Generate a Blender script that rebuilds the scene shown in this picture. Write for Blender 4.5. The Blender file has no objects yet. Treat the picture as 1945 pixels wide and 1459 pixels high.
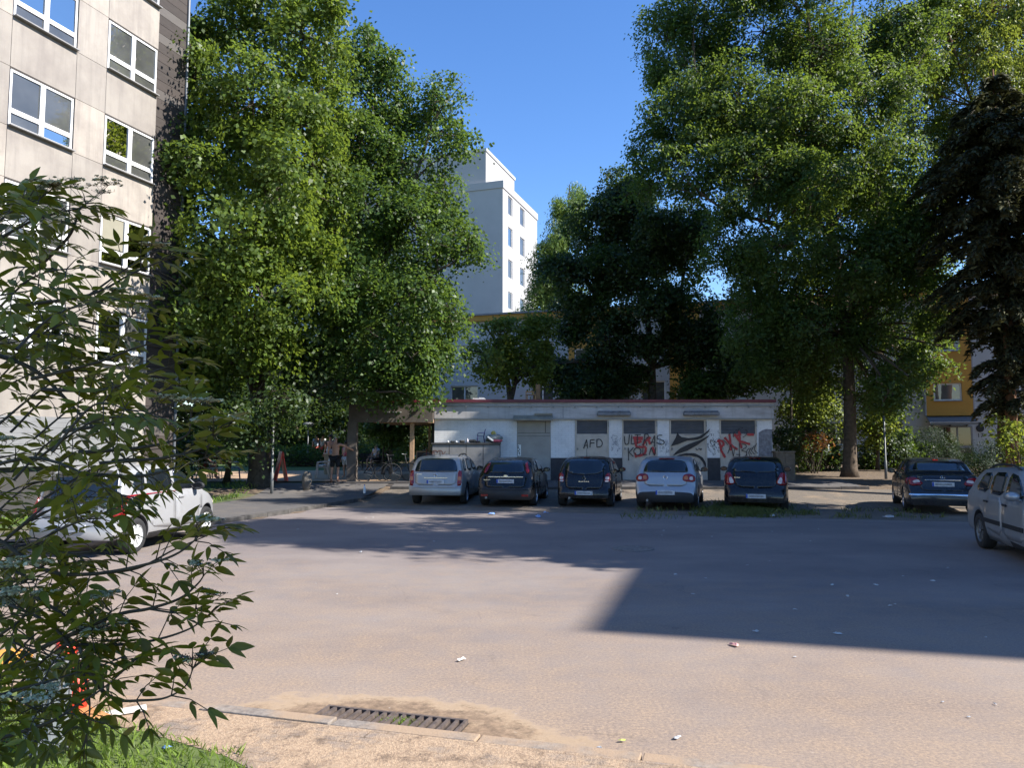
import bpy, bmesh, math, random
import numpy as np
from mathutils import Vector, Matrix, noise
from mathutils.bvhtree import BVHTree

random.seed(7)
rng = np.random.default_rng(11)
SC = bpy.context.scene
COL = SC.collection
R = math.radians

# ---------------------------------------------------------------- camera
CAM_H, PITCH, FPX = 1.85, 4.44, 1461.0
cam = bpy.data.cameras.new("camera")
cam.sensor_width = 36.0
cam.lens = FPX / 1945.0 * 36.0
cam.clip_start, cam.clip_end = 0.05, 3000
camo = bpy.data.objects.new("camera", cam)
COL.objects.link(camo)
camo.location = (0, 0, CAM_H)
camo.rotation_euler = (R(90 + PITCH), 0, 0)
SC.camera = camo

# ---------------------------------------------------------------- sky and sun
SUN_EL, SUN_PHI = 40.0, -14.0          # phi: degrees from +x, negative is towards the camera side
to_sun = Vector((math.cos(R(SUN_PHI)) * math.cos(R(SUN_EL)), math.sin(R(SUN_PHI)) * math.cos(R(SUN_EL)), math.sin(R(SUN_EL))))
world = bpy.data.worlds.new("World")
SC.world = world
world.use_nodes = True
wn = world.node_tree
wn.nodes.clear()
wo = wn.nodes.new("ShaderNodeOutputWorld")
wb = wn.nodes.new("ShaderNodeBackground")
sky = wn.nodes.new("ShaderNodeTexSky")
sky.sky_type = 'NISHITA'
sky.sun_disc = False
sky.sun_elevation = R(SUN_EL)
sky.sun_rotation = R(90 - SUN_PHI)
sky.altitude = 50
sky.air_density = 1.0
sky.dust_density = 0.0
sky.ozone_density = 3.2
wb.inputs[1].default_value = 0.112
hs_ = wn.nodes.new("ShaderNodeHueSaturation")
hs_.inputs["Saturation"].default_value = 1.2
hs_.inputs["Hue"].default_value = 0.508
wn.links.new(sky.outputs[0], hs_.inputs["Color"])
wn.links.new(hs_.outputs[0], wb.inputs[0])
wn.links.new(wb.outputs[0], wo.inputs[0])
sl = bpy.data.lights.new("sun", 'SUN')
sl.energy = 4.4
sl.angle = R(0.53)
sl.color = (1.0, 0.955, 0.88)
so = bpy.data.objects.new("sun", sl)
COL.objects.link(so)
so.rotation_euler = to_sun.to_track_quat('Z', 'Y').to_euler()
so.location = to_sun * 60
SC.view_settings.view_transform = 'Standard'
SC.view_settings.look = 'None'
SC.view_settings.gamma = 1.0
SC.view_settings.exposure = 1.22
SC.cycles.max_bounces = 6
SC.cycles.diffuse_bounces = 3
SC.cycles.glossy_bounces = 3
SC.cycles.transmission_bounces = 4
SC.cycles.transparent_max_bounces = 6
SC.cycles.caustics_reflective = False
SC.cycles.caustics_refractive = False
SC.cycles.sample_clamp_indirect = 4.0

# ---------------------------------------------------------------- helpers
def D(px, py, Y):
    """point at forward distance Y seen at photo pixel (px,py)"""
    a = math.atan((729.5 - py) / FPX) + R(PITCH)
    h = Y * math.tan(a)
    zc = Y * math.cos(R(PITCH)) + h * math.sin(R(PITCH))
    return Vector(((px - 972.5) / FPX * zc, Y, CAM_H + h))

def G(px, py, z=0.0):
    """point on the level z seen at photo pixel (px,py)"""
    a = math.atan((729.5 - py) / FPX) + R(PITCH)
    return D(px, py, (z - CAM_H) / math.tan(a))

def sst(a, b, x):
    t = min(1, max(0, (x - a) / (b - a)))
    return t * t * (3 - 2 * t)

def H(x, y):
    return 0.45 * sst(25.0, 29.3, y) + 0.25 * sst(33, 43, y)

def GH(px, py):
    """point on the terrain"""
    z = 0.0
    for _ in range(30):
        p = G(px, py, z)
        z = 0.5 * z + 0.5 * H(p.x, p.y)
    return Vector((p.x, p.y, H(p.x, p.y)))

def tag(o, label=None, cat=None, group=None, kind=None):
    if label: o["label"] = label
    if cat: o["category"] = cat
    if group: o["group"] = group
    if kind: o["kind"] = kind
    return o

def empty(name, loc, rz=0.0, label=None, cat=None, group=None):
    o = bpy.data.objects.new(name, None)
    o.empty_display_size = 0.3
    COL.objects.link(o)
    o.location = loc
    o.rotation_euler = (0, 0, rz)
    return tag(o, label, cat, group)

def copy_tree(o, parent=None):
    c = o.copy()
    COL.objects.link(c)
    if parent is not None: c.parent = parent
    for ch in o.children:
        copy_tree(ch, c)
    return c

class MB:
    def __init__(s):
        s.v, s.f, s.m = [], [], []
    def add(s, vs, fs, m=0):
        n = len(s.v)
        s.v.extend([tuple(p) for p in vs])
        for f in fs:
            s.f.append(tuple(i + n for i in f)); s.m.append(m)
        return s
    def box(s, c, size, m=0, rz=0.0, rx=0.0, ry=0.0):
        hx, hy, hz = size[0] / 2, size[1] / 2, size[2] / 2
        M = Matrix.Rotation(rz, 3, 'Z') @ Matrix.Rotation(ry, 3, 'Y') @ Matrix.Rotation(rx, 3, 'X')
        c = Vector(c)
        vs = [c + M @ Vector((sx * hx, sy * hy, sz * hz)) for sx in (-1, 1) for sy in (-1, 1) for sz in (-1, 1)]
        return s.add(vs, [(0, 1, 3, 2), (4, 6, 7, 5), (0, 4, 5, 1), (2, 3, 7, 6), (0, 2, 6, 4), (1, 5, 7, 3)], m)
    def bb(s, x0, x1, y0, y1, z0, z1, m=0):
        return s.box(((x0 + x1) / 2, (y0 + y1) / 2, (z0 + z1) / 2), (abs(x1 - x0), abs(y1 - y0), abs(z1 - z0)), m)
    def tube(s, pts, rad, n=8, m=0, cap=True):
        pts = [Vector(p) for p in pts]
        if not hasattr(rad, '__len__'): rad = [rad] * len(pts)
        up = Vector((0, 0, 1))
        base = len(s.v)
        d0 = (pts[1] - pts[0]).normalized()
        a = d0.cross(Vector((1, 0, 0)) if abs(d0.x) < 0.8 else Vector((0, 1, 0))).normalized()
        vs = []
        for i, p in enumerate(pts):
            d = (pts[min(i + 1, len(pts) - 1)] - pts[max(i - 1, 0)])
            if d.length < 1e-9: d = d0
            d.normalize()
            a = (a - d * a.dot(d))
            if a.length < 1e-6: a = d.orthogonal()
            a.normalize()
            b = d.cross(a)
            for k in range(n):
                t = 2 * math.pi * k / n
                vs.append(p + (a * math.cos(t) + b * math.sin(t)) * rad[i])
        fs = []
        for i in range(len(pts) - 1):
            for k in range(n):
                k2 = (k + 1) % n
                fs.append((i * n + k, i * n + k2, (i + 1) * n + k2, (i + 1) * n + k))
        if cap:
            fs.append(tuple(range(n - 1, -1, -1)))
            fs.append(tuple((len(pts) - 1) * n + k for k in range(n)))
        return s.add(vs, fs, m)
    def lathe(s, prof, n=24, m=0, M=None):
        """prof: (r, z) list revolved about local z; M places it"""
        M = M or Matrix.Identity(4)
        vs, fs = [], []
        for r, z in prof:
            for k in range(n):
                t = 2 * math.pi * k / n
                vs.append(M @ Vector((r * math.cos(t), r * math.sin(t), z)))
        for i in range(len(prof) - 1):
            for k in range(n):
                k2 = (k + 1) % n
                fs.append((i * n + k, i * n + k2, (i + 1) * n + k2, (i + 1) * n + k))
        return s.add(vs, fs, m)
    def poly(s, pts, m=0):
        return s.add(pts, [tuple(range(len(pts)))], m)
    def prism(s, pts, d, m=0):
        """planar polygon pushed along d"""
        n = len(pts)
        d = Vector(d)
        pts = [Vector(p) for p in pts]
        vs = pts + [p + d for p in pts]
        fs = [tuple(range(n - 1, -1, -1)), tuple(range(n, 2 * n))]
        fs += [(i, (i + 1) % n, n + (i + 1) % n, n + i) for i in range(n)]
        return s.add(vs, fs, m)
    def build(s, name, mats, parent=None, smooth=False, loc=None, rz=None, bevel=0.0, recalc=True):
        me = bpy.data.meshes.new(name)
        me.from_pydata(s.v, [], s.f)
        if not isinstance(mats, (list, tuple)): mats = [mats]
        for x in mats: me.materials.append(x)
        if len(mats) > 1: me.polygons.foreach_set("material_index", s.m)
        if recalc:
            bm = bmesh.new(); bm.from_mesh(me)
            bmesh.ops.recalc_face_normals(bm, faces=bm.faces)
            bm.to_mesh(me); bm.free()
        if smooth: me.polygons.foreach_set("use_smooth", [True] * len(me.polygons))
        me.update()
        o = bpy.data.objects.new(name, me)
        COL.objects.link(o)
        if parent is not None: o.parent = parent
        if loc is not None: o.location = loc
        if rz is not None: o.rotation_euler = (0, 0, rz)
        if bevel:
            b = o.modifiers.new("bevel", 'BEVEL'); b.width = bevel; b.segments = 2; b.limit_method = 'ANGLE'
        return o

def np_mesh(name, V, F, mat, parent=None, smooth=False):
    """V (n,3) F (m,k) numpy"""
    me = bpy.data.meshes.new(name)
    k = F.shape[1]
    me.vertices.add(len(V)); me.vertices.foreach_set("co", np.ascontiguousarray(V, dtype=np.float32).ravel())
    me.loops.add(F.size); me.loops.foreach_set("vertex_index", F.astype(np.int32).ravel())
    me.polygons.add(len(F)); me.polygons.foreach_set("loop_start", np.arange(0, F.size, k, dtype=np.int32))
    if smooth: me.polygons.foreach_set("use_smooth", np.ones(len(F), dtype=bool))
    me.materials.append(mat)
    me.update(calc_edges=True)
    o = bpy.data.objects.new(name, me)
    COL.objects.link(o)
    if parent is not None: o.parent = parent
    return o

# ---------------------------------------------------------------- materials
def newmat(name):
    m = bpy.data.materials.new(name)
    m.use_nodes = True
    nt = m.node_tree
    return m, nt, nt.nodes["Principled BSDF"]

def lk(nt, a, b): nt.links.new(a, b)

def coords(nt, scale=(1, 1, 1), rot=(0, 0, 0), kind="Object"):
    tc = nt.nodes.new("ShaderNodeTexCoord"); mp = nt.nodes.new("ShaderNodeMapping")
    mp.inputs["Scale"].default_value = scale; mp.inputs["Rotation"].default_value = rot
    lk(nt, tc.outputs[kind], mp.inputs["Vector"])
    return mp.outputs["Vector"]

def nz(nt, vec, scale, detail=4, rough=0.6):
    n = nt.nodes.new("ShaderNodeTexNoise")
    n.inputs["Scale"].default_value = scale; n.inputs["Detail"].default_value = detail; n.inputs["Roughness"].default_value = rough
    lk(nt, vec, n.inputs["Vector"])
    return n.outputs["Fac"]

def ramp(nt, fac, stops):
    r = nt.nodes.new("ShaderNodeValToRGB")
    e = r.color_ramp.elements
    while len(e) < len(stops): e.new(0.5)
    for i, (p, c) in enumerate(stops):
        e[i].position = p
        e[i].color = (c, c, c, 1) if not hasattr(c, '__len__') else (*c, 1)
    lk(nt, fac, r.inputs["Fac"])
    return r.outputs["Color"]

def mixc(nt, fac, a, b, mode='MIX'):
    m = nt.nodes.new("ShaderNodeMix"); m.data_type = 'RGBA'; m.blend_type = mode
    for sock, v in ((m.inputs[0], fac), (m.inputs[6], a), (m.inputs[7], b)):
        if hasattr(v, 'is_output'): lk(nt, v, sock)
        elif hasattr(v, '__len__'): sock.default_value = (*v, 1)
        else: sock.default_value = v
    return m.outputs[2]

def math_(nt, op, a, b=None, c=None):
    m = nt.nodes.new("ShaderNodeMath"); m.operation = op
    for i, v in enumerate((a, b, c)):
        if v is None: continue
        if hasattr(v, 'is_output'): lk(nt, v, m.inputs[i])
        else: m.inputs[i].default_value = v
    return m.outputs[0]

def bump(nt, bs, h, strength=0.3, dist=0.01):
    b = nt.nodes.new("ShaderNodeBump")
    b.inputs["Strength"].default_value = strength; b.inputs["Distance"].default_value = dist
    lk(nt, h, b.inputs["Height"]); lk(nt, b.outputs[0], bs.inputs["Normal"])

def simple(name, col, rough=0.6, metal=0.0, var=0.12, scale=4.0, bumps=0.0, bscale=60, spec=0.5, coat=0.0):
    m, nt, b = newmat(name)
    v = coords(nt)
    f = nz(nt, v, scale, 5)
    lo = tuple(c * (1 - var) for c in col); hi = tuple(min(1, c * (1 + var)) for c in col)
    lk(nt, ramp(nt, f, [(0.3, lo), (0.7, hi)]), b.inputs["Base Color"])
    b.inputs["Roughness"].default_value = rough; b.inputs["Metallic"].default_value = metal
    b.inputs["Specular IOR Level"].default_value = spec
    b.inputs["Coat Weight"].default_value = coat
    b.inputs["Coat Roughness"].default_value = 0.05
    if bumps: bump(nt, b, nz(nt, v, bscale, 3), bumps, 0.01)
    return m

def leafmat(name, dark, light, trans, tw=0.38, rough=0.45, spec=0.35):
    m, nt, b = newmat(name)
    g = nt.nodes.new("ShaderNodeNewGeometry")
    c = ramp(nt, g.outputs["Random Per Island"], [(0.0, dark), (0.65, light), (1.0, tuple(min(1, x * 1.25) for x in light))])
    v = coords(nt)
    f = nz(nt, v, 0.35, 3)
    c2 = mixc(nt, f, c, mixc(nt, 1.0, c, (0.75, 0.8, 0.7), 'MULTIPLY'))
    lk(nt, c2, b.inputs["Base Color"])
    b.inputs["Roughness"].default_value = rough; b.inputs["Specular IOR Level"].default_value = spec
    t = nt.nodes.new("ShaderNodeBsdfTranslucent")
    lk(nt, mixc(nt, 0.5, c2, trans), t.inputs["Color"])
    ms = nt.nodes.new("ShaderNodeMixShader"); ms.inputs[0].default_value = tw
    lk(nt, b.outputs[0], ms.inputs[1]); lk(nt, t.outputs[0], ms.inputs[2])
    lk(nt, ms.outputs[0], nt.nodes["Material Output"].inputs["Surface"])
    return m

def glassmat(name, col=(0.02, 0.025, 0.03), rough=0.03, spec=0.8):
    m, nt, b = newmat(name)
    v = coords(nt)
    lk(nt, ramp(nt, nz(nt, v, 1.3, 2), [(0.35, tuple(c * 0.7 for c in col)), (0.7, tuple(c * 1.5 for c in col))]), b.inputs["Base Color"])
    b.inputs["Roughness"].default_value = rough
    b.inputs["Specular IOR Level"].default_value = spec
    b.inputs["IOR"].default_value = 1.52
    return m

def paint(name, col, metal=0.0, rough=0.3):
    m, nt, b = newmat(name)
    v = coords(nt)
    dirt = nz(nt, v, 2.5, 6, 0.7)
    c = mixc(nt, ramp(nt, dirt, [(0.45, 0.0), (0.8, 0.35)]), col, tuple(0.6 * x + 0.05 for x in col))
    sep = nt.nodes.new("ShaderNodeSeparateXYZ"); lk(nt, v, sep.inputs[0])
    low = math_(nt, 'MULTIPLY', math_(nt, 'SUBTRACT', 1.0, math_(nt, 'MULTIPLY', sep.outputs[2], 2.0)), dirt)
    low = ramp(nt, low, [(0.05, 0.0), (0.6, 0.7)])
    c = mixc(nt, low, c, (0.16, 0.14, 0.12))
    lk(nt, c, b.inputs["Base Color"])
    b.inputs["Metallic"].default_value = metal
    lk(nt, ramp(nt, dirt, [(0.3, rough), (0.8, rough + 0.2)]), b.inputs["Roughness"])
    b.inputs["Coat Weight"].default_value = 0.45; b.inputs["Coat Roughness"].default_value = 0.05; b.inputs["Specular IOR Level"].default_value = 0.3
    return m

M = {}
M['dark'] = simple('dark_plastic', (0.018, 0.018, 0.02), 0.6)
M['rubber'] = simple('rubber', (0.02, 0.02, 0.021), 0.85, bumps=0.2)
M['chrome'] = simple('chrome', (0.75, 0.76, 0.78), 0.15, 1.0, 0.05)
M['alloy'] = simple('alloy', (0.5, 0.5, 0.52), 0.35, 0.9, 0.08)
M['white'] = simple('white_plastic', (0.75, 0.75, 0.73), 0.45)
M['plate'] = simple('plate_white', (0.55, 0.56, 0.58), 0.5, var=0.3, scale=14)
M['blue'] = simple('plate_blue', (0.02, 0.07, 0.4), 0.5)
M['redl'] = simple('red_lens', (0.23, 0.006, 0.008), 0.15, coat=0.4, var=0.4, scale=20)
M['ambl'] = simple('amber_lens', (0.5, 0.14, 0.02), 0.15, coat=0.6)
M['clearl'] = simple('clear_lens', (0.6, 0.5, 0.45), 0.12, coat=0.6, var=0.3, scale=25)
M['glass'] = glassmat('car_glass', (0.012, 0.016, 0.02))
M['wglass'] = glassmat('window_glass', (0.05, 0.055, 0.06))
M['steel'] = simple('grey_steel', (0.22, 0.22, 0.22), 0.45, 0.6)
M['pole'] = simple('pole_grey', (0.16, 0.165, 0.165), 0.5, 0.2)
M['bark'] = simple('bark', (0.075, 0.058, 0.042), 0.9, var=0.5, scale=9, bumps=1.0, bscale=25)
M['barkw'] = simple('bark_warm', (0.095, 0.068, 0.044), 0.9, var=0.4, scale=8, bumps=1.0, bscale=22)
M['barkp'] = simple('bark_pine', (0.16, 0.075, 0.038), 0.9, var=0.4, scale=8, bumps=1.0, bscale=22)
M['wood'] = simple('raw_wood', (0.4, 0.22, 0.1), 0.7, var=0.25, scale=7)
M['red'] = simple('red_paint', (0.42, 0.03, 0.025), 0.5, var=0.2)
# ---------------------------------------------------------------- terrain
LK = [(-12.0, -40.0), (-11.0, 0.0), (-9.6, 8.0), (-8.5, 13.5), (-7.6, 16.0), (-6.75, 18.0), (-5.9, 20.5), (-5.2, 23.5), (-4.5, 26.5), (-4.4, 27.5)]   # left kerb (x, y)
KA = G(290, 1345); KB = G(1280, 1459)
KD = (KB - KA).normalized()                       # along the front kerb
KN = Vector((KD.y, -KD.x, 0))                     # towards the camera
def xk(y):
    return float(np.interp(y, [p[1] for p in LK], [p[0] for p in LK]))
def H(x, y):
    h = 0.45 * sst(25.0, 29.3, y) + 0.25 * sst(33, 43, y)
    d = (x - KA.x) * KN.x + (y - KA.y) * KN.y
    if y < 27.5 and d < 0.3: h += 0.09 * sst(0.0, 0.16, xk(y) - x)
    if x > -30: h += 0.07 * sst(0.0, 0.12, d)
    return h

def sheet(name, poly, mat, dz, step=0.5, kind="structure", parent=None, hf=None):
    bm = bmesh.new()
    bm.faces.new([bm.verts.new((p[0], p[1], 0)) for p in poly])
    xs = [p[0] for p in poly]; ys = [p[1] for p in poly]
    for ax, lo, hi in ((0, min(xs), max(xs)), (1, min(ys), max(ys))):
        c = math.ceil(lo / step) * step
        while c < hi:
            co = (c, 0, 0) if ax == 0 else (0, c, 0); no = (1, 0, 0) if ax == 0 else (0, 1, 0)
            bmesh.ops.bisect_plane(bm, geom=bm.verts[:] + bm.edges[:] + bm.faces[:], plane_co=co, plane_no=no, dist=1e-5)
            c += step
    hf = hf or H
    for v in bm.verts: v.co.z = hf(v.co.x, v.co.y) + dz
    bmesh.ops.triangulate(bm, faces=bm.faces)
    for f in bm.faces:
        if f.normal.z < 0: f.normal_flip()
    me = bpy.data.meshes.new(name); bm.to_mesh(me); bm.free()
    me.materials.append(mat)
    o = bpy.data.objects.new(name, me); COL.objects.link(o)
    if kind: o["kind"] = kind
    if parent: o.parent = parent
    return o

def sepxy(nt):
    tc = nt.nodes.new("ShaderNodeTexCoord"); s = nt.nodes.new("ShaderNodeSeparateXYZ")
    lk(nt, tc.outputs["Object"], s.inputs[0])
    return tc.outputs["Object"], s.outputs[0], s.outputs[1]

# earth / lawn
m, nt, b = newmat("earth_and_grass")
v, X, Y = sepxy(nt)
f1 = nz(nt, v, 0.35, 6, 0.65); f2 = nz(nt, v, 9.0, 5, 0.7); f3 = nz(nt, v, 45.0, 3, 0.7)
earth = ramp(nt, f2, [(0.25, (0.05, 0.035, 0.024)), (0.5, (0.13, 0.092, 0.06)), (0.75, (0.27, 0.2, 0.135))])
grass = ramp(nt, f3, [(0.3, (0.035, 0.06, 0.014)), (0.7, (0.10, 0.16, 0.035))])
gf = math_(nt, 'ADD', f1, math_(nt, 'MULTIPLY', math_(nt, 'SUBTRACT', -7.5, X), 0.06))
c = mixc(nt, ramp(nt, gf, [(0.5, 0.0), (0.62, 1.0)]), earth, grass)
lk(nt, c, b.inputs["Base Color"]); b.inputs["Roughness"].default_value = 0.95
bump(nt, b, f2, 0.6, 0.05)
M['earth'] = m
cs = [-900, -300, -120, -60, -40] + [i * 0.5 for i in range(-60, 81)] + [55, 80, 140, 300, 900]
cy = [-900, -200, -60, -20, -8] + [i * 0.4 for i in range(-8, 130)] + [58, 70, 90, 140, 300, 900]
V = np.array([(x, y, H(x, y) - 0.03) for y in cy for x in cs])
nx = len(cs)
F = np.array([(j * nx + i, j * nx + i + 1, (j + 1) * nx + i + 1, (j + 1) * nx + i) for j in range(len(cy) - 1) for i in range(nx - 1)])
tag(np_mesh("ground", V, F, M['earth'], smooth=True), kind="structure")

# asphalt of the lot, dusty towards the front kerb
m, nt, b = newmat("dusty_asphalt")
v, X, Y = sepxy(nt)
fine = nz(nt, v, 120, 2, 0.8); med = nz(nt, v, 38, 4, 0.85); big = nz(nt, v, 0.55, 6, 0.62); mid = nz(nt, v, 2.6, 6, 0.68)
base = ramp(nt, mixc(nt, 0.32, fine, med), [(0.25, (0.12, 0.102, 0.094)), (0.5, (0.25, 0.211, 0.189)), (0.75, (0.40, 0.342, 0.302))])
pat = nz(nt, coords(nt, (0.35, 1.0, 1)), 0.5, 5, 0.6)
base = mixc(nt, ramp(nt, pat, [(0.42, 0.0), (0.6, 0.8)]), base, mixc(nt, 1.0, base, (0.8, 0.8, 0.83), 'MULTIPLY'))
base = mixc(nt, ramp(nt, big, [(0.35, 0.0), (0.7, 1.0)]), base, mixc(nt, 1.0, base, (0.78, 0.78, 0.82), 'MULTIPLY'))
dk = math_(nt, 'SUBTRACT', math_(nt, 'MULTIPLY', math_(nt, 'ADD', math_(nt, 'MULTIPLY', X, -KN.x), math_(nt, 'MULTIPLY', Y, -KN.y)), 1.0), -(KA.x * KN.x + KA.y * KN.y))
near = math_(nt, 'MULTIPLY', math_(nt, 'SUBTRACT', 5.5, dk), 0.055)
dust = math_(nt, 'ADD', math_(nt, 'ADD', near, math_(nt, 'MULTIPLY', mid, 0.7)), math_(nt, 'MULTIPLY', big, 0.45))
dust = ramp(nt, dust, [(0.50, 0.0), (0.72, 0.42), (0.95, 0.85)])
dust = math_(nt, 'MULTIPLY', dust, ramp(nt, med, [(0.3, 0.35), (0.65, 1.0)]))
sand = ramp(nt, med, [(0.3, (0.22, 0.15, 0.095)), (0.7, (0.47, 0.34, 0.225))])
c = mixc(nt, dust, base, sand)
# strong rim of silt round the drain
dx = math_(nt, 'DIVIDE', math_(nt, 'SUBTRACT', X, -0.70), 1.15)
dy = math_(nt, 'DIVIDE', math_(nt, 'SUBTRACT', math_(nt, 'ADD', Y, math_(nt, 'MULTIPLY', X, 0.285)), 5.02), 0.56)
rr = math_(nt, 'SQRT', math_(nt, 'ADD', math_(nt, 'MULTIPLY', dx, dx), math_(nt, 'MULTIPLY', dy, dy)))
rr = math_(nt, 'ADD', rr, math_(nt, 'MULTIPLY', math_(nt, 'SUBTRACT', mid, 0.5), 1.7))
rr = math_(nt, 'ADD', rr, math_(nt, 'MULTIPLY', math_(nt, 'SUBTRACT', med, 0.5), 0.55))
c = mixc(nt, ramp(nt, rr, [(0.45, 0.9), (0.75, 0.8), (1.0, 0.0)]), c, ramp(nt, nz(nt, v, 14, 6, 0.7), [(0.3, (0.09, 0.062, 0.042)), (0.62, (0.30, 0.205, 0.13))]))
c = mixc(nt, ramp(nt, rr, [(0.6, 0.0), (0.85, 0.5), (1.0, 0.35), (1.0, 0.0)]), c, (0.46, 0.335, 0.21))
# worn pale specks
sp = ramp(nt, nz(nt, v, 24, 2, 0.5), [(0.70, 0.0), (0.76, 0.5)])
c = mixc(nt, sp, c, (0.42, 0.36, 0.31))
vo = nt.nodes.new("ShaderNodeTexVoronoi"); vo.feature = 'DISTANCE_TO_EDGE'; vo.inputs["Scale"].default_value = 0.33
wv = nt.nodes.new("ShaderNodeVectorMath"); wv.operation = 'ADD'
nv = nt.nodes.new("ShaderNodeTexNoise"); nv.inputs["Scale"].default_value = 1.3; nv.inputs["Detail"].default_value = 5
lk(nt, v, nv.inputs["Vector"]); lk(nt, v, wv.inputs[0]); lk(nt, nv.outputs["Color"], wv.inputs[1]); lk(nt, wv.outputs[0], vo.inputs["Vector"])
crack = ramp(nt, vo.outputs["Distance"], [(0.0, 0.22), (0.006, 0.0)])
c = mixc(nt, math_(nt, 'MULTIPLY', crack, ramp(nt, big, [(0.45, 0.0), (0.6, 1.0)])), c, (0.05, 0.045, 0.045))
lk(nt, c, b.inputs["Base Color"])
b.inputs["Roughness"].default_value = 0.93; b.inputs["Specular IOR Level"].default_value = 0.25
bump(nt, b, fine, 0.25, 0.006)
M['asphalt'] = m

# bay strip and footpath
m, nt, b = newmat("bay_surface")
v, X, Y = sepxy(nt)
f1 = nz(nt, v, 1.1, 6, 0.68); f2 = nz(nt, v, 40, 4, 0.7)
c = ramp(nt, f2, [(0.3, (0.07, 0.06, 0.05)), (0.7, (0.22, 0.18, 0.14))])
c = mixc(nt, ramp(nt, f1, [(0.5, 0.0), (0.66, 0.7)]), c, ramp(nt, f2, [(0.3, (0.17, 0.12, 0.08)), (0.7, (0.36, 0.27, 0.18))]))
c = mixc(nt, ramp(nt, nz(nt, v, 1.7, 6, 0.7), [(0.6, 0.0), (0.72, 0.7)]), c, (0.05, 0.075, 0.022))
lk(nt, c, b.inputs["Base Color"]); b.inputs["Roughness"].default_value = 0.95
bump(nt, b, f2, 0.6, 0.02)
M['bay'] = m
m, nt, b = newmat("path_asphalt")
v = coords(nt)
c = ramp(nt, nz(nt, v, 70, 4, 0.75), [(0.3, (0.05, 0.047, 0.046)), (0.7, (0.15, 0.137, 0.13))])
c = mixc(nt, ramp(nt, nz(nt, v, 1.0, 6), [(0.5, 0.0), (0.7, 0.5)]), c, (0.2, 0.165, 0.13))
lk(nt, c, b.inputs["Base Color"]); b.inputs["Roughness"].default_value = 0.92
bump(nt, b, nz(nt, v, 90, 3), 0.5, 0.01)
M['path'] = m
m, nt, b = newmat("sandy_pavement")
v, X, Y = sepxy(nt)
br = nt.nodes.new("ShaderNodeTexBrick")
mp = nt.nodes.new("ShaderNodeMapping"); mp.inputs["Rotation"].default_value = (0, 0, -math.atan2(KD.y, KD.x)); lk(nt, v, mp.inputs["Vector"]); lk(nt, mp.outputs[0], br.inputs["Vector"])
br.inputs["Scale"].default_value = 3.4; br.inputs["Mortar Size"].default_value = 0.02; br.inputs["Brick Width"].default_value = 0.75; br.inputs["Row Height"].default_value = 0.33
br.inputs["Color1"].default_value = (0.19, 0.16, 0.135, 1); br.inputs["Color2"].default_value = (0.25, 0.2, 0.165, 1); br.inputs["Mortar"].default_value = (0.11, 0.08, 0.055, 1)
f1 = nz(nt, v, 2.2, 7, 0.7); f2 = nz(nt, v, 60, 3, 0.7); f3 = nz(nt, v, 5.5, 7, 0.75)
sand = ramp(nt, f2, [(0.3, (0.30, 0.20, 0.125)), (0.7, (0.52, 0.37, 0.24))])
sand = mixc(nt, ramp(nt, f3, [(0.50, 0.0), (0.64, 0.9)]), sand, (0.15, 0.10, 0.065))
c = mixc(nt, ramp(nt, f1, [(0.36, 0.15), (0.5, 0.92)]), br.outputs["Color"], sand)
lk(nt, c, b.inputs["Base Color"]); b.inputs["Roughness"].default_value = 0.95
bump(nt, b, mixc(nt, 0.5, f3, f2), 0.8, 0.03)
M['sandpave'] = m
m, nt, b = newmat("tan_plaza")
v = coords(nt)
c = ramp(nt, nz(nt, v, 30, 5, 0.7), [(0.3, (0.3, 0.19, 0.11)), (0.7, (0.5, 0.34, 0.21))])
lk(nt, c, b.inputs["Base Color"]); b.inputs["Roughness"].default_value = 0.95
M['plaza'] = m
m, nt, b = newmat("kerb_concrete")
v = coords(nt)
c = ramp(nt, nz(nt, v, 18, 6, 0.7), [(0.3, (0.12, 0.105, 0.095)), (0.7, (0.32, 0.28, 0.24))])
c = mixc(nt, ramp(nt, nz(nt, v, 2.5, 5), [(0.4, 0.1), (0.58, 0.9)]), c, (0.36, 0.25, 0.16))
lk(nt, c, b.inputs["Base Color"]); b.inputs["Roughness"].default_value = 0.9
bump(nt, b, nz(nt, v, 60, 3), 0.5, 0.01)
M['kerb'] = m

M['kerbd'] = simple('dark_kerb', (0.075, 0.068, 0.062), 0.9, var=0.4, scale=6)
# outline of the lot
BE0, BE1 = G(610, 964), G(1831, 992)
BD = (BE1 - BE0).normalized()
fl = KA - KD * 6.6                                 # front kerb, extended to the left kerb
fr = KA + KD * 60
be_r = BE0 + BD * 55
lotpoly = [(fl.x, fl.y), (fr.x, fr.y), (be_r.x, be_r.y), (BE0.x, BE0.y)] + [(x, y) for x, y in reversed(LK) if fl.y + 0.3 < y < BE0.y - 0.3]
tag(sheet("parking_lot", lotpoly, M['asphalt'], 0.0, 2.0, hf=lambda x, y: 0.0))
bay = [(BE0.x, BE0.y), (be_r.x, be_r.y), (be_r.x, 27.3), (-4.4, 27.3), (-4.5, 26.5), (-5.2, 23.5)]
tag(sheet("parking_bay", bay, M['bay'], -0.008, 0.6))
pk = [(xk(y) - 0.15, y) for y in (14.0, 16, 18, 20.5, 23.5, 26.5)]
pathpoly = pk + [(-4.5, 28.3), (-8.5, 28.4), (-8.6, 24), (-9.0, 21), (-9.8, 18), (-10.2, 14)]
tag(sheet("footpath", pathpoly, M['path'], 0.004, 0.5))
def FK(a, d): return KA + KD * a + KN * d
sw = [FK(-0.9, .14), FK(30, .14), FK(30, 2.6), FK(4.2, 2.4), FK(2.0, 1.15), FK(1.15, .74), FK(.5, .58), FK(-.2, .46), FK(-.9, .42)]
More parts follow.
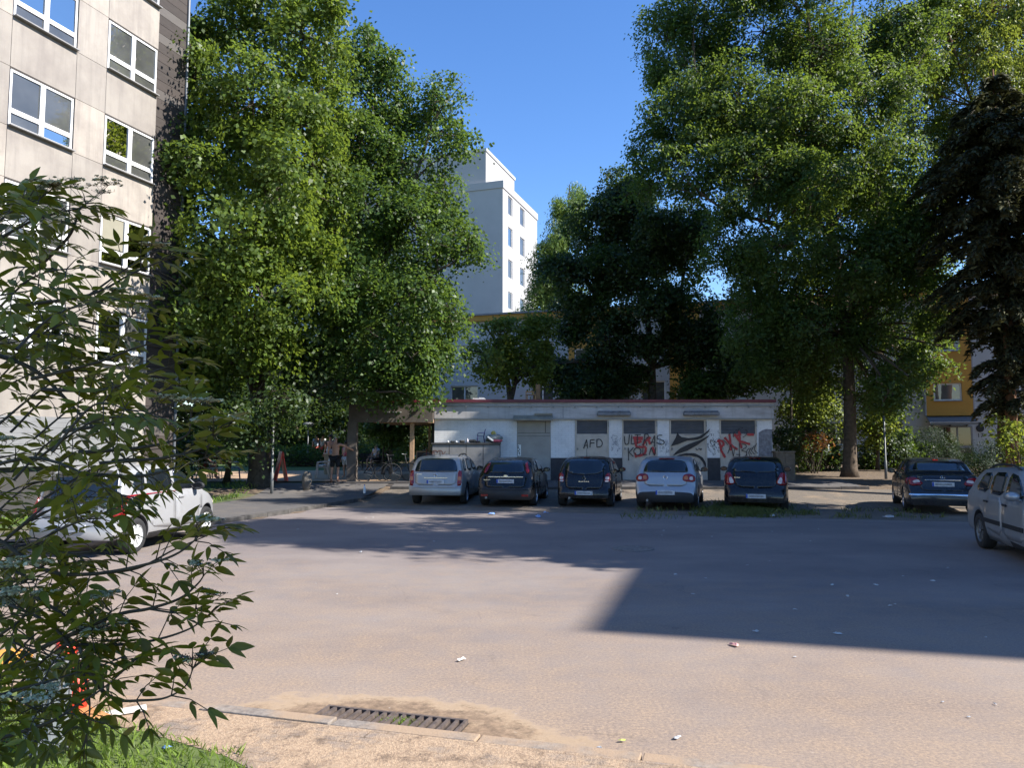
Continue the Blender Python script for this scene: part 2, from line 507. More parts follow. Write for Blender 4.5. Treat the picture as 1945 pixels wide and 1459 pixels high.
tag(sheet("sandy_sidewalk", [(p.x, p.y) for p in sw], M['sandpave'], 0.004, 0.4))
tag(sheet("plaza", [(-17, 28.8), (-8.7, 28.9), (-3.0, 29.2), (-3.0, 36), (-9, 37.5), (-17, 36)], M['plaza'], 0.004, 0.6))
tag(sheet("kiosk_forecourt", [(-4.3, 27.45), (12.5, 27.45), (12.5, 30), (-4.3, 30)], M['path'], 0.006, 0.4))

def kerb_run(name, pts, w, top, z0=-0.08, seg=0.98, parent=None, mat=None):
    """kerb stones along a polyline, each stone its own island with a small gap"""
    mb = MB()
    P = [Vector((p[0], p[1], 0)) for p in pts]
    for a, c in zip(P[:-1], P[1:]):
        L = (c - a).length; n = max(1, round(L / seg)); d = (c - a) / L; nn = Vector((-d.y, d.x, 0))
        for i in range(n):
            s = a + d * (L * i / n + 0.006); e = a + d * (L * (i + 1) / n - 0.006)
            j = random.uniform(-0.008, 0.008)
            ps = [s, e, e + nn * w, s + nn * w]
            tz = [H(p.x, p.y) if top is None else 0 for p in ps]
            lo = [(p.x, p.y, z0) for p in ps]
            hi = [(p.x, p.y, (top if top is not None else 0.0) + j) for p in ps]
            mb.add(lo + hi, [(3, 2, 1, 0), (4, 5, 6, 7), (0, 1, 5, 4), (1, 2, 6, 5), (2, 3, 7, 6), (3, 0, 4, 7)])
    return tag(mb.build(name, mat or M['kerb'], bevel=0.008), kind="structure")
kerb_run("front_kerb", [KA + KD * 28, KA - KD * 1.5], 0.12, 0.073)
kerb_run("side_kerb", [(x, y) for x, y in LK[2:-1]], 0.15, 0.105, mat=M['kerbd'])
kerb_run("bay_kerb", [(12.6, 27.3), (-4.3, 27.3)], -0.14, H(0, 27.4) + 0.07, z0=0.1, mat=M['kerbd'])

# ---------------------------------------------------------------- facades
class Fac:
    """a vertical facade: local x along it, y into the building, z up"""
    def __init__(s, o, ax):
        s.o = Vector((o[0], o[1], 0)); s.ax = ax
        s.d = Vector((math.cos(ax), math.sin(ax), 0))
    def s_at(s, px, py):
        lo, hi = -60.0, 60.0
        def f(t):
            p = s.o + s.d * t
            if p.y < 1: return None
            q = D(px, py, p.y)
            # signed offset of the facade point from the pixel ray in plan
            return p.x - q.x
        best = None
        ts = np.linspace(-40, 60, 4001)
        vals = [f(t) for t in ts]
        for i in range(len(ts) - 1):
            if vals[i] is None or vals[i + 1] is None: continue
            if vals[i] * vals[i + 1] <= 0:
                return float(ts[i] + (ts[i + 1] - ts[i]) * vals[i] / (vals[i] - vals[i + 1]))
        return None
    def z_at(s, px, py):
        t = s.s_at(px, py)
        p = s.o + s.d * t
        return D(px, py, p.y).z

def wall_holes(mb, x0, x1, z0, z1, holes, depth=0.14, m=0, mr=None, y=0.0):
    """front wall at y with rectangular openings and their reveals"""
    mr = m if mr is None else mr
    xs = sorted({x0, x1, *[h[0] for h in holes], *[h[1] for h in holes]})
    zs = sorted({z0, z1, *[h[2] for h in holes], *[h[3] for h in holes]})
    xs = [x for x in xs if x0 <= x <= x1]; zs = [z for z in zs if z0 <= z <= z1]
    for i in range(len(xs) - 1):
        for j in range(len(zs) - 1):
            cx, cz = (xs[i] + xs[i + 1]) / 2, (zs[j] + zs[j + 1]) / 2
            if any(h[0] < cx < h[1] and h[2] < cz < h[3] for h in holes): continue
            mb.add([(xs[i], y, zs[j]), (xs[i + 1], y, zs[j]), (xs[i + 1], y, zs[j + 1]), (xs[i], y, zs[j + 1])], [(0, 1, 2, 3)], m)
    for a, b2, c, d in holes:
        if d > z1 or b2 > x1 or a < x0: continue
        q = [(a, c), (b2, c), (b2, d), (a, d)]
        for k in range(4):
            p, r = q[k], q[(k + 1) % 4]
            mb.add([(p[0], y, p[1]), (r[0], y, r[1]), (r[0], y + depth, r[1]), (p[0], y + depth, p[1])], [(0, 1, 2, 3)], mr)

M['frame'] = simple('window_frame_white', (0.78, 0.77, 0.76), 0.35, var=0.04)
M['curtain'] = simple('net_curtain', (0.36, 0.36, 0.35), 0.9, var=0.25, scale=14)
M['blind'] = simple('cream_blind', (0.27, 0.25, 0.19), 0.8, var=0.06)
M['sill'] = simple('sill_grey', (0.26, 0.25, 0.25), 0.5)
M['room'] = simple('room_dark', (0.03, 0.03, 0.032), 0.9)

# pane: mirror of the outside over a dim room
m, nt, b = newmat("window_pane")
v = coords(nt)
lk(nt, ramp(nt, nz(nt, v, 0.9, 3), [(0.3, (0.055, 0.055, 0.052)), (0.7, (0.105, 0.105, 0.1))]), b.inputs["Base Color"])
b.inputs["Roughness"].default_value = 0.3
gl = nt.nodes.new("ShaderNodeBsdfGlossy"); gl.inputs["Roughness"].default_value = 0.015; gl.inputs["Color"].default_value = (0.7, 0.62, 0.56, 1)
bp_ = nt.nodes.new("ShaderNodeBump"); bp_.inputs["Strength"].default_value = 0.05; bp_.inputs["Distance"].default_value = 0.05
lk(nt, nz(nt, v, 1.1, 2), bp_.inputs["Height"]); lk(nt, bp_.outputs[0], gl.inputs["Normal"])
fr_ = nt.nodes.new("ShaderNodeFresnel"); fr_.inputs["IOR"].default_value = 1.7
fc_ = math_(nt, 'ADD', fr_.outputs[0], 0.07)
ms = nt.nodes.new("ShaderNodeMixShader"); lk(nt, fc_, ms.inputs[0]); lk(nt, b.outputs[0], ms.inputs[1]); lk(nt, gl.outputs[0], ms.inputs[2])
lk(nt, ms.outputs[0], nt.nodes["Material Output"].inputs["Surface"])
M['pane'] = m
M['panecurt'] = glassmat('window_pane_curtain', (0.20, 0.20, 0.19), 0.05, 0.7)

def window(parent, x0, x1, z0, z1, y, style="plain", fr=0.06):
    """a window set in the opening at depth y (front of the frame); frame > pane"""
    f = MB(); g = MB()
    W, Hh = x1 - x0, z1 - z0
    d = 0.05
    f.bb(x0, x1, y, y + d, z0, z0 + fr); f.bb(x0, x1, y, y + d, z1 - fr, z1)
    f.bb(x0, x0 + fr, y, y + d, z0 + fr, z1 - fr); f.bb(x1 - fr, x1, y, y + d, z0 + fr, z1 - fr)
    if style == "slab":
        xm = (x0 + x1) / 2; zt = z0 + Hh * 0.27
        f.bb(xm - 0.07, xm + 0.07, y - 0.004, y + d, z0 + fr, z1 - fr)
        for a, c in ((x0 + fr, xm - 0.07), (xm + 0.07, x1 - fr)):
            f.bb(a, c, y - 0.002, y + d, zt - 0.06, zt + 0.06)
        cells = [(x0 + fr, xm - 0.07, z0 + fr, zt - 0.06), (xm + 0.07, x1 - fr, z0 + fr, zt - 0.06), (x0 + fr, xm - 0.07, zt + 0.06, z1 - fr), (xm + 0.07, x1 - fr, zt + 0.06, z1 - fr)]
    elif style == "double":
        xm = x0 + W * 0.5
        f.bb(xm - 0.045, xm + 0.045, y - 0.003, y + d, z0 + fr, z1 - fr)
        cells = [(x0 + fr, xm - 0.045, z0 + fr, z1 - fr), (xm + 0.045, x1 - fr, z0 + fr, z1 - fr)]
    else:
        cells = [(x0 + fr, x1 - fr, z0 + fr, z1 - fr)]
    for a, c, e, h in cells:
        tilt = random.uniform(-0.006, 0.006)
        g.add([(a, y + 0.03 + tilt, e), (c, y + 0.03 - tilt, e), (c, y + 0.03 - tilt * 0.5, h), (a, y + 0.03 + tilt * 1.4, h)], [(0, 1, 2, 3)])
    w = f.build("window", M['frame'], parent)
    g.build("pane", M['pane'], w)
    s = MB().bb(x0 - 0.02, x1 + 0.02, y - 0.13, y + 0.0, z0 - 0.035, z0 - 0.003)
    s.build("sill", M['sill'], w)
    return w

# concrete panels with weather stains, one tone per panel
m, nt, b = newmat("concrete_panel")
g = nt.nodes.new("ShaderNodeNewGeometry")
v = coords(nt)
c = ramp(nt, g.outputs["Random Per Island"], [(0.0, (0.29, 0.258, 0.228)), (0.5, (0.37, 0.33, 0.288)), (1.0, (0.42, 0.368, 0.315))])
st = nz(nt, coords(nt, (2.2, 2.2, 0.16)), 1.6, 7, 0.7)
bl = nz(nt, v, 0.75, 6, 0.65)
c = mixc(nt, ramp(nt, st, [(0.48, 0.0), (0.74, 0.6)]), c, (0.17, 0.15, 0.14))
c = mixc(nt, ramp(nt, bl, [(0.42, 0.0), (0.7, 0.75)]), c, (0.19, 0.162, 0.147))
c = mixc(nt, ramp(nt, nz(nt, v, 60, 3), [(0.3, 0.12), (0.7, 0.0)]), c, (0.25, 0.23, 0.21))
lk(nt, c, b.inputs["Base Color"]); b.inputs["Roughness"].default_value = 0.8
bump(nt, b, nz(nt, v, 35, 3), 0.25, 0.01)
M['panel'] = m
M['joint'] = simple('panel_joint', (0.075, 0.065, 0.06), 0.9)
m, nt, b = newmat("brown_cladding")
g = nt.nodes.new("ShaderNodeNewGeometry")
v = coords(nt)
c = ramp(nt, g.outputs["Random Per Island"], [(0.0, (0.034, 0.026, 0.023)), (0.9, (0.05, 0.038, 0.033)), (0.94, (0.11, 0.098, 0.09)), (1.0, (0.06, 0.048, 0.042))])
c = mixc(nt, ramp(nt, nz(nt, coords(nt, (1, 1, 5)), 3, 5), [(0.4, 0.0), (0.8, 0.5)]), c, (0.07, 0.055, 0.05))
lk(nt, c, b.inputs["Base Color"]); b.inputs["Roughness"].default_value = 0.75
M['clad'] = m
M['siding'] = simple('white_siding', (0.2, 0.2, 0.205), 0.6, var=0.08)

# ---- tall slab block on the left
AZ = R(18.6)
fac = Fac((-10.99, 22.5), math.pi / 2 - AZ)
slab = empty("apartment_block", fac.o, fac.ax, "tall concrete panel apartment block with white two pane windows and brown end strip", "apartment building")
c1 = (fac.s_at(16, 190), fac.s_at(141, 230)); c2 = (fac.s_at(197, 270), fac.s_at(293.5, 300))
xe = fac.s_at(298, 200); xs_ = fac.s_at(352, 215)
per = c2[0] - c1[0]
ww = ((c1[1] - c1[0]) + (c2[1] - c2[0])) / 2
cols = [c2[1] - ww - per * k for k in range(5)]
SILL, ST, WH = 4.06, 2.8, 1.5
TOP = 24.6
wall = MB()
x_left = cols[-1] - 1.2
GAP = 0.012
rows = range(0, 8)
holes_all = []
wall.bb(x_left, xe - 0.02, 0.085, 0.3, 1.26, TOP, 1)      # backing seen as joints, cut below by windows being proud
edges = []
for k, cx in enumerate(cols):
    nxt = xe if k == 0 else cols[k - 1]
    edges.append((cx, cx + ww, nxt))
# panel boxes: spandrels under each window, piers between
for (a, b_, nxt) in edges:
    for r in range(-1, 8):
        zs = SILL + ST * r
        if r == -1: z0, z1 = 1.26, SILL
        else: z0, z1 = zs + WH, min(zs + ST, TOP)
        if z1 > z0: wall.bb(a + GAP / 2, b_ - GAP / 2, 0, 0.1, z0 + GAP / 2, z1 - GAP / 2, 0)
        if nxt - b_ > 0.08:
            wall.bb(b_ + GAP / 2, nxt - GAP / 2, 0, 0.1, z0 + GAP / 2, z1 - GAP / 2, 0)
            if r >= 0: wall.bb(b_ + GAP / 2, nxt - GAP / 2, 0, 0.1, zs + GAP / 2, zs + WH - GAP / 2, 0)
wall.bb(x_left, cols[-1] - GAP, 0, 0.1, 1.26, TOP, 0)
wall.build("wall", [M['panel'], M['joint']], slab, bevel=0.0)
MB().bb(x_left, xs_, 0.31, 11.5, 0.0, TOP - 0.02).build("core", M['clad'], slab)
MB().bb(x_left, xe, 0.12, 0.3, 0.0, 1.25).build("plinth", simple('dark_plinth', (0.045, 0.042, 0.042), 0.8), slab)
cl = MB()
z = 0.3
while z < TOP:
    cl.bb(xe + 0.005, xs_, 0.05, 0.3, z, min(z + 0.285, TOP)); 
    z += 0.297
cl.build("brown_end_strip", M['clad'], slab)
MB().tube([(xs_ + 0.03, 0.02, 0.2), (xs_ + 0.03, 0.02, TOP)], 0.045, 8).build("downpipe", simple('zinc', (0.13, 0.14, 0.155), 0.5, 0.3), slab)
MB().bb(x_left, xs_, -0.05, 0.32, TOP + 0.003, TOP + 0.25).build("parapet", M['sill'], slab)
for k, (a, b_, nxt) in enumerate(edges[:4]):
    for r in rows:
        z0 = SILL + ST * r
        if z0 + WH > TOP: continue
        w = window(slab, a + 0.03, b_ - 0.03, z0 + 0.035, z0 + WH - 0.04, 0.012, "slab")
        MB().bb(a + 0.003, b_ - 0.003, 0.005, 0.02, z0 + WH - 0.04, z0 + WH - 0.008).build("roller_box", M['joint'], w)
        if k == 1 and r == 0 or k == 2 and r == 1:
            cu = MB(); xm = (a + b_) / 2
            n = 24
            for s0, s1 in ((a + 0.1, xm - 0.09), (xm + 0.09, b_ - 0.35)):
                for i in range(n):
                    u0, u1 = s0 + (s1 - s0) * i / n, s0 + (s1 - s0) * (i + 1) / n
                    cu.add([(u0, 0.038 - 0.004 * (i % 2), z0 + 0.5), (u1, 0.038 - 0.004 * ((i + 1) % 2), z0 + 0.5), (u1, 0.038 - 0.004 * ((i + 1) % 2), z0 + 1.4), (u0, 0.038 - 0.004 * (i % 2), z0 + 1.4)], [(0, 1, 2, 3)])
            cu.build("curtain", M['curtain'], w)
        if k == 0 and r == 1:
            MB().bb(a + 0.12, (a + b_) / 2 - 0.1, 0.034, 0.039, z0 + 0.52, z0 + 1.38).build("roller_blind", M['blind'], w)
# white siding along the ground floor bays seen through the bush
sd = MB()
for i in range(9):
    sd.bb(cols[3], xe - 0.3, -0.05 - 0.006 * (i % 2), 0.0 - 0.003, 1.28 + i * 0.14, 1.28 + i * 0.14 + 0.136)
sd.build("white_siding", M['siding'], slab)

# ---- white tower behind
M['render_w'] = simple('white_render', (0.40, 0.39, 0.385), 0.85, var=0.06, scale=0.6)
M['render_b'] = simple('grey_white_render', (0.52, 0.52, 0.515), 0.85, var=0.07, scale=0.6)
tc_ = D(955, 345, 68.0)
UA = -AZ
tower = empty("white_tower_block", (tc_.x, tc_.y, 0), UA, "white high rise block with stepped roof rising behind the flat roofed building", "tower block")
TH = tc_.z
TL, TD = 26.0, D(0, 0, 1) and 9.9
tf = Fac((tc_.x, tc_.y), math.pi / 2 - AZ)
TD = tf.s_at(1020, 412)
tw = MB()
tw.add([(-TL, 0, 0.3), (0, 0, 0.3), (0, 0, TH), (-TL, 0, TH)], [(0, 1, 2, 3)])
tw.add([(-TL, 0, 0.3), (-TL, TD, 0.3), (-TL, TD, TH), (-TL, 0, TH)], [(3, 2, 1, 0)])
tw.add([(-TL, TD, 0.3), (0, TD, 0.3), (0, TD, TH), (-TL, TD, TH)], [(3, 2, 1, 0)])
tw.add([(-TL, 0, TH), (0, 0, TH), (0, TD, TH), (-TL, TD, TH)], [(0, 1, 2, 3)])
s1, s2 = (tf.s_at(965, 390), tf.s_at(973.5, 395)), (tf.s_at(987.5, 415), tf.s_at(996.5, 420))
hol = []
zt = [tf.z_at(969, y) for y in (374, 433, 494, 555)]
zb = [tf.z_at(969, y) for y in (409, 469, 529, 588)]
zz = [(a, c) for a, c in zip(zt, zb)]
for k in range(1, 6): zz.append((zt[3] - 2.78 * k, zb[3] - 2.78 * k))
sub = MB()
holes = [(s[0], s[1], c, a) for s in (s1, s2) for a, c in zz]
wall_holes(sub, 0, TD, 0.3, TH, holes, 0.15)
RZ = Matrix.Rotation(math.pi / 2, 4, 'Z')
tw.add([RZ @ Vector(p) for p in sub.v], sub.f)
tw.build("wall", M['render_w'], tower)
band = MB()
band.bb(-TL - 0.08, 0.08, -0.08, TD + 0.08, TH - 0.55, TH + 0.12)
band.build("roof_band", M['render_w'], tower)
tp = D(918, 287, 69.5)
fx = Fac((tc_.x, tc_.y), UA)
ph_x = fx.s_at(921, 320)
ph_top = D(918, 287, 68.8).z
MB().bb(-TL, ph_x, 0.25, 8.5, TH + 0.123, ph_top).build("penthouse", M['render_w'], tower)
MB().bb(-TL, ph_x + 0.1, 0.15, 8.6, ph_top + 0.003, ph_top + 0.28).build("penthouse_rim", M['render_b'], tower)
for s in (s1, s2):
    for a, c in zz:
        f = MB(); fr = 0.07
        y0, y1 = s[0], s[1]
        for (p, q, r_, t_) in ((y0, y1, c, c + fr), (y0, y1, a - fr, a), (y0, y0 + fr, c + fr, a - fr), (y1 - fr, y1, c + fr, a - fr)):
            f.bb(-0.12, -0.07, p, q, r_, t_)
        w = f.build("window", M['frame'], tower)
        MB().add([(-0.1, y0 + fr, c + fr), (-0.1, y1 - fr, c + fr), (-0.1, y1 - fr, a - fr), (-0.1, y0 + fr, a - fr)], [(0, 1, 2, 3)]).build("pane", M['pane'], w)

# ---- long low block with ochre bays
lo_ = D(1800, 780, 42.7)
lf = Fac((lo_.x, lo_.y), UA)
low = empty("low_apartment_block", (lo_.x, lo_.y, 0), UA, "long flat roofed white apartment block with ochre stair bays and entrance canopy", "apartment building")
LZ = D(900, 600, (lf.o + lf.d * lf.s_at(900, 600)).y).z
b1 = (lf.s_at(1755, 700), lf.s_at(1843, 700)); b2_ = (lf.s_at(1082, 650), lf.s_at(1151, 650))
bays = [b1, b2_, (lf.s_at(1272, 640), lf.s_at(1330, 640)), (b1[0] + 16, b1[1] + 16)]
xl, xr = lf.s_at(800, 700), 34.0
M['ochre'] = simple('ochre_render', (0.60, 0.31, 0.06), 0.85, var=0.06, scale=1.0)
sillz = [lf.z_at(1795, 815), lf.z_at(1795, 727), lf.z_at(1795, 640)]
sillz = [1.75, 4.5, 7.25]
hol = []
wx = []
s_a = lf.s_at(1716, 800); wx.append((s_a - 1.3, s_a))
s_b = lf.s_at(856, 722); s_c = lf.s_at(908, 722); wx.append((s_b, s_c))
for c in (b1[0] - 5.4, b2_[1] + 2.2, b2_[1] + 5.0, b2_[0] - 2.6, b1[1] + 1.6, b1[1] + 4.5, b1[1] + 8): wx.append((c, c + 1.5))
zw = lf.z_at(880, 739)
for a, c in wx:
    for zs in sillz:
        hol.append((a, c, zs, zs + 1.25))
wl = MB()
hol = sorted(hol)
wall_holes(wl, xl, xr, 0.3, LZ - 0.42, hol, 0.16)
wl.bb(xl, xr, 0.25, 11, 0.3, LZ - 0.42)
wl.build("wall", M['render_b'], low)
MB().bb(xl - 0.1, xr + 0.1, -0.25, 11.2, LZ - 0.417, LZ - 0.06).build("ochre_fascia", M['ochre'], low)
MB().bb(xl - 0.2, xr + 0.2, -0.35, 11.3, LZ - 0.057, LZ + 0.06).build("roof", M['sill'], low)
for a, c, z0, z1 in hol:
    window(low, a + 0.01, c - 0.01, z0 + 0.01, z1 - 0.01, 0.1, "double" if c - a > 1.4 else "plain")
zt1 = lf.z_at(1800, 790)
for k, (a, c) in enumerate(bays):
    w1 = (lf.s_at(1771, 745) - b1[0], lf.s_at(1825, 745) - b1[0])
    hs = []
    for zc in (lf.z_at(1800, 762), lf.z_at(1800, 668), lf.z_at(1800, 668) + 2.75):
        if zc + 0.98 < LZ - 0.6: hs.append((a + w1[0], a + w1[1], zc, zc + 0.98))
    bm_ = MB()
    top = LZ - 0.43
    wall_holes(bm_, a, c, zt1, top, hs, 0.12, y=-0.3)
    bm_.add([(a, -0.3, zt1), (a, -0.003, zt1), (a, -0.003, top), (a, -0.3, top)], [(0, 1, 2, 3)])
    bm_.add([(c, -0.3, zt1), (c, -0.003, zt1), (c, -0.003, top), (c, -0.3, top)], [(0, 1, 2, 3)])
    bm_.add([(a, -0.3, zt1), (c, -0.3, zt1), (c, -0.003, zt1), (a, -0.003, zt1)], [(0, 1, 2, 3)])
    bay_ = bm_.build("ochre_bay", M['ochre'], low)
    for h in hs: window(low, h[0] + 0.01, h[1] - 0.01, h[2] + 0.01, h[3] - 0.01, -0.24, "plain", 0.08)
    # trim strips
    MB().bb(a - 0.06, a - 0.003, -0.31, -0.003, zt1, top).bb(c + 0.003, c + 0.06, -0.31, -0.003, zt1, top).build("bay_trim", M['render_w'], low)
    # canopy: white tray with struts over a glazed door
    cz0 = lf.z_at(1800, 808); cz1 = lf.z_at(1800, 790)
    cn = MB()
    cn.prism([(a, -0.003, cz1 - 0.02), (a, -1.2, cz0 + 0.05), (a, -1.2, cz0 + 0.09), (a, -0.003, cz1 + 0.02)], (c - a, 0, 0))
    cn.bb(a, c, -1.23, -1.203, cz0, cz0 + 0.13)
    for q in (0.12, 0.5, 0.86):
        xq = a + (c - a) * q
        cn.tube([(xq, -0.03, cz0 - 0.06), (xq, -0.7, cz0 + 0.1)], 0.025, 6, 1); cn.tube([(xq, -0.03, cz0 - 0.06), (xq, -0.03, cz1 - 0.05)], 0.025, 6, 1)
    cn.build("canopy", [M['siding'], M['dark']], low)
    dl, dr = a + (c - a) * 0.33, a + (c - a) * 0.98
    dz0, dz1 = H(24, 42.7) + 0.12, cz0 - 0.05
    df = MB()
    for (p, q, r_, t_) in ((dl, dl + .08, dz0, dz1), (dr - .08, dr, dz0, dz1), (dl + .08, dr - .08, dz1 - .08, dz1), (dl + .08, dr - .08, dz0 + 0.8, dz0 + 0.92), (dl + .08, dr - .08, dz0, dz0 + .1)):
        df.bb(p, q, -0.09, -0.02, r_, t_)
    df.bb((dl + dr) / 2 - .04, (dl + dr) / 2 + .04, -0.088, -0.02, dz0 + .1, dz1 - .08)
    dd = df.build("entrance_door", M['sill'], low)
    MB().bb(dl + .08, dr - .08, -0.05, -0.021, dz0 + .1, dz1 - .08).build("door_pane", M['glass'], dd)

def text_mesh(name, body, size, mat, parent, loc, rot, extrude=0.004):
    cu = bpy.data.curves.new(name, 'FONT'); cu.body = body; cu.size = size; cu.extrude = extrude
    cu.align_x = 'CENTER'
    o = bpy.data.objects.new(name, cu); COL.objects.link(o)
    dg = bpy.context.evaluated_depsgraph_get()
    me = bpy.data.meshes.new_from_object(o.evaluated_get(dg))
    bpy.data.objects.remove(o)
    me.materials.clear(); me.materials.append(mat)
    q = bpy.data.objects.new(name, me); COL.objects.link(q)
    q.parent = parent; q.location = loc; q.rotation_euler = rot
    return q
nx_ = lf.s_at(1862, 826); nzv = lf.z_at(1862, 831)
text_mesh("house_number", "17", 0.33, M['dark'], low, (nx_, -0.012, nzv), (R(90), 0, 0))
cm = MB(); czc = lf.z_at(1862, 814)
cm.lathe([(0.0, 0.02), (0.2, 0.02), (0.2, 0.0)], 20, M=Matrix.Translation((nx_, -0.003, czc)) @ Matrix.Rotation(R(90), 4, 'X'))
cm.box((nx_, -0.012, czc + 0.26), (0.14, 0.02, 0.14))
cm.build("house_emblem", M['dark'], low)

# ---- the block whose shadow lies on the lot (to the right of the camera)
TB = 20.0
k_ = TB / math.tan(R(SUN_EL))
cp = G(1105, 1200) + Vector((to_sun.x, to_sun.y, 0)).normalized() * k_
RA = R(-15.5)
ro = empty("beige_apartment_block", (cp.x, cp.y, 0), RA + math.pi / 2 + math.pi, "beige apartment block off to the right that shades the car park", "apartment building")
# local x = -v', y = u' (into the building)
RL = 16.0
rb = MB(); hs = []
for r in range(7):
    for q in range(4): hs.append((-RL + 1.4 + q * 3.9, -RL + 3.2 + q * 3.9, 1.4 + 2.7 * r, 2.8 + 2.7 * r))
wall_holes(rb, -RL, 0, 0, TB, hs, 0.15)
rb.bb(-RL, 0, 0.3, 22, 0, TB - 0.001)
rb.add([(0, 0, 0), (0, 0.3, 0), (0, 0.3, TB), (0, 0, TB)], [(0, 1, 2, 3)]); rb.add([(-RL, 0, 0), (-RL, 0.3, 0), (-RL, 0.3, TB), (-RL, 0, TB)], [(0, 1, 2, 3)]); rb.add([(-RL, 0, TB), (0, 0, TB), (0, .3, TB), (-RL, .3, TB)], [(0, 1, 2, 3)])
rb.build("wall", M['panel'], ro)
for h in hs: window(ro, h[0], h[1], h[2], h[3], 0.1, "double")
# ---------------------------------------------------------------- kiosk (flat garage building)
KY = 29.5
def K(px, py, y=KY):
    p = D(px, py, y); return p.x, p.z
def kx(px): return K(px, 840)[0]
def kz(py): return K(1150, py)[1]
KB0 = kz(912)
kiosk = empty("garage_building", (0, 0, 0), 0, "low flat roofed white garage building with louvred doors, graffiti and open canopy end", "garage building")
kiosk.location = (kx(825), KY, KB0)
KO = Vector(kiosk.location)
def kb(mb, name, mats, parent=None, **kw):
    if parent is None or parent is kiosk:
        mb.v = [(p[0] - KO.x, p[1] - KO.y, p[2] - KO.z) for p in mb.v]
        return mb.build(name, mats, kiosk, **kw)
    mb.v = [(p[0] - KO.x, p[1] - KO.y, p[2] - KO.z) for p in mb.v]
    return mb.build(name, mats, parent, **kw)
# white painted brick
m, nt, b = newmat("white_brick")
v = coords(nt, rot=(R(90), 0, 0))
br = nt.nodes.new("ShaderNodeTexBrick"); lk(nt, v, br.inputs["Vector"])
br.inputs["Scale"].default_value = 4.0; br.inputs["Row Height"].default_value = 0.32; br.inputs["Brick Width"].default_value = 1.0; br.inputs["Mortar Size"].default_value = 0.018
br.inputs["Color1"].default_value = (0.80, 0.79, 0.78, 1); br.inputs["Color2"].default_value = (0.75, 0.74, 0.735, 1); br.inputs["Mortar"].default_value = (0.58, 0.575, 0.57, 1)
v2 = coords(nt)
c = mixc(nt, ramp(nt, nz(nt, v2, 1.2, 6, 0.7), [(0.45, 0.0), (0.8, 0.5)]), br.outputs["Color"], (0.33, 0.32, 0.31))
lk(nt, c, b.inputs["Base Color"]); b.inputs["Roughness"].default_value = 0.6
bump(nt, b, br.outputs["Fac"], -0.4, 0.01)
M['wbrick'] = m
m, nt, b = newmat("weathered_fascia")
v = coords(nt)
f = nz(nt, coords(nt, (0.5, 1, 3)), 1.5, 6, 0.7)
c = ramp(nt, f, [(0.3, (0.34, 0.32, 0.31)), (0.6, (0.54, 0.52, 0.51)), (0.8, (0.6, 0.58, 0.56))])
c = mixc(nt, ramp(nt, nz(nt, coords(nt, (3, 1, 0.4)), 2, 6), [(0.5, 0.0), (0.8, 0.5)]), c, (0.2, 0.17, 0.14))
lk(nt, c, b.inputs["Base Color"]); b.inputs["Roughness"].default_value = 0.75
M['fascia'] = m
M['beige'] = simple('beige_door', (0.50, 0.44, 0.37), 0.55, var=0.16, scale=2.5)
M['gdoor'] = simple('grey_door', (0.33, 0.31, 0.28), 0.55, var=0.16, scale=1.6)
M['louvre'] = simple('louvre_blue_grey', (0.21, 0.215, 0.235), 0.45, 0.2)
M['plinthd'] = simple('dark_brick_base', (0.05, 0.047, 0.05), 0.8, var=0.3, scale=6)
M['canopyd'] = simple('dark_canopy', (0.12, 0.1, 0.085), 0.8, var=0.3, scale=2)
M['timber'] = simple('ochre_timber', (0.42, 0.27, 0.16), 0.7, var=0.2, scale=5)
M['spray'] = simple('black_spray', (0.022, 0.02, 0.022), 0.6, var=0.3)
M['sprayred'] = simple('red_spray', (0.42, 0.04, 0.04), 0.6, var=0.25, scale=9)
M['spraygrey'] = simple('faded_spray', (0.24, 0.25, 0.29), 0.7, var=0.3)
M['patch'] = simple('slate_paint_patch', (0.2, 0.2, 0.22), 0.7, var=0.45, scale=7)

xL, xR = kx(825), kx(1467)
zT, zF, zD, zB = kz(765), kz(797), kz(870), KB0
DEP = 5.6
doors = [(1092, 1157, 1096, 1154), (1181.5, 1249, 1184.5, 1244.5), (1271.5, 1343, 1275, 1338), (1367, 1438, 1370, 1435)]
holes = [(kx(a), kx(c), zB - 0.01, kz(796)) for a, c, _, _ in doors] + [(kx(982), kx(1046), zB - 0.01, kz(799.5))]
ww_ = MB()
wall_holes(ww_, xL, xR, zD, zF + 0.05, [(h[0], h[1], max(h[2], zD), h[3]) for h in holes], 0.06, y=KY)
ww_.add([(xR, KY, zB), (xR, KY + DEP, zB), (xR, KY + DEP, zT), (xR, KY, zT)], [(0, 1, 2, 3)])
ww_.add([(xL, KY, zB), (xL, KY + DEP, zB), (xL, KY + DEP, zT), (xL, KY, zT)], [(3, 2, 1, 0)])
ww_.add([(xL, KY + DEP, zB), (xR, KY + DEP, zB), (xR, KY + DEP, zT), (xL, KY + DEP, zT)], [(3, 2, 1, 0)])
wall_o = kb(ww_, "wall", M['wbrick'])
cuts_ = sorted([(h[0], h[1]) for h in holes])
for a_, b_ in zip([xL] + [c_[1] for c_ in cuts_], [c_[0] for c_ in cuts_] + [xR]):
    kb(MB().bb(a_, b_, KY - 0.006, KY + 0.05, zB - 0.15, zD - 0.002), "plinth", M['plinthd'])
fa = MB()
fa.bb(xL, xR + 0.05, KY - 0.10, KY + DEP, zF + 0.02, zT)
fa.bb(xL, xR + 0.06, KY - 0.125, KY - 0.103, zF, zF + 0.05, 1)
fa.bb(xL, xR + 0.06, KY - 0.14, KY - 0.103, kz(772.6), kz(770.2), 1)
for i in range(16):
    x = xL + 0.4 + i * 0.83
    fa.box((x, KY - 0.15, kz(772.5)), (0.06, 0.05, 0.09), 1, ry=0.5)
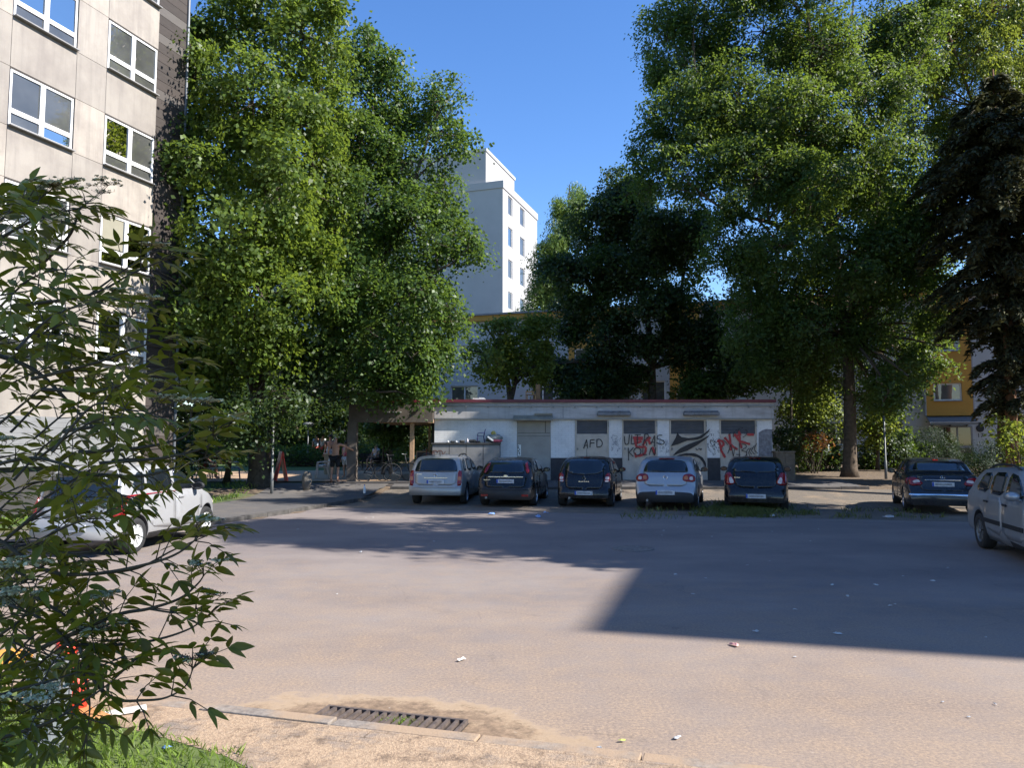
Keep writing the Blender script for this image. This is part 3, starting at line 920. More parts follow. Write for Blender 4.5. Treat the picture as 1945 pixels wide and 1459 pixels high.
fa.bb(kx(1069), kx(1069) + 0.02, KY - 0.112, KY - 0.103, zF + 0.05, kz(772.8), 1)
kb(fa, "fascia", [M['fascia'], M['steel']])
kb(MB().bb(kx(690), xR + 0.12, KY - 0.2, KY + DEP + 0.1, zT + 0.003, kz(759.5)), "roof_edge", simple('maroon_flashing', (0.13, 0.018, 0.03), 0.5, var=0.25, scale=2))
# grey steel door with hood
gd = MB().bb(kx(982) + 0.01, kx(1046) - 0.01, KY + 0.01, KY + 0.05, zB, kz(799.5))
gd.bb(kx(983), kx(1045), KY + 0.002, KY + 0.009, kz(829), kz(828.4), 1)
gd.bb(kx(983), kx(1045), KY + 0.002, KY + 0.009, kz(823), kz(822.4), 1)
gd.bb(kx(1035.5), kx(1036.5), KY - 0.003, KY + 0.009, kz(822), kz(801), 1)
gdo = kb(gd, "steel_door", [M['gdoor'], M['dark']])
nb = MB().bb(kx(983.5), kx(989.5), KY - 0.004, KY + 0.006, kz(866), kz(845))
for i in range(6): nb.box((kx(986 + random.uniform(-1.5, 1.5)), KY - 0.007, kz(848 + i * 3)), (0.05, 0.004, 0.035), 1, ry=random.uniform(-1, 1))
kb(nb, "paper_notice", [M['white'], M['spray']], gdo)
hd = MB().prism([(kx(975.5), KY - 0.103, kz(789)), (kx(975.5), KY - 0.55, kz(797)), (kx(975.5), KY - 0.55, kz(799.5)), (kx(975.5), KY - 0.103, kz(797.8))], (kx(1049.5) - kx(975.5), 0, 0))
hd.bb(kx(1015), kx(1049), KY - 0.2, KY - 0.103, kz(789), kz(785.5))
kb(hd, "door_hood", simple('rusty_beige_hood', (0.27, 0.235, 0.18), 0.7, var=0.3, scale=3))
# louvred doors
for (a, c, l0, l1) in doors:
    d_ = MB()
    X0, X1, L0, L1 = kx(a), kx(c), kx(l0), kx(l1)
    zt_, zl0, zl1 = kz(796), kz(824.5), kz(799)
    y0 = KY - 0.006
    wall_holes(d_, X0 + 0.005, X1 - 0.005, zB, zt_ - 0.003, [(L0, L1, zl0, zl1)], 0.06, y=y0)
    dd = kb(d_, "louvred_door", M['beige'])
    lv = MB(); n = 9
    for i in range(n):
        zc = zl0 + (zl1 - zl0) * (i + 0.5) / n
        lv.box(((L0 + L1) / 2, KY + 0.03, zc), (L1 - L0 - 0.004, 0.07, 0.008), rx=R(38))
    lv.bb(L0, L1, KY + 0.07, KY + 0.09, zl0, zl1)
    kb(lv, "louvre", M['louvre'], dd)
    fm = MB()
    for (p, q) in ((X0 + 0.01, X0 + 0.055), (X1 - 0.07, X1 - 0.025)): fm.bb(p, q, y0 - 0.028, y0 - 0.003, zB, zt_ - 0.06)
    fm.bb(X0 + 0.01, X1 - 0.025, y0 - 0.028, y0 - 0.003, zt_ - 0.06, zt_ - 0.01)
    kb(fm, "door_frame", M['beige'], dd)
    kb(MB().box((X1 - 0.03, y0 - 0.045, kz(806)), (0.03, 0.03, 0.2)).box((X0 + 0.1, y0 - 0.03, kz(853)), (0.05, 0.05, 0.08)), "hinge", M['steel'], dd)
# wall lamps, unlit
for (a, c, t, b_) in ((1134, 1197, 781, 790), (1297, 1364, 780.5, 789.5)):
    lm = MB().bb(kx(a), kx(c), KY - 0.32, KY - 0.105, kz(b_), kz(t + 3)); lm.bb(kx(a) + 0.03, kx(c) - 0.03, KY - 0.26, KY - 0.105, kz(t + 2.9), kz(t))
    kb(lm, "strip_lamp", simple('grimy_lamp', (0.17, 0.175, 0.19), 0.5, var=0.4, scale=8), bevel=0.02)
# right column painted patch
def ribbon(mb, pts, w, y, m=0, taper=False):
    """flat stroke in the x-z plane at depth y"""
    P = [Vector((p[0], p[1])) for p in pts]
    # resample with catmull-rom
    Q = []
    for i in range(len(P) - 1):
        p0, p1, p2, p3 = P[max(i - 1, 0)], P[i], P[i + 1], P[min(i + 2, len(P) - 1)]
        for k in range(4):
            t = k / 4
            Q.append(0.5 * ((2 * p1) + (p2 - p0) * t + (2 * p0 - 5 * p1 + 4 * p2 - p3) * t * t + (3 * p1 - p0 - 3 * p2 + p3) * t ** 3))
    Q.append(P[-1])
    vs = []
    for i, p in enumerate(Q):
        d = Q[min(i + 1, len(Q) - 1)] - Q[max(i - 1, 0)]
        if d.length < 1e-6: d = Vector((1, 0))
        d.normalize(); n = Vector((-d.y, d.x)) * w * 0.5 * random.uniform(0.85, 1.15)
        if taper: n *= max(0.25, math.sin(math.pi * (0.12 + 0.76 * i / (len(Q) - 1))))
        vs += [(p.x + n.x, y, p.y + n.y), (p.x - n.x, y, p.y - n.y)]
    mb.add(vs, [(2 * i, 2 * i + 1, 2 * i + 3, 2 * i + 2) for i in range(len(Q) - 1)], m)
def T5(p): return K(1080 + p[0] * 0.10283, 770 + p[1] * 0.10283)
def T6(p): return K(1260 + p[0] * 0.11311, 770 + p[1] * 0.11311)
def strokes(name, T, lst, w, mat, y, taper=False):
    mb = MB()
    for i, s in enumerate(lst): ribbon(mb, [T(p) for p in s], w, y - 0.0006 * (i % 7), 0, taper)
    return kb(mb, name, mat)
GY = KY - 0.04
def circ(cx, cy, r, n=12, a0=0, a1=360): return [(cx + r * math.cos(R(a0 + (a1 - a0) * i / n)), cy + r * math.sin(R(a0 + (a1 - a0) * i / n))) for i in range(n + 1)]
strokes("graffiti", T5, [[(275, 800), (305, 710), (330, 632)], [(330, 632), (342, 715), (350, 800)], [(298, 745), (350, 737)],
    [(400, 640), (396, 710), (394, 780)], [(398, 642), (440, 638), (478, 636)], [(396, 702), (440, 698), (476, 694)],
    [(522, 625), (520, 700), (520, 775)], [(515, 632), (580, 632), (620, 690), (600, 755), (520, 778)]], 0.034, M['spray'], GY)
strokes("graffiti", T5, [[(1030, 570), (1030, 640), (1045, 712), (1080, 722), (1105, 690), (1120, 540)], [(1165, 545), (1158, 640), (1155, 715)], [(1155, 715), (1185, 716), (1215, 712)],
    [(1215, 545), (1275, 546), (1335, 543)], [(1268, 545), (1268, 640), (1262, 720)], [(1405, 540), (1390, 640), (1370, 745)], [(1390, 545), (1450, 532), (1468, 590), (1395, 645)], [(1400, 645), (1430, 690), (1442, 745)],
    [(1515, 715), (1550, 640), (1582, 560)], [(1582, 560), (1584, 660), (1580, 770)], [(1535, 685), (1590, 682)], [(1725, 555), (1650, 560), (1635, 615), (1700, 640), (1762, 672), (1745, 715), (1690, 722), (1620, 690)],
    [(1098, 785), (1104, 900), (1105, 1020)], [(1195, 780), (1150, 830), (1110, 868)], [(1110, 868), (1150, 905), (1192, 948)], circ(1268, 852, 66), [(1250, 752), (1262, 748)], [(1305, 748), (1318, 745)],
    [(1370, 775), (1368, 850), (1370, 912)], [(1370, 912), (1405, 916), (1442, 912)], [(1488, 918), (1502, 850), (1520, 780)], [(1520, 780), (1550, 860), (1582, 930)], [(1582, 930), (1595, 860), (1606, 780)]], 0.034, M['spray'], GY - 0.012)
strokes("graffiti", T5, [[(1185, 600), (1280, 598), (1370, 602)], [(1200, 640), (1280, 625), (1365, 625)], [(1215, 595), (1228, 680), (1250, 765)], [(1245, 690), (1300, 682), (1345, 660)], [(1365, 745), (1420, 660), (1470, 590)], [(1440, 590), (1475, 650), (1508, 725)], [(1475, 590), (1510, 620)],
    [(1235, 770), (1330, 772), (1425, 768)], [(1425, 775), (1420, 840), (1400, 905)], [(1400, 900), (1310, 930), (1225, 940)], [(1222, 880), (1232, 920), (1246, 968)], [(1540, 770), (1570, 830), (1590, 905)]], 0.09, M['sprayred'], GY - 0.004)
mbz = MB()
for pl in ([(120, 690), (165, 610), (205, 540), (230, 450), (262, 505), (300, 533), (420, 552), (520, 540), (600, 520), (700, 460), (780, 390), (765, 430), (720, 480), (640, 552), (560, 580), (400, 592), (250, 652)],
           [(150, 852), (210, 780), (280, 722), (420, 652), (600, 588), (690, 545), (770, 498), (752, 530), (700, 572), (560, 672), (400, 762), (240, 815)]):
    mbz.poly([(T6(p)[0], GY - 0.008, T6(p)[1]) for p in pl])
ribbon(mbz, [T6(p) for p in [(215, 862), (350, 828), (500, 830), (620, 880), (690, 980), (708, 1085)]], 0.11, GY - 0.009, 0, True)
kb(mbz, "graffiti", M['spray'])
strokes("graffiti", T6, [[(545, 715), (548, 745), (575, 745)], [(585, 735), (600, 725), (592, 745)], [(618, 735), (632, 728), (628, 750), (615, 745), (618, 735)]], 0.03, M['spray'], GY - 0.006)
strokes("graffiti", T6, [[(450, 920), (440, 980), (430, 1030)], [(505, 915), (445, 975)], [(450, 970), (490, 990)], circ(525, 965, 18, 8), [(565, 935), (560, 990)], [(590, 1000), (590, 960), (610, 960), (612, 1000)], [(350, 500), (470, 492), (560, 510)], [(660, 1000), (680, 1030), (665, 1045)]], 0.02, M['spraygrey'], GY - 0.005)
strokes("graffiti", T6, [[(905, 620), (930, 590), (990, 610), (1005, 665), (960, 700)], [(935, 610), (955, 700), (965, 770)], [(960, 750), (1000, 820), (1035, 880)],
    [(1020, 540), (1090, 620), (1160, 690), (1240, 740)], [(1102, 490), (1115, 570), (1122, 660), (1130, 760)], [(1190, 480), (1230, 540), (1275, 600), (1340, 620), (1450, 655)], [(1258, 430), (1275, 520), (1282, 620), (1310, 725)], [(1180, 500), (1240, 510), (1300, 480)], [(1400, 490), (1515, 495)]], 0.085, M['sprayred'], GY - 0.003)
strokes("graffiti", T6, [[(1075, 812), (1100, 740), (1130, 655)], [(1130, 655), (1148, 750), (1168, 862)], [(1168, 862), (1185, 780), (1202, 700)], [(1270, 640), (1268, 750), (1272, 862)], [(1285, 650), (1365, 662), (1385, 705), (1305, 755)], [(1305, 758), (1382, 785), (1390, 830), (1360, 862)], [(1215, 830), (1272, 828)],
    [(1400, 860), (1392, 770), (1440, 720)], [(1440, 860), (1425, 780)], [(1480, 830), (1440, 770), (1470, 710)], [(1530, 830), (1475, 760), (1520, 680)], [(1580, 810), (1520, 740), (1560, 640)],
    [(1170, 540), (1175, 470), (1230, 410)], [(1240, 470), (1265, 400), (1330, 380)], [(1330, 540), (1380, 500), (1400, 430), (1360, 415)], [(990, 580), (1040, 620), (1080, 670)], [(1090, 490), (1130, 465)]], 0.026, M['spray'], GY - 0.011)
random.seed(21)
for (x0, x1, y0, y1, T, mm, n) in ((790, 965, 490, 950, T5, 'spraygrey', 30), (1670, 1850, 540, 920, T5, 'spraygrey', 34), (745, 945, 440, 850, T6, 'spray', 46)):
    L_ = []
    for i in range(n):
        cx_, cy_ = random.uniform(x0, x1), random.triangular(y0, y1, (y0 + y1) / 2)
        L_.append([(cx_ + random.uniform(-26, 26), cy_ + random.uniform(-34, 34)) for _ in range(3)])
    L_ = [[(min(max(p[0], x0), x1), p[1]) for p in s] for s in L_]
    strokes("scribble", T, L_, 0.012, M[mm], KY - 0.008)
pm = MB()
pm.poly([(K(px, py)[0], KY - 0.006, K(px, py)[1]) for px, py in [(1440.5, 869), (1441, 822), (1447, 818), (1455, 815), (1466.5, 816), (1466.5, 869)]])
kb(pm, "painted_patch", M['patch'])
# open canopy on the left: deep beam, timber soffit, posts
cz0, cz1 = kz(803), kz(770)
cl0 = kx(668)
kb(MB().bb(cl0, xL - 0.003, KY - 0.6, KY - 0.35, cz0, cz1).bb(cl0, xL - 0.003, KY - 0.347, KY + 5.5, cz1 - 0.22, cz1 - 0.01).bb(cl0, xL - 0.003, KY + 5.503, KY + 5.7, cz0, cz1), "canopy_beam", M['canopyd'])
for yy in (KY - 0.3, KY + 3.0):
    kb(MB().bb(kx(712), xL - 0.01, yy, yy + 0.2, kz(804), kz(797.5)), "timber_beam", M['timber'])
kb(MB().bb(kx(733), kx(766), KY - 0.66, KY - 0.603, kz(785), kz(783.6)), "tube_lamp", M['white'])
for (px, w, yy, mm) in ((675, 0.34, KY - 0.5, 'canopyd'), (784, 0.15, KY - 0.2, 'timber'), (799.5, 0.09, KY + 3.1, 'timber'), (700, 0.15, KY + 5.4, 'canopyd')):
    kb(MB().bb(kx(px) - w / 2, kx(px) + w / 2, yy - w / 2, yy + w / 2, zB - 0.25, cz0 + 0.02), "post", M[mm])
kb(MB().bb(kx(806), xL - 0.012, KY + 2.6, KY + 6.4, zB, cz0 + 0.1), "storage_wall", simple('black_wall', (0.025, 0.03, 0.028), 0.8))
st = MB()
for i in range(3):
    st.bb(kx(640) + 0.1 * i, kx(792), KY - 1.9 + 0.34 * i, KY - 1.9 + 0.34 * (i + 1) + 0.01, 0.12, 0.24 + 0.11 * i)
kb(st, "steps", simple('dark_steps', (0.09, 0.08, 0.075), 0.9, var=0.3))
# ---------------------------------------------------------------- foliage
LM = {
 'maple': leafmat('maple_leaf', (0.05, 0.078, 0.014), (0.108, 0.165, 0.03), (0.42, 0.55, 0.06), 0.42),
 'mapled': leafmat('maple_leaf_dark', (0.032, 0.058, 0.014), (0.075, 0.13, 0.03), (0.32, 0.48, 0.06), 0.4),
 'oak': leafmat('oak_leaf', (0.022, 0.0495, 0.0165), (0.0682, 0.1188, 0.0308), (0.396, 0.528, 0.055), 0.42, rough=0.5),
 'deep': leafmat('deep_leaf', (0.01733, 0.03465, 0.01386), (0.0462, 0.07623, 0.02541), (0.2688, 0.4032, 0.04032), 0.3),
 'pale': leafmat('pale_leaf', (0.08, 0.12, 0.02), (0.19, 0.24, 0.045), (0.5, 0.56, 0.06), 0.42),
 'larch': leafmat('larch_leaf', (0.0561, 0.1075, 0.02805), (0.1263, 0.1963, 0.05143), (0.396, 0.528, 0.088), 0.4),
 'spruce': leafmat('spruce_needle', (0.0405, 0.04185, 0.0243), (0.0945, 0.0945, 0.0486), (0.189, 0.189, 0.054), 0.12, 0.7, 0.2),
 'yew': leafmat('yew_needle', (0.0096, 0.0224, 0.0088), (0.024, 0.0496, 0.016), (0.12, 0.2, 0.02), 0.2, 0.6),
 'red': leafmat('copper_leaf', (0.09, 0.035, 0.014), (0.24, 0.10, 0.04), (0.5, 0.22, 0.05), 0.4),
 'elder': leafmat('elder_leaf', (0.04306, 0.06851, 0.0087), (0.137, 0.1644, 0.01914), (0.5832, 0.5292, 0.0252), 0.33, 0.4, 0.4),
}

def nrmz(a): return a / np.maximum(np.linalg.norm(a, axis=-1, keepdims=True), 1e-9)

def leaf_quads(C, Nn, L, asp, fold=0.18, T=None):
    n = len(C)
    T = rng.normal(size=(n, 3)) if T is None else T
    T = nrmz(T - Nn * (T * Nn).sum(1, keepdims=True))
    B = np.cross(Nn, T)
    L = L[:, None]
    W = L * asp
    V = np.empty((n, 4, 3))
    V[:, 0] = C - T * L * 0.5
    V[:, 1] = C + B * W * 0.5 + Nn * L * fold + T * L * 0.05
    V[:, 2] = C + T * L * 0.5
    V[:, 3] = C - B * W * 0.5 + Nn * L * fold + T * L * 0.05
    return V.reshape(-1, 3)

def crown_leaves(lobes, leaf, asp, perclump=26, clr=0.42, dens=1.0, gap=0.36, gscale=1.1, droop=0.0, up=0.5, shell=0.24, T=None, split=True):
    """lobes: (centre, radii) -> vertex array of leaf quads, list of clump centres per lobe"""
    allV, cl = [], []
    if split:
        sub = []
        for (c, r) in lobes:
            c = Vector(c); m_ = max(0.5, min(r)) 
            if max(r) < 0.75: sub.append((tuple(c), r, None)); continue
            sub.append((tuple(c), (r[0] * .72, r[1] * .72, r[2] * .72), None)); main = tuple(c)
            nsub = 4 if max(r) < 1.3 else 7
            for _ in range(nsub):
                d = Vector((random.gauss(0, 1), random.gauss(0, 1), random.gauss(0, 1))).normalized()
                k = random.uniform(.34, .5)
                p = Vector((c.x + d.x * r[0] * .72, c.y + d.y * r[1] * .72, c.z + d.z * r[2] * .72))
                sub.append((tuple(p), (r[0] * k, r[1] * k, r[2] * k * .8), main))
        lobes = sub
    else: lobes = [(c, r, None) for c, r in lobes]
    leaf = leaf * 0.82; perclump = int(perclump * 1.4); dens = dens * 1.35
    for (c, r, par) in lobes:
        c = np.array(c); r = np.array(r)
        area = 4 * math.pi * (((r[0] * r[1]) ** 1.6 + (r[0] * r[2]) ** 1.6 + (r[1] * r[2]) ** 1.6) / 3) ** (1 / 1.6)
        n = max(6, int(area * dens * 0.85 / (math.pi * clr * clr)))
        d = nrmz(rng.normal(size=(n, 3)))
        rr = 1.06 - np.abs(rng.normal(size=n)) * shell
        rr = np.clip(rr, 0.15, 1.1)
        bumps_ = np.array([noise.noise(Vector(c + d[i] * r) * 0.55) for i in range(n)])
        P = c + d * rr[:, None] * r * (1 + 0.22 * bumps_[:, None])
        keep = np.array([noise.noise(Vector(p) / gscale) > -0.5 + gap * 0.9 - 0.35 for p in P])
        P, dd = P[keep], d[keep]
        if len(P) == 0: continue
        cl.append((c, P, par))
        nc = nrmz(dd * 1.1 + np.array([0, 0, up]) + rng.normal(size=P.shape) * 0.4)
        k = perclump
        Pn = np.repeat(P, k, 0); Nc = np.repeat(nc, k, 0)
        off = rng.normal(size=Pn.shape) * clr * 0.62 * np.repeat(rng.uniform(0.7, 1.35, size=(len(P), 1)), k, 0)
        h = (off * Nc).sum(1, keepdims=True)
        off = off - Nc * h * 0.62
        radial = np.linalg.norm(off, axis=1, keepdims=True)
        C = Pn + off
        C[:, 2] -= (radial[:, 0] ** 2) * (0.35 + droop)
        Nl = nrmz(Nc + rng.normal(size=Pn.shape) * 0.4)
        tt = None
        if droop > 0.2: tt = np.tile(np.array([[0, 0, -1.0]]), (len(C), 1)) + rng.normal(size=C.shape) * 0.45; Nl = nrmz(Nl + dd.repeat(k, 0) * 0.8)
        allV.append(leaf_quads(C, Nl, leaf * rng.uniform(0.65, 1.25, size=len(C)), asp, T=tt))
    return np.concatenate(allV), cl

def curve_pts(a, b, n=6, sag=0.0, wob=0.15):
    a, b = Vector(a), Vector(b); L = (b - a).length
    o1 = Vector((random.gauss(0, 1), random.gauss(0, 1), random.gauss(0, 1))) * wob * L * 0.5
    pts = []
    for i in range(n + 1):
        t = i / n
        p = a.lerp(b, t) + o1 * math.sin(math.pi * t) * 0.6 + Vector((0, 0, 1)) * (sag * L * math.sin(math.pi * t))
        pts.append(p)
    return pts

def tree(name, label, base, stems, lobes, leafm, barkm='bark', leaf=0.17, asp=0.75, trunk_r=0.25, group=None, cat="tree", twig=5, limb_r=0.085, base_dir=None, **kw):
    """stems: list of polylines [(x,y,z)...] in world coordinates from the foot upwards (with taper)"""
    root = empty(name, base, 0, label, cat, group)
    bo = Vector(base)
    tb = MB()
    tips = []
    for pts, r0, r1 in stems:
        pts = [Vector(p) - bo for p in pts]
        Q = []
        for i in range(len(pts) - 1):
            p0, p1, p2, p3 = pts[max(i - 1, 0)], pts[i], pts[i + 1], pts[min(i + 2, len(pts) - 1)]
            for k in range(5):
                t = k / 5
                Q.append(0.5 * ((2 * p1) + (p2 - p0) * t + (2 * p0 - 5 * p1 + 4 * p2 - p3) * t * t + (3 * p1 - p0 - 3 * p2 + p3) * t ** 3))
        Q.append(pts[-1])
        n = len(Q)
        rad = [r0 + (r1 - r0) * (i / (n - 1)) ** 0.8 for i in range(n)]
        for i in range(n):
            hh = Q[i].z
            if hh < 0.7 and pts[0].z < 0.3: rad[i] *= 1 + 0.35 * (1 - hh / 0.7) ** 2
        tb.tube(Q, rad, 10)
        tips.append((Q, rad))
    tr = tb.build("trunk", M[barkm], root, smooth=True)
    lb = [(np.array(c) - np.array(bo), r) for c, r in lobes]
    V, cl = crown_leaves(lb, leaf, asp, **kw)
    lm = MB()
    for ci, (c, P, par) in enumerate(cl):
        c = Vector(c)
        best = None
        for Q, rad in tips:
            for q, rr in zip(Q[len(Q) // 3:], rad[len(Q) // 3:]):
                d = (c - q).length + 1.6 * max(0.0, q.z - (c.z - 0.5 * math.hypot(c.x - q.x, c.y - q.y)))
                if best is None or d < best[0]: best = (d, q, rr)
        q, rr = best[1], best[2]
        r0 = min(rr * 0.7, limb_r)
        if par is not None: q = Vector(par); r0 = 0.03
        cc = c + Vector((random.uniform(-.3, .3), random.uniform(-.3, .3), random.uniform(-.2, .4)))
        path = curve_pts(q, cc, 6, 0.04, 0.16)
        lm.tube(path, [r0 * (1 - 0.6 * i / 6) for i in range(7)], 6, cap=False)
        for p in P[::twig]:
            s = path[random.choice((2, 3, 4, 5, 6))]
            pp = curve_pts(s, p, 3, 0.05, 0.2)
            lm.tube(pp, [r0 * 0.35, r0 * 0.26, r0 * 0.18, 0.006], 4, cap=False)
    lm.build("limb", M[barkm], root, smooth=True)
    F = np.arange(len(V)).reshape(-1, 4)
    np_mesh("crown", V, F, LM[leafm], root)
    return root

def LB(px, py, rx, ry, Y, ydepth=None):
    """lobe seen at photo pixel, radii in pixels, at distance Y"""
    c = D(px, py, Y); s = Y / FPX * 1.02
    r = (rx * s, (ydepth if ydepth else (rx + ry) / 2 * s), ry * s)
    return (tuple(c), r)

def J(lobes, n, spread=0.55, sc=(0.35, 0.6)):
    """add smaller lobes around the given ones"""
    out = list(lobes)
    for (c, r) in lobes:
        for _ in range(n):
            d = Vector((random.gauss(0, 1), random.gauss(0, 1), random.gauss(0, 1))).normalized()
            k = random.uniform(*sc)
            out.append(((c[0] + d.x * r[0] * 0.9, c[1] + d.y * r[1] * 0.9, c[2] + d.z * r[2] * 0.85), (r[0] * k, r[1] * k, r[2] * k)))
    return out

random.seed(5)
# two maples on the left -----------------------------------------------------
ba = GH(492, 922)
Yt = ba.y
def at(px, py, Y): return tuple(D(px, py, Y))
stA = [([tuple(ba - Vector((0, 0, .1))), at(487, 800, Yt), at(497, 640, Yt), at(520, 420, Yt), at(535, 200, Yt + .3), at(560, 70, Yt + .3)], 0.36, 0.05),
       ([at(489, 760, Yt), at(455, 640, Yt - .5), at(425, 470, Yt - 1), at(420, 250, Yt - 1)], 0.2, 0.05),
       ([at(495, 700, Yt), at(545, 560, Yt - .6), at(600, 380, Yt - 1), at(620, 180, Yt - .6)], 0.2, 0.05)]
lobA = [LB(560, 60, 100, 75, Yt), LB(480, 110, 90, 80, Yt + 1), LB(610, 130, 70, 90, Yt - .8), LB(420, 210, 70, 80, Yt - 1), LB(520, 250, 120, 90, Yt - 1.6), LB(610, 280, 80, 90, Yt - .5),
        LB(430, 370, 110, 90, Yt - 1.2), LB(560, 400, 100, 90, Yt - 2.4), LB(380, 500, 80, 90, Yt - 1), LB(500, 480, 115, 95, Yt - 2.6), LB(430, 600, 110, 80, Yt - 2),
        LB(540, 590, 110, 80, Yt - 2.2), LB(370, 680, 60, 60, Yt), LB(470, 330, 90, 80, Yt + 2), LB(560, 480, 100, 90, Yt + 2), LB(400, 150, 50, 60, Yt + .5), LB(350, 420, 50, 70, Yt - .2), LB(352, 560, 50, 70, Yt - 1), LB(372, 250, 40, 70, Yt), LB(640, 360, 60, 80, Yt + 1.5), LB(640, 470, 70, 80, Yt + .8), LB(620, 560, 70, 70, Yt), LB(590, 650, 80, 60, Yt + .5), LB(350, 640, 60, 70, Yt + .5), LB(330, 720, 55, 50, Yt + .8), LB(420, 700, 80, 60, Yt + .3), LB(520, 670, 90, 60, Yt - .5), LB(655, 180, 40, 60, Yt + 1)]
lobA = [((c[0], c[1] - 2.2, c[2]), r) for c, r in lobA]
tree("maple_tree", "tall leafy maple with sunlit yellow green crown beside the concrete apartment block", tuple(ba), stA, J(lobA, 1), 'maple', leaf=0.19, trunk_r=.36, dens=0.85, gap=0.36)
bb_ = GH(506, 913)
Yb = bb_.y
Yr = Yt + 1.5
stB = [([tuple(bb_ - Vector((0, 0, .1))), at(512, 830, Yb), at(560, 720, Yr), at(650, 560, Yr), at(690, 380, Yr), at(715, 150, Yr)], 0.22, 0.05),
       ([at(590, 680, Yr), at(690, 560, Yr - 1), at(760, 420, Yr - 1), at(820, 240, Yr - .5)], 0.18, 0.05),
       ([at(530, 790, Yr), at(640, 600, Yr - 1.5), at(770, 540, Yr - 2), at(860, 500, Yr - 2)], 0.15, 0.04)]
lobB = [LB(712, 95, 38, 45, Yr), LB(720, 190, 70, 70, Yr), LB(690, 280, 75, 75, Yr - .8), LB(835, 190, 45, 50, Yr), LB(850, 255, 60, 60, Yr - .5), LB(770, 310, 80, 75, Yr - 1), LB(840, 370, 60, 70, Yr - 1),
        LB(700, 400, 95, 85, Yr - 2), LB(800, 450, 100, 80, Yr - 2), LB(870, 470, 52, 45, Yr - 1.5), LB(680, 540, 100, 85, Yr - 2.4), LB(790, 560, 95, 75, Yr - 2.5), LB(850, 590, 50, 60, Yr - 1.5), LB(640, 640, 90, 70, Yr - 1.5),
        LB(750, 660, 105, 65, Yr - 2.6), LB(830, 680, 55, 55, Yr - 2.2), LB(690, 720, 90, 50, Yr - 2), LB(780, 735, 70, 38, Yr - 2.4), LB(620, 430, 60, 80, Yr + 1), LB(720, 500, 90, 90, Yr + 2), LB(640, 250, 50, 70, Yr), LB(660, 330, 60, 70, Yr), LB(780, 210, 50, 60, Yr + .5), LB(660, 130, 35, 50, Yr), LB(745, 250, 70, 60, Yr + .5)]
tree("maple_tree", "broad leaning maple whose right hand limbs hang over the garage canopy roof", tuple(bb_), stB, J(lobB, 1), 'mapled', leaf=0.18, trunk_r=.3, dens=0.85, gap=0.36)
# low dark overhang at the foot of the maples
bs = GH(430, 915)
lobC = [LB(440, 790, 75, 48, Yt - 3.2), LB(520, 775, 70, 42, Yt - 3), LB(380, 770, 60, 50, Yt - 2), LB(590, 745, 50, 36, Yt - 1.5), LB(450, 828, 60, 32, Yt - 3), LB(360, 840, 50, 45, Yt + 1), LB(560, 715, 70, 45, Yt - 1)]
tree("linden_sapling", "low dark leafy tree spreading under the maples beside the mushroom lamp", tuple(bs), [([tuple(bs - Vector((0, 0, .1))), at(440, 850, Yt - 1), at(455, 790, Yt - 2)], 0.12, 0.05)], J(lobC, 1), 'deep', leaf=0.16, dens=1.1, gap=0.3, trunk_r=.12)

# small tree behind the garage
YS = 36.8
sb = D(965, 790, YS); sb.z = H(sb.x, sb.y)
stS = [([tuple(sb), at(968, 750, YS), at(950, 680, YS), at(935, 630, YS)], 0.2, 0.05), ([at(968, 770, YS), at(985, 700, YS), at(1000, 630, YS)], 0.15, 0.04)]
lobS = [LB(960, 635, 60, 40, YS), LB(1005, 660, 45, 50, YS), LB(925, 680, 40, 38, YS), LB(990, 710, 45, 40, YS), LB(950, 690, 40, 35, YS - 1), LB(1020, 620, 30, 25, YS), LB(1015, 690, 35, 45, YS + 1), LB(900, 665, 25, 25, YS)]
tree("small_tree", "small bright green tree with forked trunk behind the garage roof", tuple(sb), stS, J(lobS, 1), 'pale', leaf=0.2, dens=0.8, gap=0.5, trunk_r=.2)

# feathery conical tree
YL = 52.0
lb0 = D(1070, 800, YL); lb0.z = 0.7
lobL = []
for i in range(30):
    t = i / 29
    py = 360 + 260 * t
    w = 18 + 72 * t ** 0.8
    lobL.append(LB(1086 - 48 * t + random.uniform(-.7, .7) * w, py, w * random.uniform(.35, .6), 20 + 12 * t, YL + random.uniform(-1.5, 1.5)))
tree("feathery_conifer", "pale green feathery conical tree rising between white tower and dark trees", tuple(lb0), [([tuple(lb0), at(1072, 620, YL), at(1082, 350, YL)], 0.28, 0.03)], lobL, 'larch', leaf=0.26, asp=0.3, dens=1.0, gap=0.45, clr=0.5, droop=0.5, perclump=30)

# dark maple behind the garage
YM = 40.0
mb0 = D(1237, 800, YM); mb0.z = H(mb0.x, YM)
stM = [([tuple(mb0), at(1238, 700, YM), at(1225, 560, YM), at(1210, 400, YM)], 0.3, 0.05), ([at(1238, 680, YM), at(1290, 560, YM), at(1310, 440, YM)], 0.14, 0.04), ([at(1236, 690, YM), at(1150, 600, YM), at(1110, 520, YM)], 0.14, 0.04)]
lobM = [LB(1200, 375, 70, 60, YM), LB(1140, 440, 70, 65, YM), LB(1240, 450, 90, 80, YM - 1), LB(1120, 540, 80, 65, YM - 1), LB(1210, 560, 105, 75, YM - 2), LB(1310, 470, 60, 80, YM), LB(1310, 590, 80, 70, YM - 1), LB(1150, 640, 80, 45, YM - 1), LB(1260, 660, 70, 38, YM - 1), LB(1090, 600, 45, 55, YM), LB(1340, 690, 70, 50, YM - .5), LB(1200, 480, 90, 90, YM + 2), LB(1100, 710, 70, 48, YM + 1), LB(1180, 720, 70, 38, YM + 1), LB(1060, 715, 40, 40, YM + .5)]
tree("maple_tree", "dense very dark maple standing directly behind the garage roof", tuple(mb0), stM, J(lobM, 1), 'deep', leaf=0.21, dens=1.0, gap=0.42, trunk_r=.3)

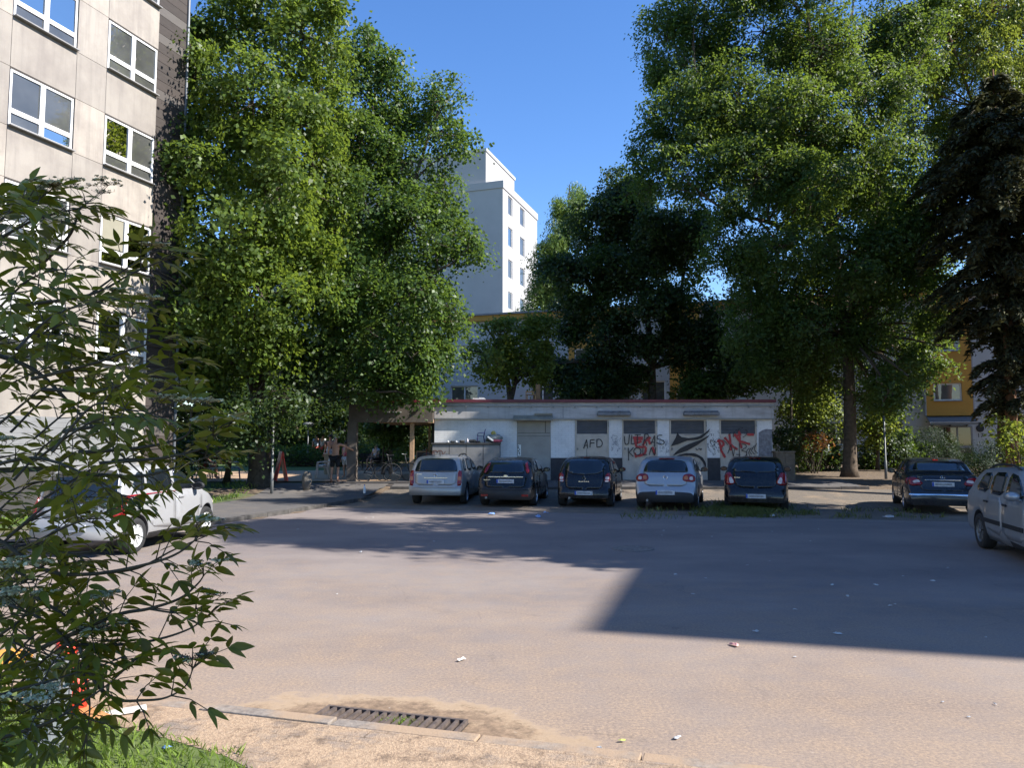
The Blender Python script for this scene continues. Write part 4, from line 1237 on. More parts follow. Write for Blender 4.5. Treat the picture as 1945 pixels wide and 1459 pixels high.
# the big oak on the right
ob = GH(1614, 905)
YO = ob.y
def ao(px, py, dy=0): return tuple(D(px, py, YO + dy))
stO = [([tuple(ob - Vector((0, 0, .1))), ao(1614, 760), ao(1607, 640), ao(1590, 500), ao(1560, 330), ao(1540, 120), ao(1530, -60)], 0.30, 0.07),
       ([ao(1600, 620), ao(1630, 560, -.5), ao(1660, 420, -1), ao(1680, 250, -1)], 0.2, 0.05),
       ([ao(1585, 470), ao(1500, 340, -1), ao(1400, 240, -1.5), ao(1320, 130, -1)], 0.16, 0.04),
       ([ao(1565, 350), ao(1570, 180, 1), ao(1620, 20, 1)], 0.15, 0.05),
       ([ao(1590, 500), ao(1480, 430, -2), ao(1380, 400, -3), ao(1300, 340, -3)], 0.13, 0.03)]
lobO = [LB(1260, 80, 65, 70, YO), LB(1340, 40, 90, 80, YO), LB(1450, 60, 110, 90, YO + 1), LB(1560, 90, 110, 100, YO - 1), LB(1290, 200, 85, 75, YO - 1), LB(1240, 280, 62, 55, YO - .5), LB(1400, 190, 100, 90, YO - 1.5), LB(1520, 230, 100, 90, YO - 2.5), LB(1640, 200, 90, 90, YO - 1.5),
        LB(1330, 320, 100, 75, YO - 2), LB(1440, 340, 100, 85, YO - 3), LB(1560, 360, 110, 85, YO - 3.5), LB(1680, 330, 90, 85, YO - 2), LB(1400, 460, 70, 80, YO - 3), LB(1480, 480, 95, 80, YO - 3.5), LB(1600, 490, 110, 80, YO - 3), LB(1700, 470, 90, 85, YO - 2.5), LB(1430, 600, 80, 70, YO - 2.5), LB(1520, 620, 85, 75, YO - 3), LB(1740, 560, 70, 60, YO - 2),
        LB(1660, 600, 85, 65, YO - 1.5), LB(1770, 620, 50, 45, YO - 1.5), LB(1700, 690, 70, 50, YO - 1.5), LB(1480, 700, 75, 40, YO - 1), LB(1580, 690, 60, 50, YO + 2), LB(1660, 760, 55, 42, YO), LB(1230, 360, 50, 40, YO), LB(1720, 90, 70, 80, YO), LB(1400, -60, 120, 80, YO), LB(1560, -70, 120, 90, YO), LB(1500, 300, 110, 110, YO + 3), LB(1600, 420, 110, 100, YO + 3), LB(1380, 250, 100, 90, YO + 3), LB(1540, 740, 50, 40, YO + 1), LB(1460, 640, 80, 70, YO + 2), LB(1640, 540, 100, 80, YO + 2.5), LB(1740, 420, 80, 80, YO + 1), LB(1780, 520, 55, 60, YO), LB(1730, 630, 70, 50, YO + 1), LB(1560, 560, 110, 70, YO + 2), LB(1420, 540, 70, 70, YO + 1), LB(1450, 260, 110, 100, YO + 1), LB(1600, 300, 110, 100, YO + 1), LB(1330, 130, 90, 90, YO + 2), LB(1650, 100, 90, 90, YO + 2), LB(1480, 150, 110, 90, YO + 3), LB(1690, 740, 50, 40, YO - .5), LB(1688, 745, 42, 36, 28.4), LB(1500, 690, 70, 40, YO - 2), LB(1720, 20, 80, 70, YO + 1)]
tree("oak_tree", "huge oak with tall bare lower trunk and drooping crown to the right of the garage", tuple(ob), stO, J(lobO, 1), 'oak', 'barkw', leaf=0.21, asp=0.5, dens=0.88, gap=0.42, trunk_r=.36, twig=9)

# pale locust at top right
YP = 36.0
pb0 = D(1905, 820, YP); pb0.z = H(pb0.x, YP)
stP = [([tuple(pb0), tuple(D(1910, 560, YP)), tuple(D(1905, 300, YP)), tuple(D(1915, 80, YP)), tuple(D(1925, -80, YP))], 0.36, 0.1), ([tuple(D(1908, 330, YP)), tuple(D(1850, 200, YP - 1)), tuple(D(1800, 60, YP - 1))], 0.12, 0.04), ([tuple(D(1910, 260, YP)), tuple(D(1960, 120, YP - 1)), tuple(D(1990, 0, YP - 1))], 0.14, 0.05)]
lobP = [LB(1780, 40, 70, 60, YP), LB(1850, 110, 75, 70, YP - 1), LB(1930, 60, 85, 80, YP), LB(1760, 150, 60, 65, YP - 1), LB(1830, 230, 70, 60, YP - 1), LB(1920, 210, 70, 70, YP - 1), LB(1740, 260, 60, 60, YP), LB(1850, -20, 90, 60, YP), LB(1990, 140, 70, 90, YP), LB(1770, 350, 70, 50, YP), LB(1870, 300, 60, 50, YP + 1), LB(1700, 60, 60, 60, YP), LB(1800, 100, 70, 60, YP + 1), LB(1890, 20, 70, 60, YP - 1), LB(1950, 130, 60, 60, YP - 2), LB(1890, 160, 60, 50, YP - 2), LB(1800, 290, 60, 50, YP - 1), LB(1960, 30, 60, 60, YP), LB(1770, 200, 60, 60, YP + 1)]
tree("locust_tree", "pale yellow green airy tree rising above the dark spruce", tuple(pb0), stP, J(lobP, 1), 'pale', 'barkp', leaf=0.2, asp=0.38, dens=0.95, gap=0.62, droop=0.3, trunk_r=.36)

# dark spruce at the right edge
sp0 = D(1925, 880, 28.5); sp0.z = H(sp0.x, sp0.y)
spr = empty("spruce_tree", tuple(sp0), 0, "dark brownish drooping spruce with bare reddish trunk at right edge", "tree")
top_z = D(1930, 130, 28.5).z - sp0.z
tk = MB().tube([(0, 0, -0.1), (0, 0, 2.5), (0.05, 0, 6), (0, 0.05, top_z)], [0.27, 0.2, 0.15, 0.03], 10)
tk.build("trunk", M['barkp'], spr, smooth=True)
lm = MB(); SV = []
random.seed(3)
for i in range(250):
    t = random.random() ** 0.85
    z0 = 2.3 + (top_z - 2.4) * t
    Lb = float(np.interp(z0, [2.3, 4.6, 7.5, 10.5, 12.5, 14.2, top_z], [1.3, 1.75, 2.6, 3.6, 2.7, 1.5, .25])) * random.uniform(0.65, 1.1)
    a = random.uniform(0, 2 * math.pi)
    d = Vector((math.cos(a), math.sin(a), 0))
    pts = [Vector((0, 0, z0)) + d * (Lb * s) + Vector((0, 0, 0.25 * Lb * math.sin(s * 2.2) - 0.42 * Lb * s * s)) for s in (0, .25, .5, .75, 1)]
    lm.tube(pts, [0.045, 0.035, 0.026, 0.017, 0.008], 4, cap=False)
    n = int(330 * Lb / 2.5)
    s = rng.uniform(0.12, 1.0, n)
    base = np.array([np.interp(s, [0, .25, .5, .75, 1], [p[k] for p in pts]) for k in range(3)]).T
    side = np.array([-d.y, d.x, 0])
    spread = (0.62 * (1.08 - s) * Lb * 0.42 + 0.06)
    u = rng.uniform(-1, 1, n)
    C = base + side * (u * spread)[:, None]
    C[:, 2] -= np.abs(rng.normal(size=n)) * 0.16 + np.abs(u) * spread * 0.35
    Tn = np.array([d.x, d.y, -0.55]) + side * (u * 0.9)[:, None] + rng.normal(size=(n, 3)) * 0.3
    Nn = nrmz(np.array([0, 0, 1.0]) + rng.normal(size=(n, 3)) * 0.5)
    SV.append(leaf_quads(C, Nn, rng.uniform(0.2, 0.42, n), 0.28, T=Tn))
lm.build("limb", M['bark'], spr, smooth=True)
V = np.concatenate(SV); np_mesh("crown", V, np.arange(len(V)).reshape(-1, 4), LM['spruce'], spr)

# bushes and undergrowth
def bush(name, label, foot, lobes, leafm, leaf=0.12, asp=0.6, cat="bush", group=None, stems=4, **kw):
    root = empty(name, foot, 0, label, cat, group)
    bo = np.array(foot)
    lb = [(np.array(c) - bo, r) for c, r in lobes]
    V, cl = crown_leaves(lb, leaf, asp, **kw)
    np_mesh("foliage", V, np.arange(len(V)).reshape(-1, 4), LM[leafm], root)
    sm = MB()
    for c, P, par in cl:
        for p in P[::max(2, len(P) // stems)]:
            sm.tube(curve_pts((random.uniform(-.15, .15), random.uniform(-.1, .1), -0.05), p, 4, 0.0, 0.15), [0.03, 0.025, 0.018, 0.012, 0.006], 4, cap=False)
    sm.build("stem", M['bark'], root, smooth=True)
    return root
def foot(px, Y):
    p = D(px, 840, Y); return (p.x, Y, H(p.x, Y))
bush("yew_bush", "rounded dark clipped bush below the entrance canopy", foot(1780, 40.5), [LB(1776, 853, 42, 36, 40.5), LB(1756, 866, 30, 26, 40), LB(1794, 868, 30, 24, 40)], 'yew', leaf=0.11, asp=0.35, perclump=60, split=False, clr=0.3, dens=1.6, gap=0.0, shell=0.12, up=0.3)
bush("yew_bush", "spreading dark yew bush between spruce trunk and parked cars", foot(1880, 34), [LB(1878, 872, 42, 32, 34), LB(1915, 862, 36, 34, 34.5), LB(1860, 884, 30, 22, 33.5)], 'yew', leaf=0.11, asp=0.35, perclump=60, split=False, clr=0.32, dens=1.4, gap=0.05, shell=0.15, up=0.5)
bush("elder_bush", "bright sunlit leafy shrub in front of spruce trunk at right edge", foot(1935, 27), [LB(1925, 830, 28, 30, 27), LB(1940, 868, 26, 28, 27), LB(1905, 805, 22, 20, 27.5)], 'pale', leaf=0.22, asp=0.5, dens=0.9, gap=0.4, clr=0.3, perclump=16)
bush("laurel_hedge", "dark mass of bushes between oak trunk and round bush", foot(1700, 39), [LB(1690, 858, 50, 42, 39), LB(1735, 866, 30, 34, 40), LB(1650, 866, 34, 36, 39)], 'deep', leaf=0.18, dens=1.3, gap=0.1, clr=0.36)
bush("laurel_hedge", "dark bushes to the left of the oak trunk", foot(1545, 37.5), [LB(1530, 868, 45, 40, 37), LB(1572, 872, 34, 36, 38), LB(1496, 850, 34, 50, 36), LB(1560, 830, 50, 40, 39)], 'deep', leaf=0.18, dens=1.2, gap=0.15, clr=0.36)
bush("copper_bush", "reddish leaved shrub glowing in sun left of the oak trunk", foot(1545, 36), [LB(1545, 842, 30, 18, 35.8)], 'red', leaf=0.16, dens=0.8, gap=0.45, clr=0.3)
for i, (px, py, rx, ry, Y, lm_, lab) in enumerate((
    (1500, 640, 60, 110, 37.5, 'mapled', "slender young tree against the garage's right rear corner"),
    (1540, 770, 60, 60, 38.5, 'pale', "light green young tree immediately left of the oak trunk"),
    (1410, 700, 70, 60, 38.0, 'deep', "dark young tree behind the right half of the garage roof"),
    (1665, 800, 40, 50, 37.5, 'pale', "bright leafy sapling between oak trunk and right lamp post"),
    (1340, 735, 60, 40, 38.5, 'mapled', "low young tree peeking over the garage roof's middle"),
    (1130, 735, 70, 36, 38.8, 'deep', "low dark shrubby tree behind the roof beside the roof chair"))):
    f_ = foot(px, Y)
    L_ = [LB(px, py, rx * .7, ry * .7, Y), LB(px - rx * .4, py + ry * .3, rx * .55, ry * .5, Y), LB(px + rx * .4, py + ry * .2, rx * .55, ry * .5, Y + .5), LB(px, py - ry * .5, rx * .5, ry * .4, Y)]
    tree("young_tree", lab, f_, [([f_, tuple(D(px + 3, 800, Y)), tuple(D(px, py, Y))], 0.1, 0.03)], J(L_, 1), lm_, leaf=0.2, dens=0.75, gap=0.5, trunk_r=.1)

# park on the left, behind the maples
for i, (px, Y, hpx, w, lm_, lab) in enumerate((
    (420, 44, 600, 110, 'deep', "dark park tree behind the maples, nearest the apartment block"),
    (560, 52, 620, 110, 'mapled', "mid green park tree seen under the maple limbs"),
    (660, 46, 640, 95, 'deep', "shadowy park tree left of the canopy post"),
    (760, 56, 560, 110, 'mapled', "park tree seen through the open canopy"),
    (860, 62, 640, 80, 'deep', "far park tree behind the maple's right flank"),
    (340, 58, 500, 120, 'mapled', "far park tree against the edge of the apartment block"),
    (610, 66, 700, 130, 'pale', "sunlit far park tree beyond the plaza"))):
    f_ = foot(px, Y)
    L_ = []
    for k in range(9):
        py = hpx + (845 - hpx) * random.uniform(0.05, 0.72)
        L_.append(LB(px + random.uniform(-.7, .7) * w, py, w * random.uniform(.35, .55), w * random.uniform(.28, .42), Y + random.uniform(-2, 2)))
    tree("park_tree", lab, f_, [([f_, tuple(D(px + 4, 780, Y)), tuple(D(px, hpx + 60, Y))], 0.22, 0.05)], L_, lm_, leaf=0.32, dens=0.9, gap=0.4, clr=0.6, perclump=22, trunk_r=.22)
bush("park_hedge", "long low green hedge behind the white plastic chair", foot(620, 41), [LB(px, 862 + random.uniform(-4, 4), 26, 17, 41 + random.uniform(-.4, .4)) for px in range(470, 790, 22)], 'mapled', leaf=0.16, dens=1.0, gap=0.15, clr=0.35, cat="hedge")
bush("park_hedge", "tall dark hedge at the far end of the park behind the distant people", foot(640, 50), [LB(px, 835 + random.uniform(-8, 8), 30, 30, 50 + random.uniform(-.6, .6)) for px in range(330, 880, 30)], 'deep', leaf=0.24, dens=0.9, gap=0.2, clr=0.45, cat="hedge")
bush("dark_shrub", "dark shrub at the foot of the apartment block's brown strip", foot(335, 30), [LB(330, 880, 40, 36, 30), LB(355, 850, 30, 40, 31), LB(300, 890, 40, 30, 29)], 'deep', leaf=0.18, dens=1.1, gap=0.15)
f_ = foot(728, 34.8)
tree("small_tree", "thin stemmed pale leaved tree under the open canopy's end", f_, [([f_, tuple(D(730, 845, 34.8)), tuple(D(745, 815, 34.8))], 0.07, 0.03)], J([LB(745, 825, 38, 24, 34.8), LB(775, 838, 28, 22, 34.6), LB(720, 815, 30, 22, 35), LB(760, 808, 40, 18, 35.2)], 1), 'larch', 'barkw', leaf=0.17, dens=0.7, gap=0.45, clr=0.3, trunk_r=.07)
# trees off to the right whose shade falls across the lot, and one added to shade the garage
random.seed(77)
for (x, y, h, r_, lab) in ((16.9, 17.4, 21.0, 2.6, "slim street tree at the right beyond the picture edge, nearer the bays"), (20.9, 24.6, 27.5, 2.8, "unseen tree added at the right beside the spruce to shade the garage front"), (19.4, 20.8, 23.0, 2.8, "tallest street tree at the right beyond the picture edge"), (14.4, 11.6, 18.5, 2.8, "tall street tree at the right beyond the picture edge"), (14.4, 14.2, 15.0, 2.6, "shorter street tree at the right beyond the picture edge")):
    L_ = [((x + random.uniform(-r_, r_) * .6, y + random.uniform(-r_, r_) * .6, h * random.uniform(.45, .92)), (r_ * .5, r_ * .5, r_ * .45)) for _ in range(11)]
    tree("street_tree", lab, (x, y, 0), [([(x, y, 0), (x, y, h * .4), (x + .2, y, h * .85)], 0.25, 0.05)], L_, 'oak', leaf=0.3, dens=0.8, gap=0.5, clr=0.55, trunk_r=.25)

L_ = [((6.4 + random.uniform(-.9, .9), .62 + random.uniform(-.8, .8), random.uniform(6.6, 9.6)), (1.0, .75, .8)) for _ in range(9)]  # unseen tree added right of the camera to keep the elder in shade
tree("street_tree", "unseen tree added close by on the right to shade the foreground shrub", (7.2, .3, 0), [([(7.2, .3, 0), (7.0, .4, 4.0), (6.5, .6, 8.5)], 0.16, 0.04)], L_, 'oak', leaf=0.24, dens=0.62, gap=0.45, clr=0.45, trunk_r=.16)
# ---------------------------------------------------------------- vehicles
def smooth_poly(pts, it=2):
    P = [Vector(p) for p in pts]
    for _ in range(it):
        Q = []
        for i in range(len(P)):
            a, b = P[i], P[(i + 1) % len(P)]
            Q += [a.lerp(b, 0.2), a.lerp(b, 0.8)]
        P = Q
    return P

def car(name, label, loc, heading, sp, cat="car", group="cars parked in front of the garage"):
    """heading: degrees clockwise from +y; local y=0 is the rear bumper"""
    root = empty(name, loc, -R(heading), label, cat, group)
    L, W, Ht = sp['L'], sp['W'], sp['H']
    prof = sp['top']
    py_, pz_ = [p[0] for p in prof], [p[1] for p in prof]
    wy = sp['wheels']; wr = sp.get('wr', 0.31)
    belt = sp['belt']
    kk = sp.get('k', 0.30)
    ys = set(np.round(np.linspace(0, L, 70), 4)) | set(np.round(py_, 4))
    for w in wy:
        for a in np.linspace(-1, 1, 13): ys.add(round(w + (wr + 0.07) * math.sin(a * math.pi / 2), 4))
    ys = sorted(y for y in ys if 0 <= y <= L)
    # monotone-ish smoothing of the profile
    def ztop(y):
        i = int(np.searchsorted(py_, y, side='right')) - 1
        i = max(0, min(i, len(py_) - 2))
        x0, x1 = py_[i], py_[i + 1]; h = x1 - x0; t = (y - x0) / h
        def sl(j):
            if j <= 0 or j >= len(py_) - 1: return (pz_[min(j + 1, len(py_) - 1)] - pz_[max(j - 1, 0)]) / max(1e-6, py_[min(j + 1, len(py_) - 1)] - py_[max(j - 1, 0)])
            a = (pz_[j] - pz_[j - 1]) / (py_[j] - py_[j - 1]); b = (pz_[j + 1] - pz_[j]) / (py_[j + 1] - py_[j])
            return 0 if a * b <= 0 else 2 * a * b / (a + b)
        m0, m1 = sl(i), sl(i + 1)
        return (2 * t ** 3 - 3 * t * t + 1) * pz_[i] + (t ** 3 - 2 * t * t + t) * h * m0 + (-2 * t ** 3 + 3 * t * t) * pz_[i + 1] + (t ** 3 - t * t) * h * m1
    def plan(y):
        w = W / 2
        f = max(0, (y - (L - 1.0)) / 1.0); r = max(0, (sp.get('rr', 0.45) - y) / sp.get('rr', 0.45))
        return w * (1 - 0.24 * f ** 2.6) * (1 - sp.get('rt', 0.10) * r ** 2.2)
    def zbot(y):
        z = 0.21
        if y < 0.5: z = max(z, sp.get('rb', 0.27) + 0.0 * y)
        if y > L - 0.5: z = max(z, 0.24)
        for w in wy:
            d = abs(y - w)
            if d < wr + 0.06: z = max(z, wr + math.sqrt((wr + 0.06) ** 2 - d * d))
        return z
    def hw(y, z):
        w = plan(y)
        if z < 0.5: w *= 1 - 0.07 * ((0.5 - z) / 0.3) ** 2
        if z > 0.62 and z <= belt: w *= 1 - 0.035 * ((z - 0.62) / (belt - 0.62)) ** 1.6
        if z > belt: w = w * 0.965 - kk * (z - belt) - 0.02
        return max(0.05, w)
    rings = []
    NS = 12
    for y in ys:
        zt, zb = ztop(y), zbot(y)
        zt = max(zt, zb + 0.03)
        r = min(sp.get('cr', 0.13), (zt - zb) * 0.45)
        ring = [(0.0, y, zb), (hw(y, zb) * 0.5, y, zb)]
        for i in range(NS):
            z = zb + (zt - r - zb) * i / (NS - 1)
            ring.append((hw(y, z) - (0.012 if i == 0 else 0), y, z))
        wt = hw(y, zt - r)
        for a in (22, 45, 68, 90):
            ring.append((wt - r * 1.1 * (1 - math.cos(R(a))), y, zt - r + r * math.sin(R(a)) * 0.86))
        xe_, ze_ = ring[-1][0], ring[-1][2]
        for f in (0.75, 0.5, 0.25, 0.0):
            ring.append((xe_ * f, y, ze_ + (zt - ze_) * (1 - f * f)))
        rings.append(ring)
    n = len(rings[0])
    mb = MB()
    vs = []
    full = []
    for ring in rings:
        ids = []
        for x, y, z in ring: ids.append(len(vs)); vs.append((x, y, z))
        left = []
        for x, y, z in ring[1:-1]: left.append(len(vs)); vs.append((-x, y, z))
        full.append(ids + left[::-1])
    fs, ms = [], []
    m_ = len(full[0])
    lowz = sp.get('trim_z')
    for i in range(len(full) - 1):
        for k in range(m_):
            k2 = (k + 1) % m_
            f = (full[i][k], full[i + 1][k], full[i + 1][k2], full[i][k2])
            zc = sum(vs[q][2] for q in f) / 4; yc = sum(vs[q][1] for q in f) / 4
            xs_abs = min(abs(vs[q][0]) for q in f)
            under = (k in (0, m_ - 1)) or k == 1 or k == m_ - 2
            mm = 0
            if under: mm = 1
            elif sp.get('trim') and sp['trim'](yc, zc): mm = 1
            mb.f.append(f); mb.m.append(mm)
    mb.f.append(tuple(full[0])); mb.m.append(1 if sp.get('trim') and sp['trim'](0, 0.4) else 0)
    mb.f.append(tuple(reversed(full[-1]))); mb.m.append(0)
    mb.v = vs
    body = mb.build("body", [sp['paint'], M['dark']], root, smooth=True)
    bvh = BVHTree.FromPolygons([Vector(v) for v in vs], mb.f)
    def panel(name, poly, axis, mat, off=0.006, par=None, rnd=2, skirt=0.02, cuts=3, smooth=True, side=1):
        """outline in (x,z) [axis 'r' rear / 'f' front] or (y,z) [axis 's'] wrapped on the body"""
        P = smooth_poly(poly, rnd) if rnd else [Vector(p) for p in poly]
        bm = bmesh.new()
        vv = [bm.verts.new((p[0], p[1], 0)) for p in P]
        bm.faces.new(vv)
        us = [p[0] for p in P]; zs = [p[1] for p in P]
        for ax, lo, hi in ((0, min(us), max(us)), (1, min(zs), max(zs))):
            for c in range(1, cuts + 1):
                cc = lo + (hi - lo) * c / (cuts + 1)
                bmesh.ops.bisect_plane(bm, geom=bm.verts[:] + bm.edges[:] + bm.faces[:], plane_co=(cc, 0, 0) if ax == 0 else (0, cc, 0), plane_no=(1, 0, 0) if ax == 0 else (0, 1, 0), dist=1e-6)
        bad = []
        for v in bm.verts:
            u, z = v.co.x, v.co.y
            if axis == 'r': o, d = Vector((u, -2, z)), Vector((0, 1, 0))
            elif axis == 'f': o, d = Vector((u, L + 2, z)), Vector((0, -1, 0))
            else: o, d = Vector((3 * side, u, z)), Vector((-side, 0, 0))
            hit = bvh.ray_cast(o, d)
            if hit[0] is None: bad.append(v); v.co = Vector((0, 0, -9)); continue
            nn = hit[1] if hit[1].dot(d) < 0 else -hit[1]
            v.co = hit[0] + (nn * 0.5 - d * 0.5).normalized() * off
        if bad: bmesh.ops.delete(bm, geom=bad, context='VERTS')
        if skirt and bm.faces:
            be = [e for e in bm.edges if e.is_boundary]
            r_ = bmesh.ops.extrude_edge_only(bm, edges=be)
            dd = {'r': Vector((0, 1, 0)), 'f': Vector((0, -1, 0)), 's': Vector((-side, 0, 0))}[axis]
            for v in [g for g in r_['geom'] if isinstance(g, bmesh.types.BMVert)]: v.co += dd * skirt
        bmesh.ops.recalc_face_normals(bm, faces=bm.faces)
        me = bpy.data.meshes.new(name); bm.to_mesh(me); bm.free()
        me.materials.append(mat)
        o = bpy.data.objects.new(name, me); COL.objects.link(o); o.parent = par or root
        return o
    def mirror(poly): return [(-p[0], p[1]) for p in poly][::-1]
    def hit_r(x, z):
        h = bvh.ray_cast(Vector((x, -2, z)), Vector((0, 1, 0)))
        return h[0].y if h[0] is not None else 0.0
    # tailgate with window
    rw = sp['rearwin']
    tg = None
    if sp.get('gate'):
        g = sp['gate']; tg = panel("tailgate", g + mirror(g), 'r', sp['paint'], 0.005, rnd=1, cuts=9, skirt=0.012)
        for p in tg.data.polygons: p.use_smooth = True
    wpar = panel("rear_window", rw + mirror(rw), 'r', M['glass'], 0.012, rnd=2, cuts=7)
    for p in wpar.data.polygons: p.use_smooth = True
    if sp.get('spoiler'):
        z_, w_ = sp['spoiler']; yy = hit_r(0, z_)
        s = MB().box((0, yy + 0.02, z_), (w_ * 2, 0.16, 0.03)); s.build("roof_spoiler", sp['paint'], root, bevel=0.012)
        MB().box((0, yy - 0.065, z_), (w_ * 0.5, 0.012, 0.018)).build("brake_light", M['redl'], root)
    elif sp.get('brake'):
        z_, w_ = sp['brake']; panel("brake_light", [(-w_, z_ - .012), (w_, z_ - .012), (w_, z_ + .012), (-w_, z_ + .012)], 'r', M['redl'], 0.02, rnd=0, cuts=2)
    wz = min(p[1] for p in rw)
    if sp.get('wiper', True):
        MB().tube([(0.0, hit_r(0, wz + .02) - 0.03, wz + 0.015), (-0.38, hit_r(-.38, wz + .05) - 0.03, wz + 0.05)], 0.011, 5).build("wiper", M['dark'], root)
    # lights
    for poly, mt, nm in sp['lights']:
        for pl in (poly, mirror(poly)):
            o = panel(nm, pl, 'r', M[mt], 0.016, rnd=sp.get('lr', 1), cuts=4, skirt=0.05)
            for p in o.data.polygons: p.use_smooth = True
    for inner, mt in sp.get('inner', []):
        for pl in (inner, mirror(inner)): panel("lamp_lens", pl, 'r', M[mt], 0.022, rnd=2, cuts=2, skirt=0.01)
    for poly, mt in sp.get('sidelamp', []):
        for s in (1, -1): panel("side_lamp", poly, 's', M[mt], 0.014, rnd=1, side=s)
    # plate
    z0, z1 = sp['plate']; yy = min(hit_r(x, z) for x in (-.26, 0, .26) for z in (z0, z1)) - 0.012
    pl = MB().bb(-0.26, 0.26, yy, yy + 0.05, z0, z1); pl.bb(-0.26, -0.215, yy - 0.002, yy - 0.0005, z0 + .003, z1 - .003, 1)
    pl.bb(-0.19, 0.2, yy - 0.002, yy - 0.0005, z0 + .025, z1 - .025, 2)
    if sp.get('plate_s'):
        for (a, b_) in (((0.215, z1 - .025), (0.24, z1 - .022)), ((0.215, z0 + .025), (0.24, z0 + .03))): pl.bb(a[0], b_[0], yy - .003, yy - .0022, a[1] - .006, b_[1] + .004, 3)
    pl.build("number_plate", [M['plate'], M['blue'], simple('plate_smudge', (0.28, 0.285, 0.3), 0.5, var=0.35, scale=12), M['dark']], root)
    if sp.get('strip'):
        z_, w_, mt = sp['strip']; y_ = min(hit_r(x, z_) for x in (-w_, 0, w_)) - 0.02
        MB().bb(-w_, w_, y_, y_ + 0.06, z_ - 0.014, z_ + 0.014).build("grip_strip", M[mt], root, bevel=0.004)
    # badge
    if sp.get('badge'):
        kind, z_ = sp['badge']; y_ = hit_r(0, z_) - 0.012; r = 0.055
        g = MB(); RX = Matrix.Translation((0, y_, z_)) @ Matrix.Rotation(R(90), 4, 'X')
        def ring(rad=r, t=0.008): g.tube([(rad * math.cos(a), y_, z_ + rad * math.sin(a)) for a in np.linspace(0, 2 * math.pi, 21)], t, 6, cap=False)
        if kind == 'vw':
            ring()
            g.tube([(-.022, y_, z_ + .048), (0, y_, z_ + .008), (.022, y_, z_ + .048)], .006, 5); g.tube([(-.045, y_, z_ + .025), (-.022, y_, z_ - .045), (0, y_, z_ - .002), (.022, y_, z_ - .045), (.045, y_, z_ + .025)], .006, 5)
        elif kind == 'bolt':
            ring(0.045); g.tube([(-.075, y_, z_ + .012), (.012, y_, z_ + .012), (-.012, y_, z_ - .012), (.075, y_, z_ - .012)], .007, 5)
        elif kind == 'diamond':
            q = [(0, .075), (.05, 0), (0, -.075), (-.05, 0), (0, .075), (.05, 0)]; g.tube([(a, y_, z_ + b_) for a, b_ in q], .014, 5)
        elif kind == 'star':
            ring(0.05, .006)
            for a in (90, 210, 330): g.tube([(0, y_, z_), (.05 * math.cos(R(a)), y_, z_ + .05 * math.sin(R(a)))], .007, 5)
        elif kind == 'oval':
            g.lathe([(0, .006), (.06, .006), (.065, 0)], 20, M=RX @ Matrix.Diagonal((1, .45, 1, 1)))
        g.build("badge", M['chrome'], root)
    if sp.get('word'):
        for (bx, bz, w_) in sp['word']:
            y_ = hit_r(bx, bz) - 0.008; g = MB()
            for i in range(6): g.bb(bx - w_ / 2 + w_ * i / 6, bx - w_ / 2 + w_ * (i + .7) / 6, y_, y_ + .01, bz - .012, bz + (.012 if i else .018))
            g.build("badge", M['chrome'], root)
    # sides: doors, windows, handles, mirrors
    for s in (1, -1):
        for dpoly in sp.get('doors', []):
            d_ = panel("door", dpoly, 's', sp['paint'], 0.005, rnd=1, cuts=6, side=s, skirt=0.012)
            for p in d_.data.polygons: p.use_smooth = True
            ymn = min(p[0] for p in dpoly); hz = belt - 0.10
            hh = bvh.ray_cast(Vector((3 * s, ymn + 0.16, hz)), Vector((-s, 0, 0)))
            if hh[0] is not None:
                MB().box((hh[0].x + s * 0.022, ymn + 0.16, hz), (0.03, 0.18, 0.035)).build("handle", sp.get('handle', sp['paint']), d_, bevel=0.01)
            if sp.get('rub'):
                z_ = sp['rub']; ymx = max(p[0] for p in dpoly if p[1] < z_ + .1)
                panel("rub_strip", [(ymn + .08, z_ - .035), (ymx - .06, z_ - .035), (ymx - .06, z_ + .035), (ymn + .08, z_ + .035)], 's', M['dark'], 0.02, par=d_, rnd=0, cuts=4, side=s, skirt=0.02)
        for wpoly in sp['sidewins']:
            o = panel("side_window", wpoly, 's', M['glass'], 0.010, rnd=1, cuts=4, side=s, skirt=0.01)
            for p in o.data.polygons: p.use_smooth = True
        my, mz = sp['mirror']
        hh = bvh.ray_cast(Vector((3 * s, my, mz - 0.05)), Vector((-s, 0, 0)))
        if hh[0] is not None:
            mm = MB(); c = Vector((hh[0].x + s * 0.12, my, mz + 0.02))
            rows_ = []
            for i, (yo, sc) in enumerate(((-0.05, 0.92), (-0.045, 1.0), (0.02, 0.95), (0.07, 0.7), (0.09, 0.3))):
                rows_.append([c + Vector((0.11 * sc * math.cos(a) * (1), yo, 0.075 * sc * math.sin(a))) for a in np.linspace(0, 2 * math.pi, 13)[:-1]])
            vs2 = [p for r_ in rows_ for p in r_]
            mm.add(vs2, [(i * 12 + k, i * 12 + (k + 1) % 12, (i + 1) * 12 + (k + 1) % 12, (i + 1) * 12 + k) for i in range(4) for k in range(12)] + [tuple(range(11, -1, -1)), tuple(48 + k for k in range(12))])
            mm.tube([(hh[0].x - s * .02, my, mz - 0.05), (c.x - s * .04, my, c.z - .03)], 0.022, 6)
            mi = mm.build("wing_mirror", sp.get('mirrorm', sp['paint']), root, smooth=True)
            MB().lathe([(0, 0), (0.085, 0)], 16, M=Matrix.Translation((c.x, my - 0.055, c.z)) @ Matrix.Rotation(R(90), 4, 'X') @ Matrix.Diagonal((1, .7, 1, 1))).build("mirror_glass", M['glass'], mi)
    # windscreen
    ws = sp['screen']; o = panel("windscreen", ws + mirror(ws), 'f', M['glass'], 0.01, rnd=1, cuts=6, skirt=0.01)
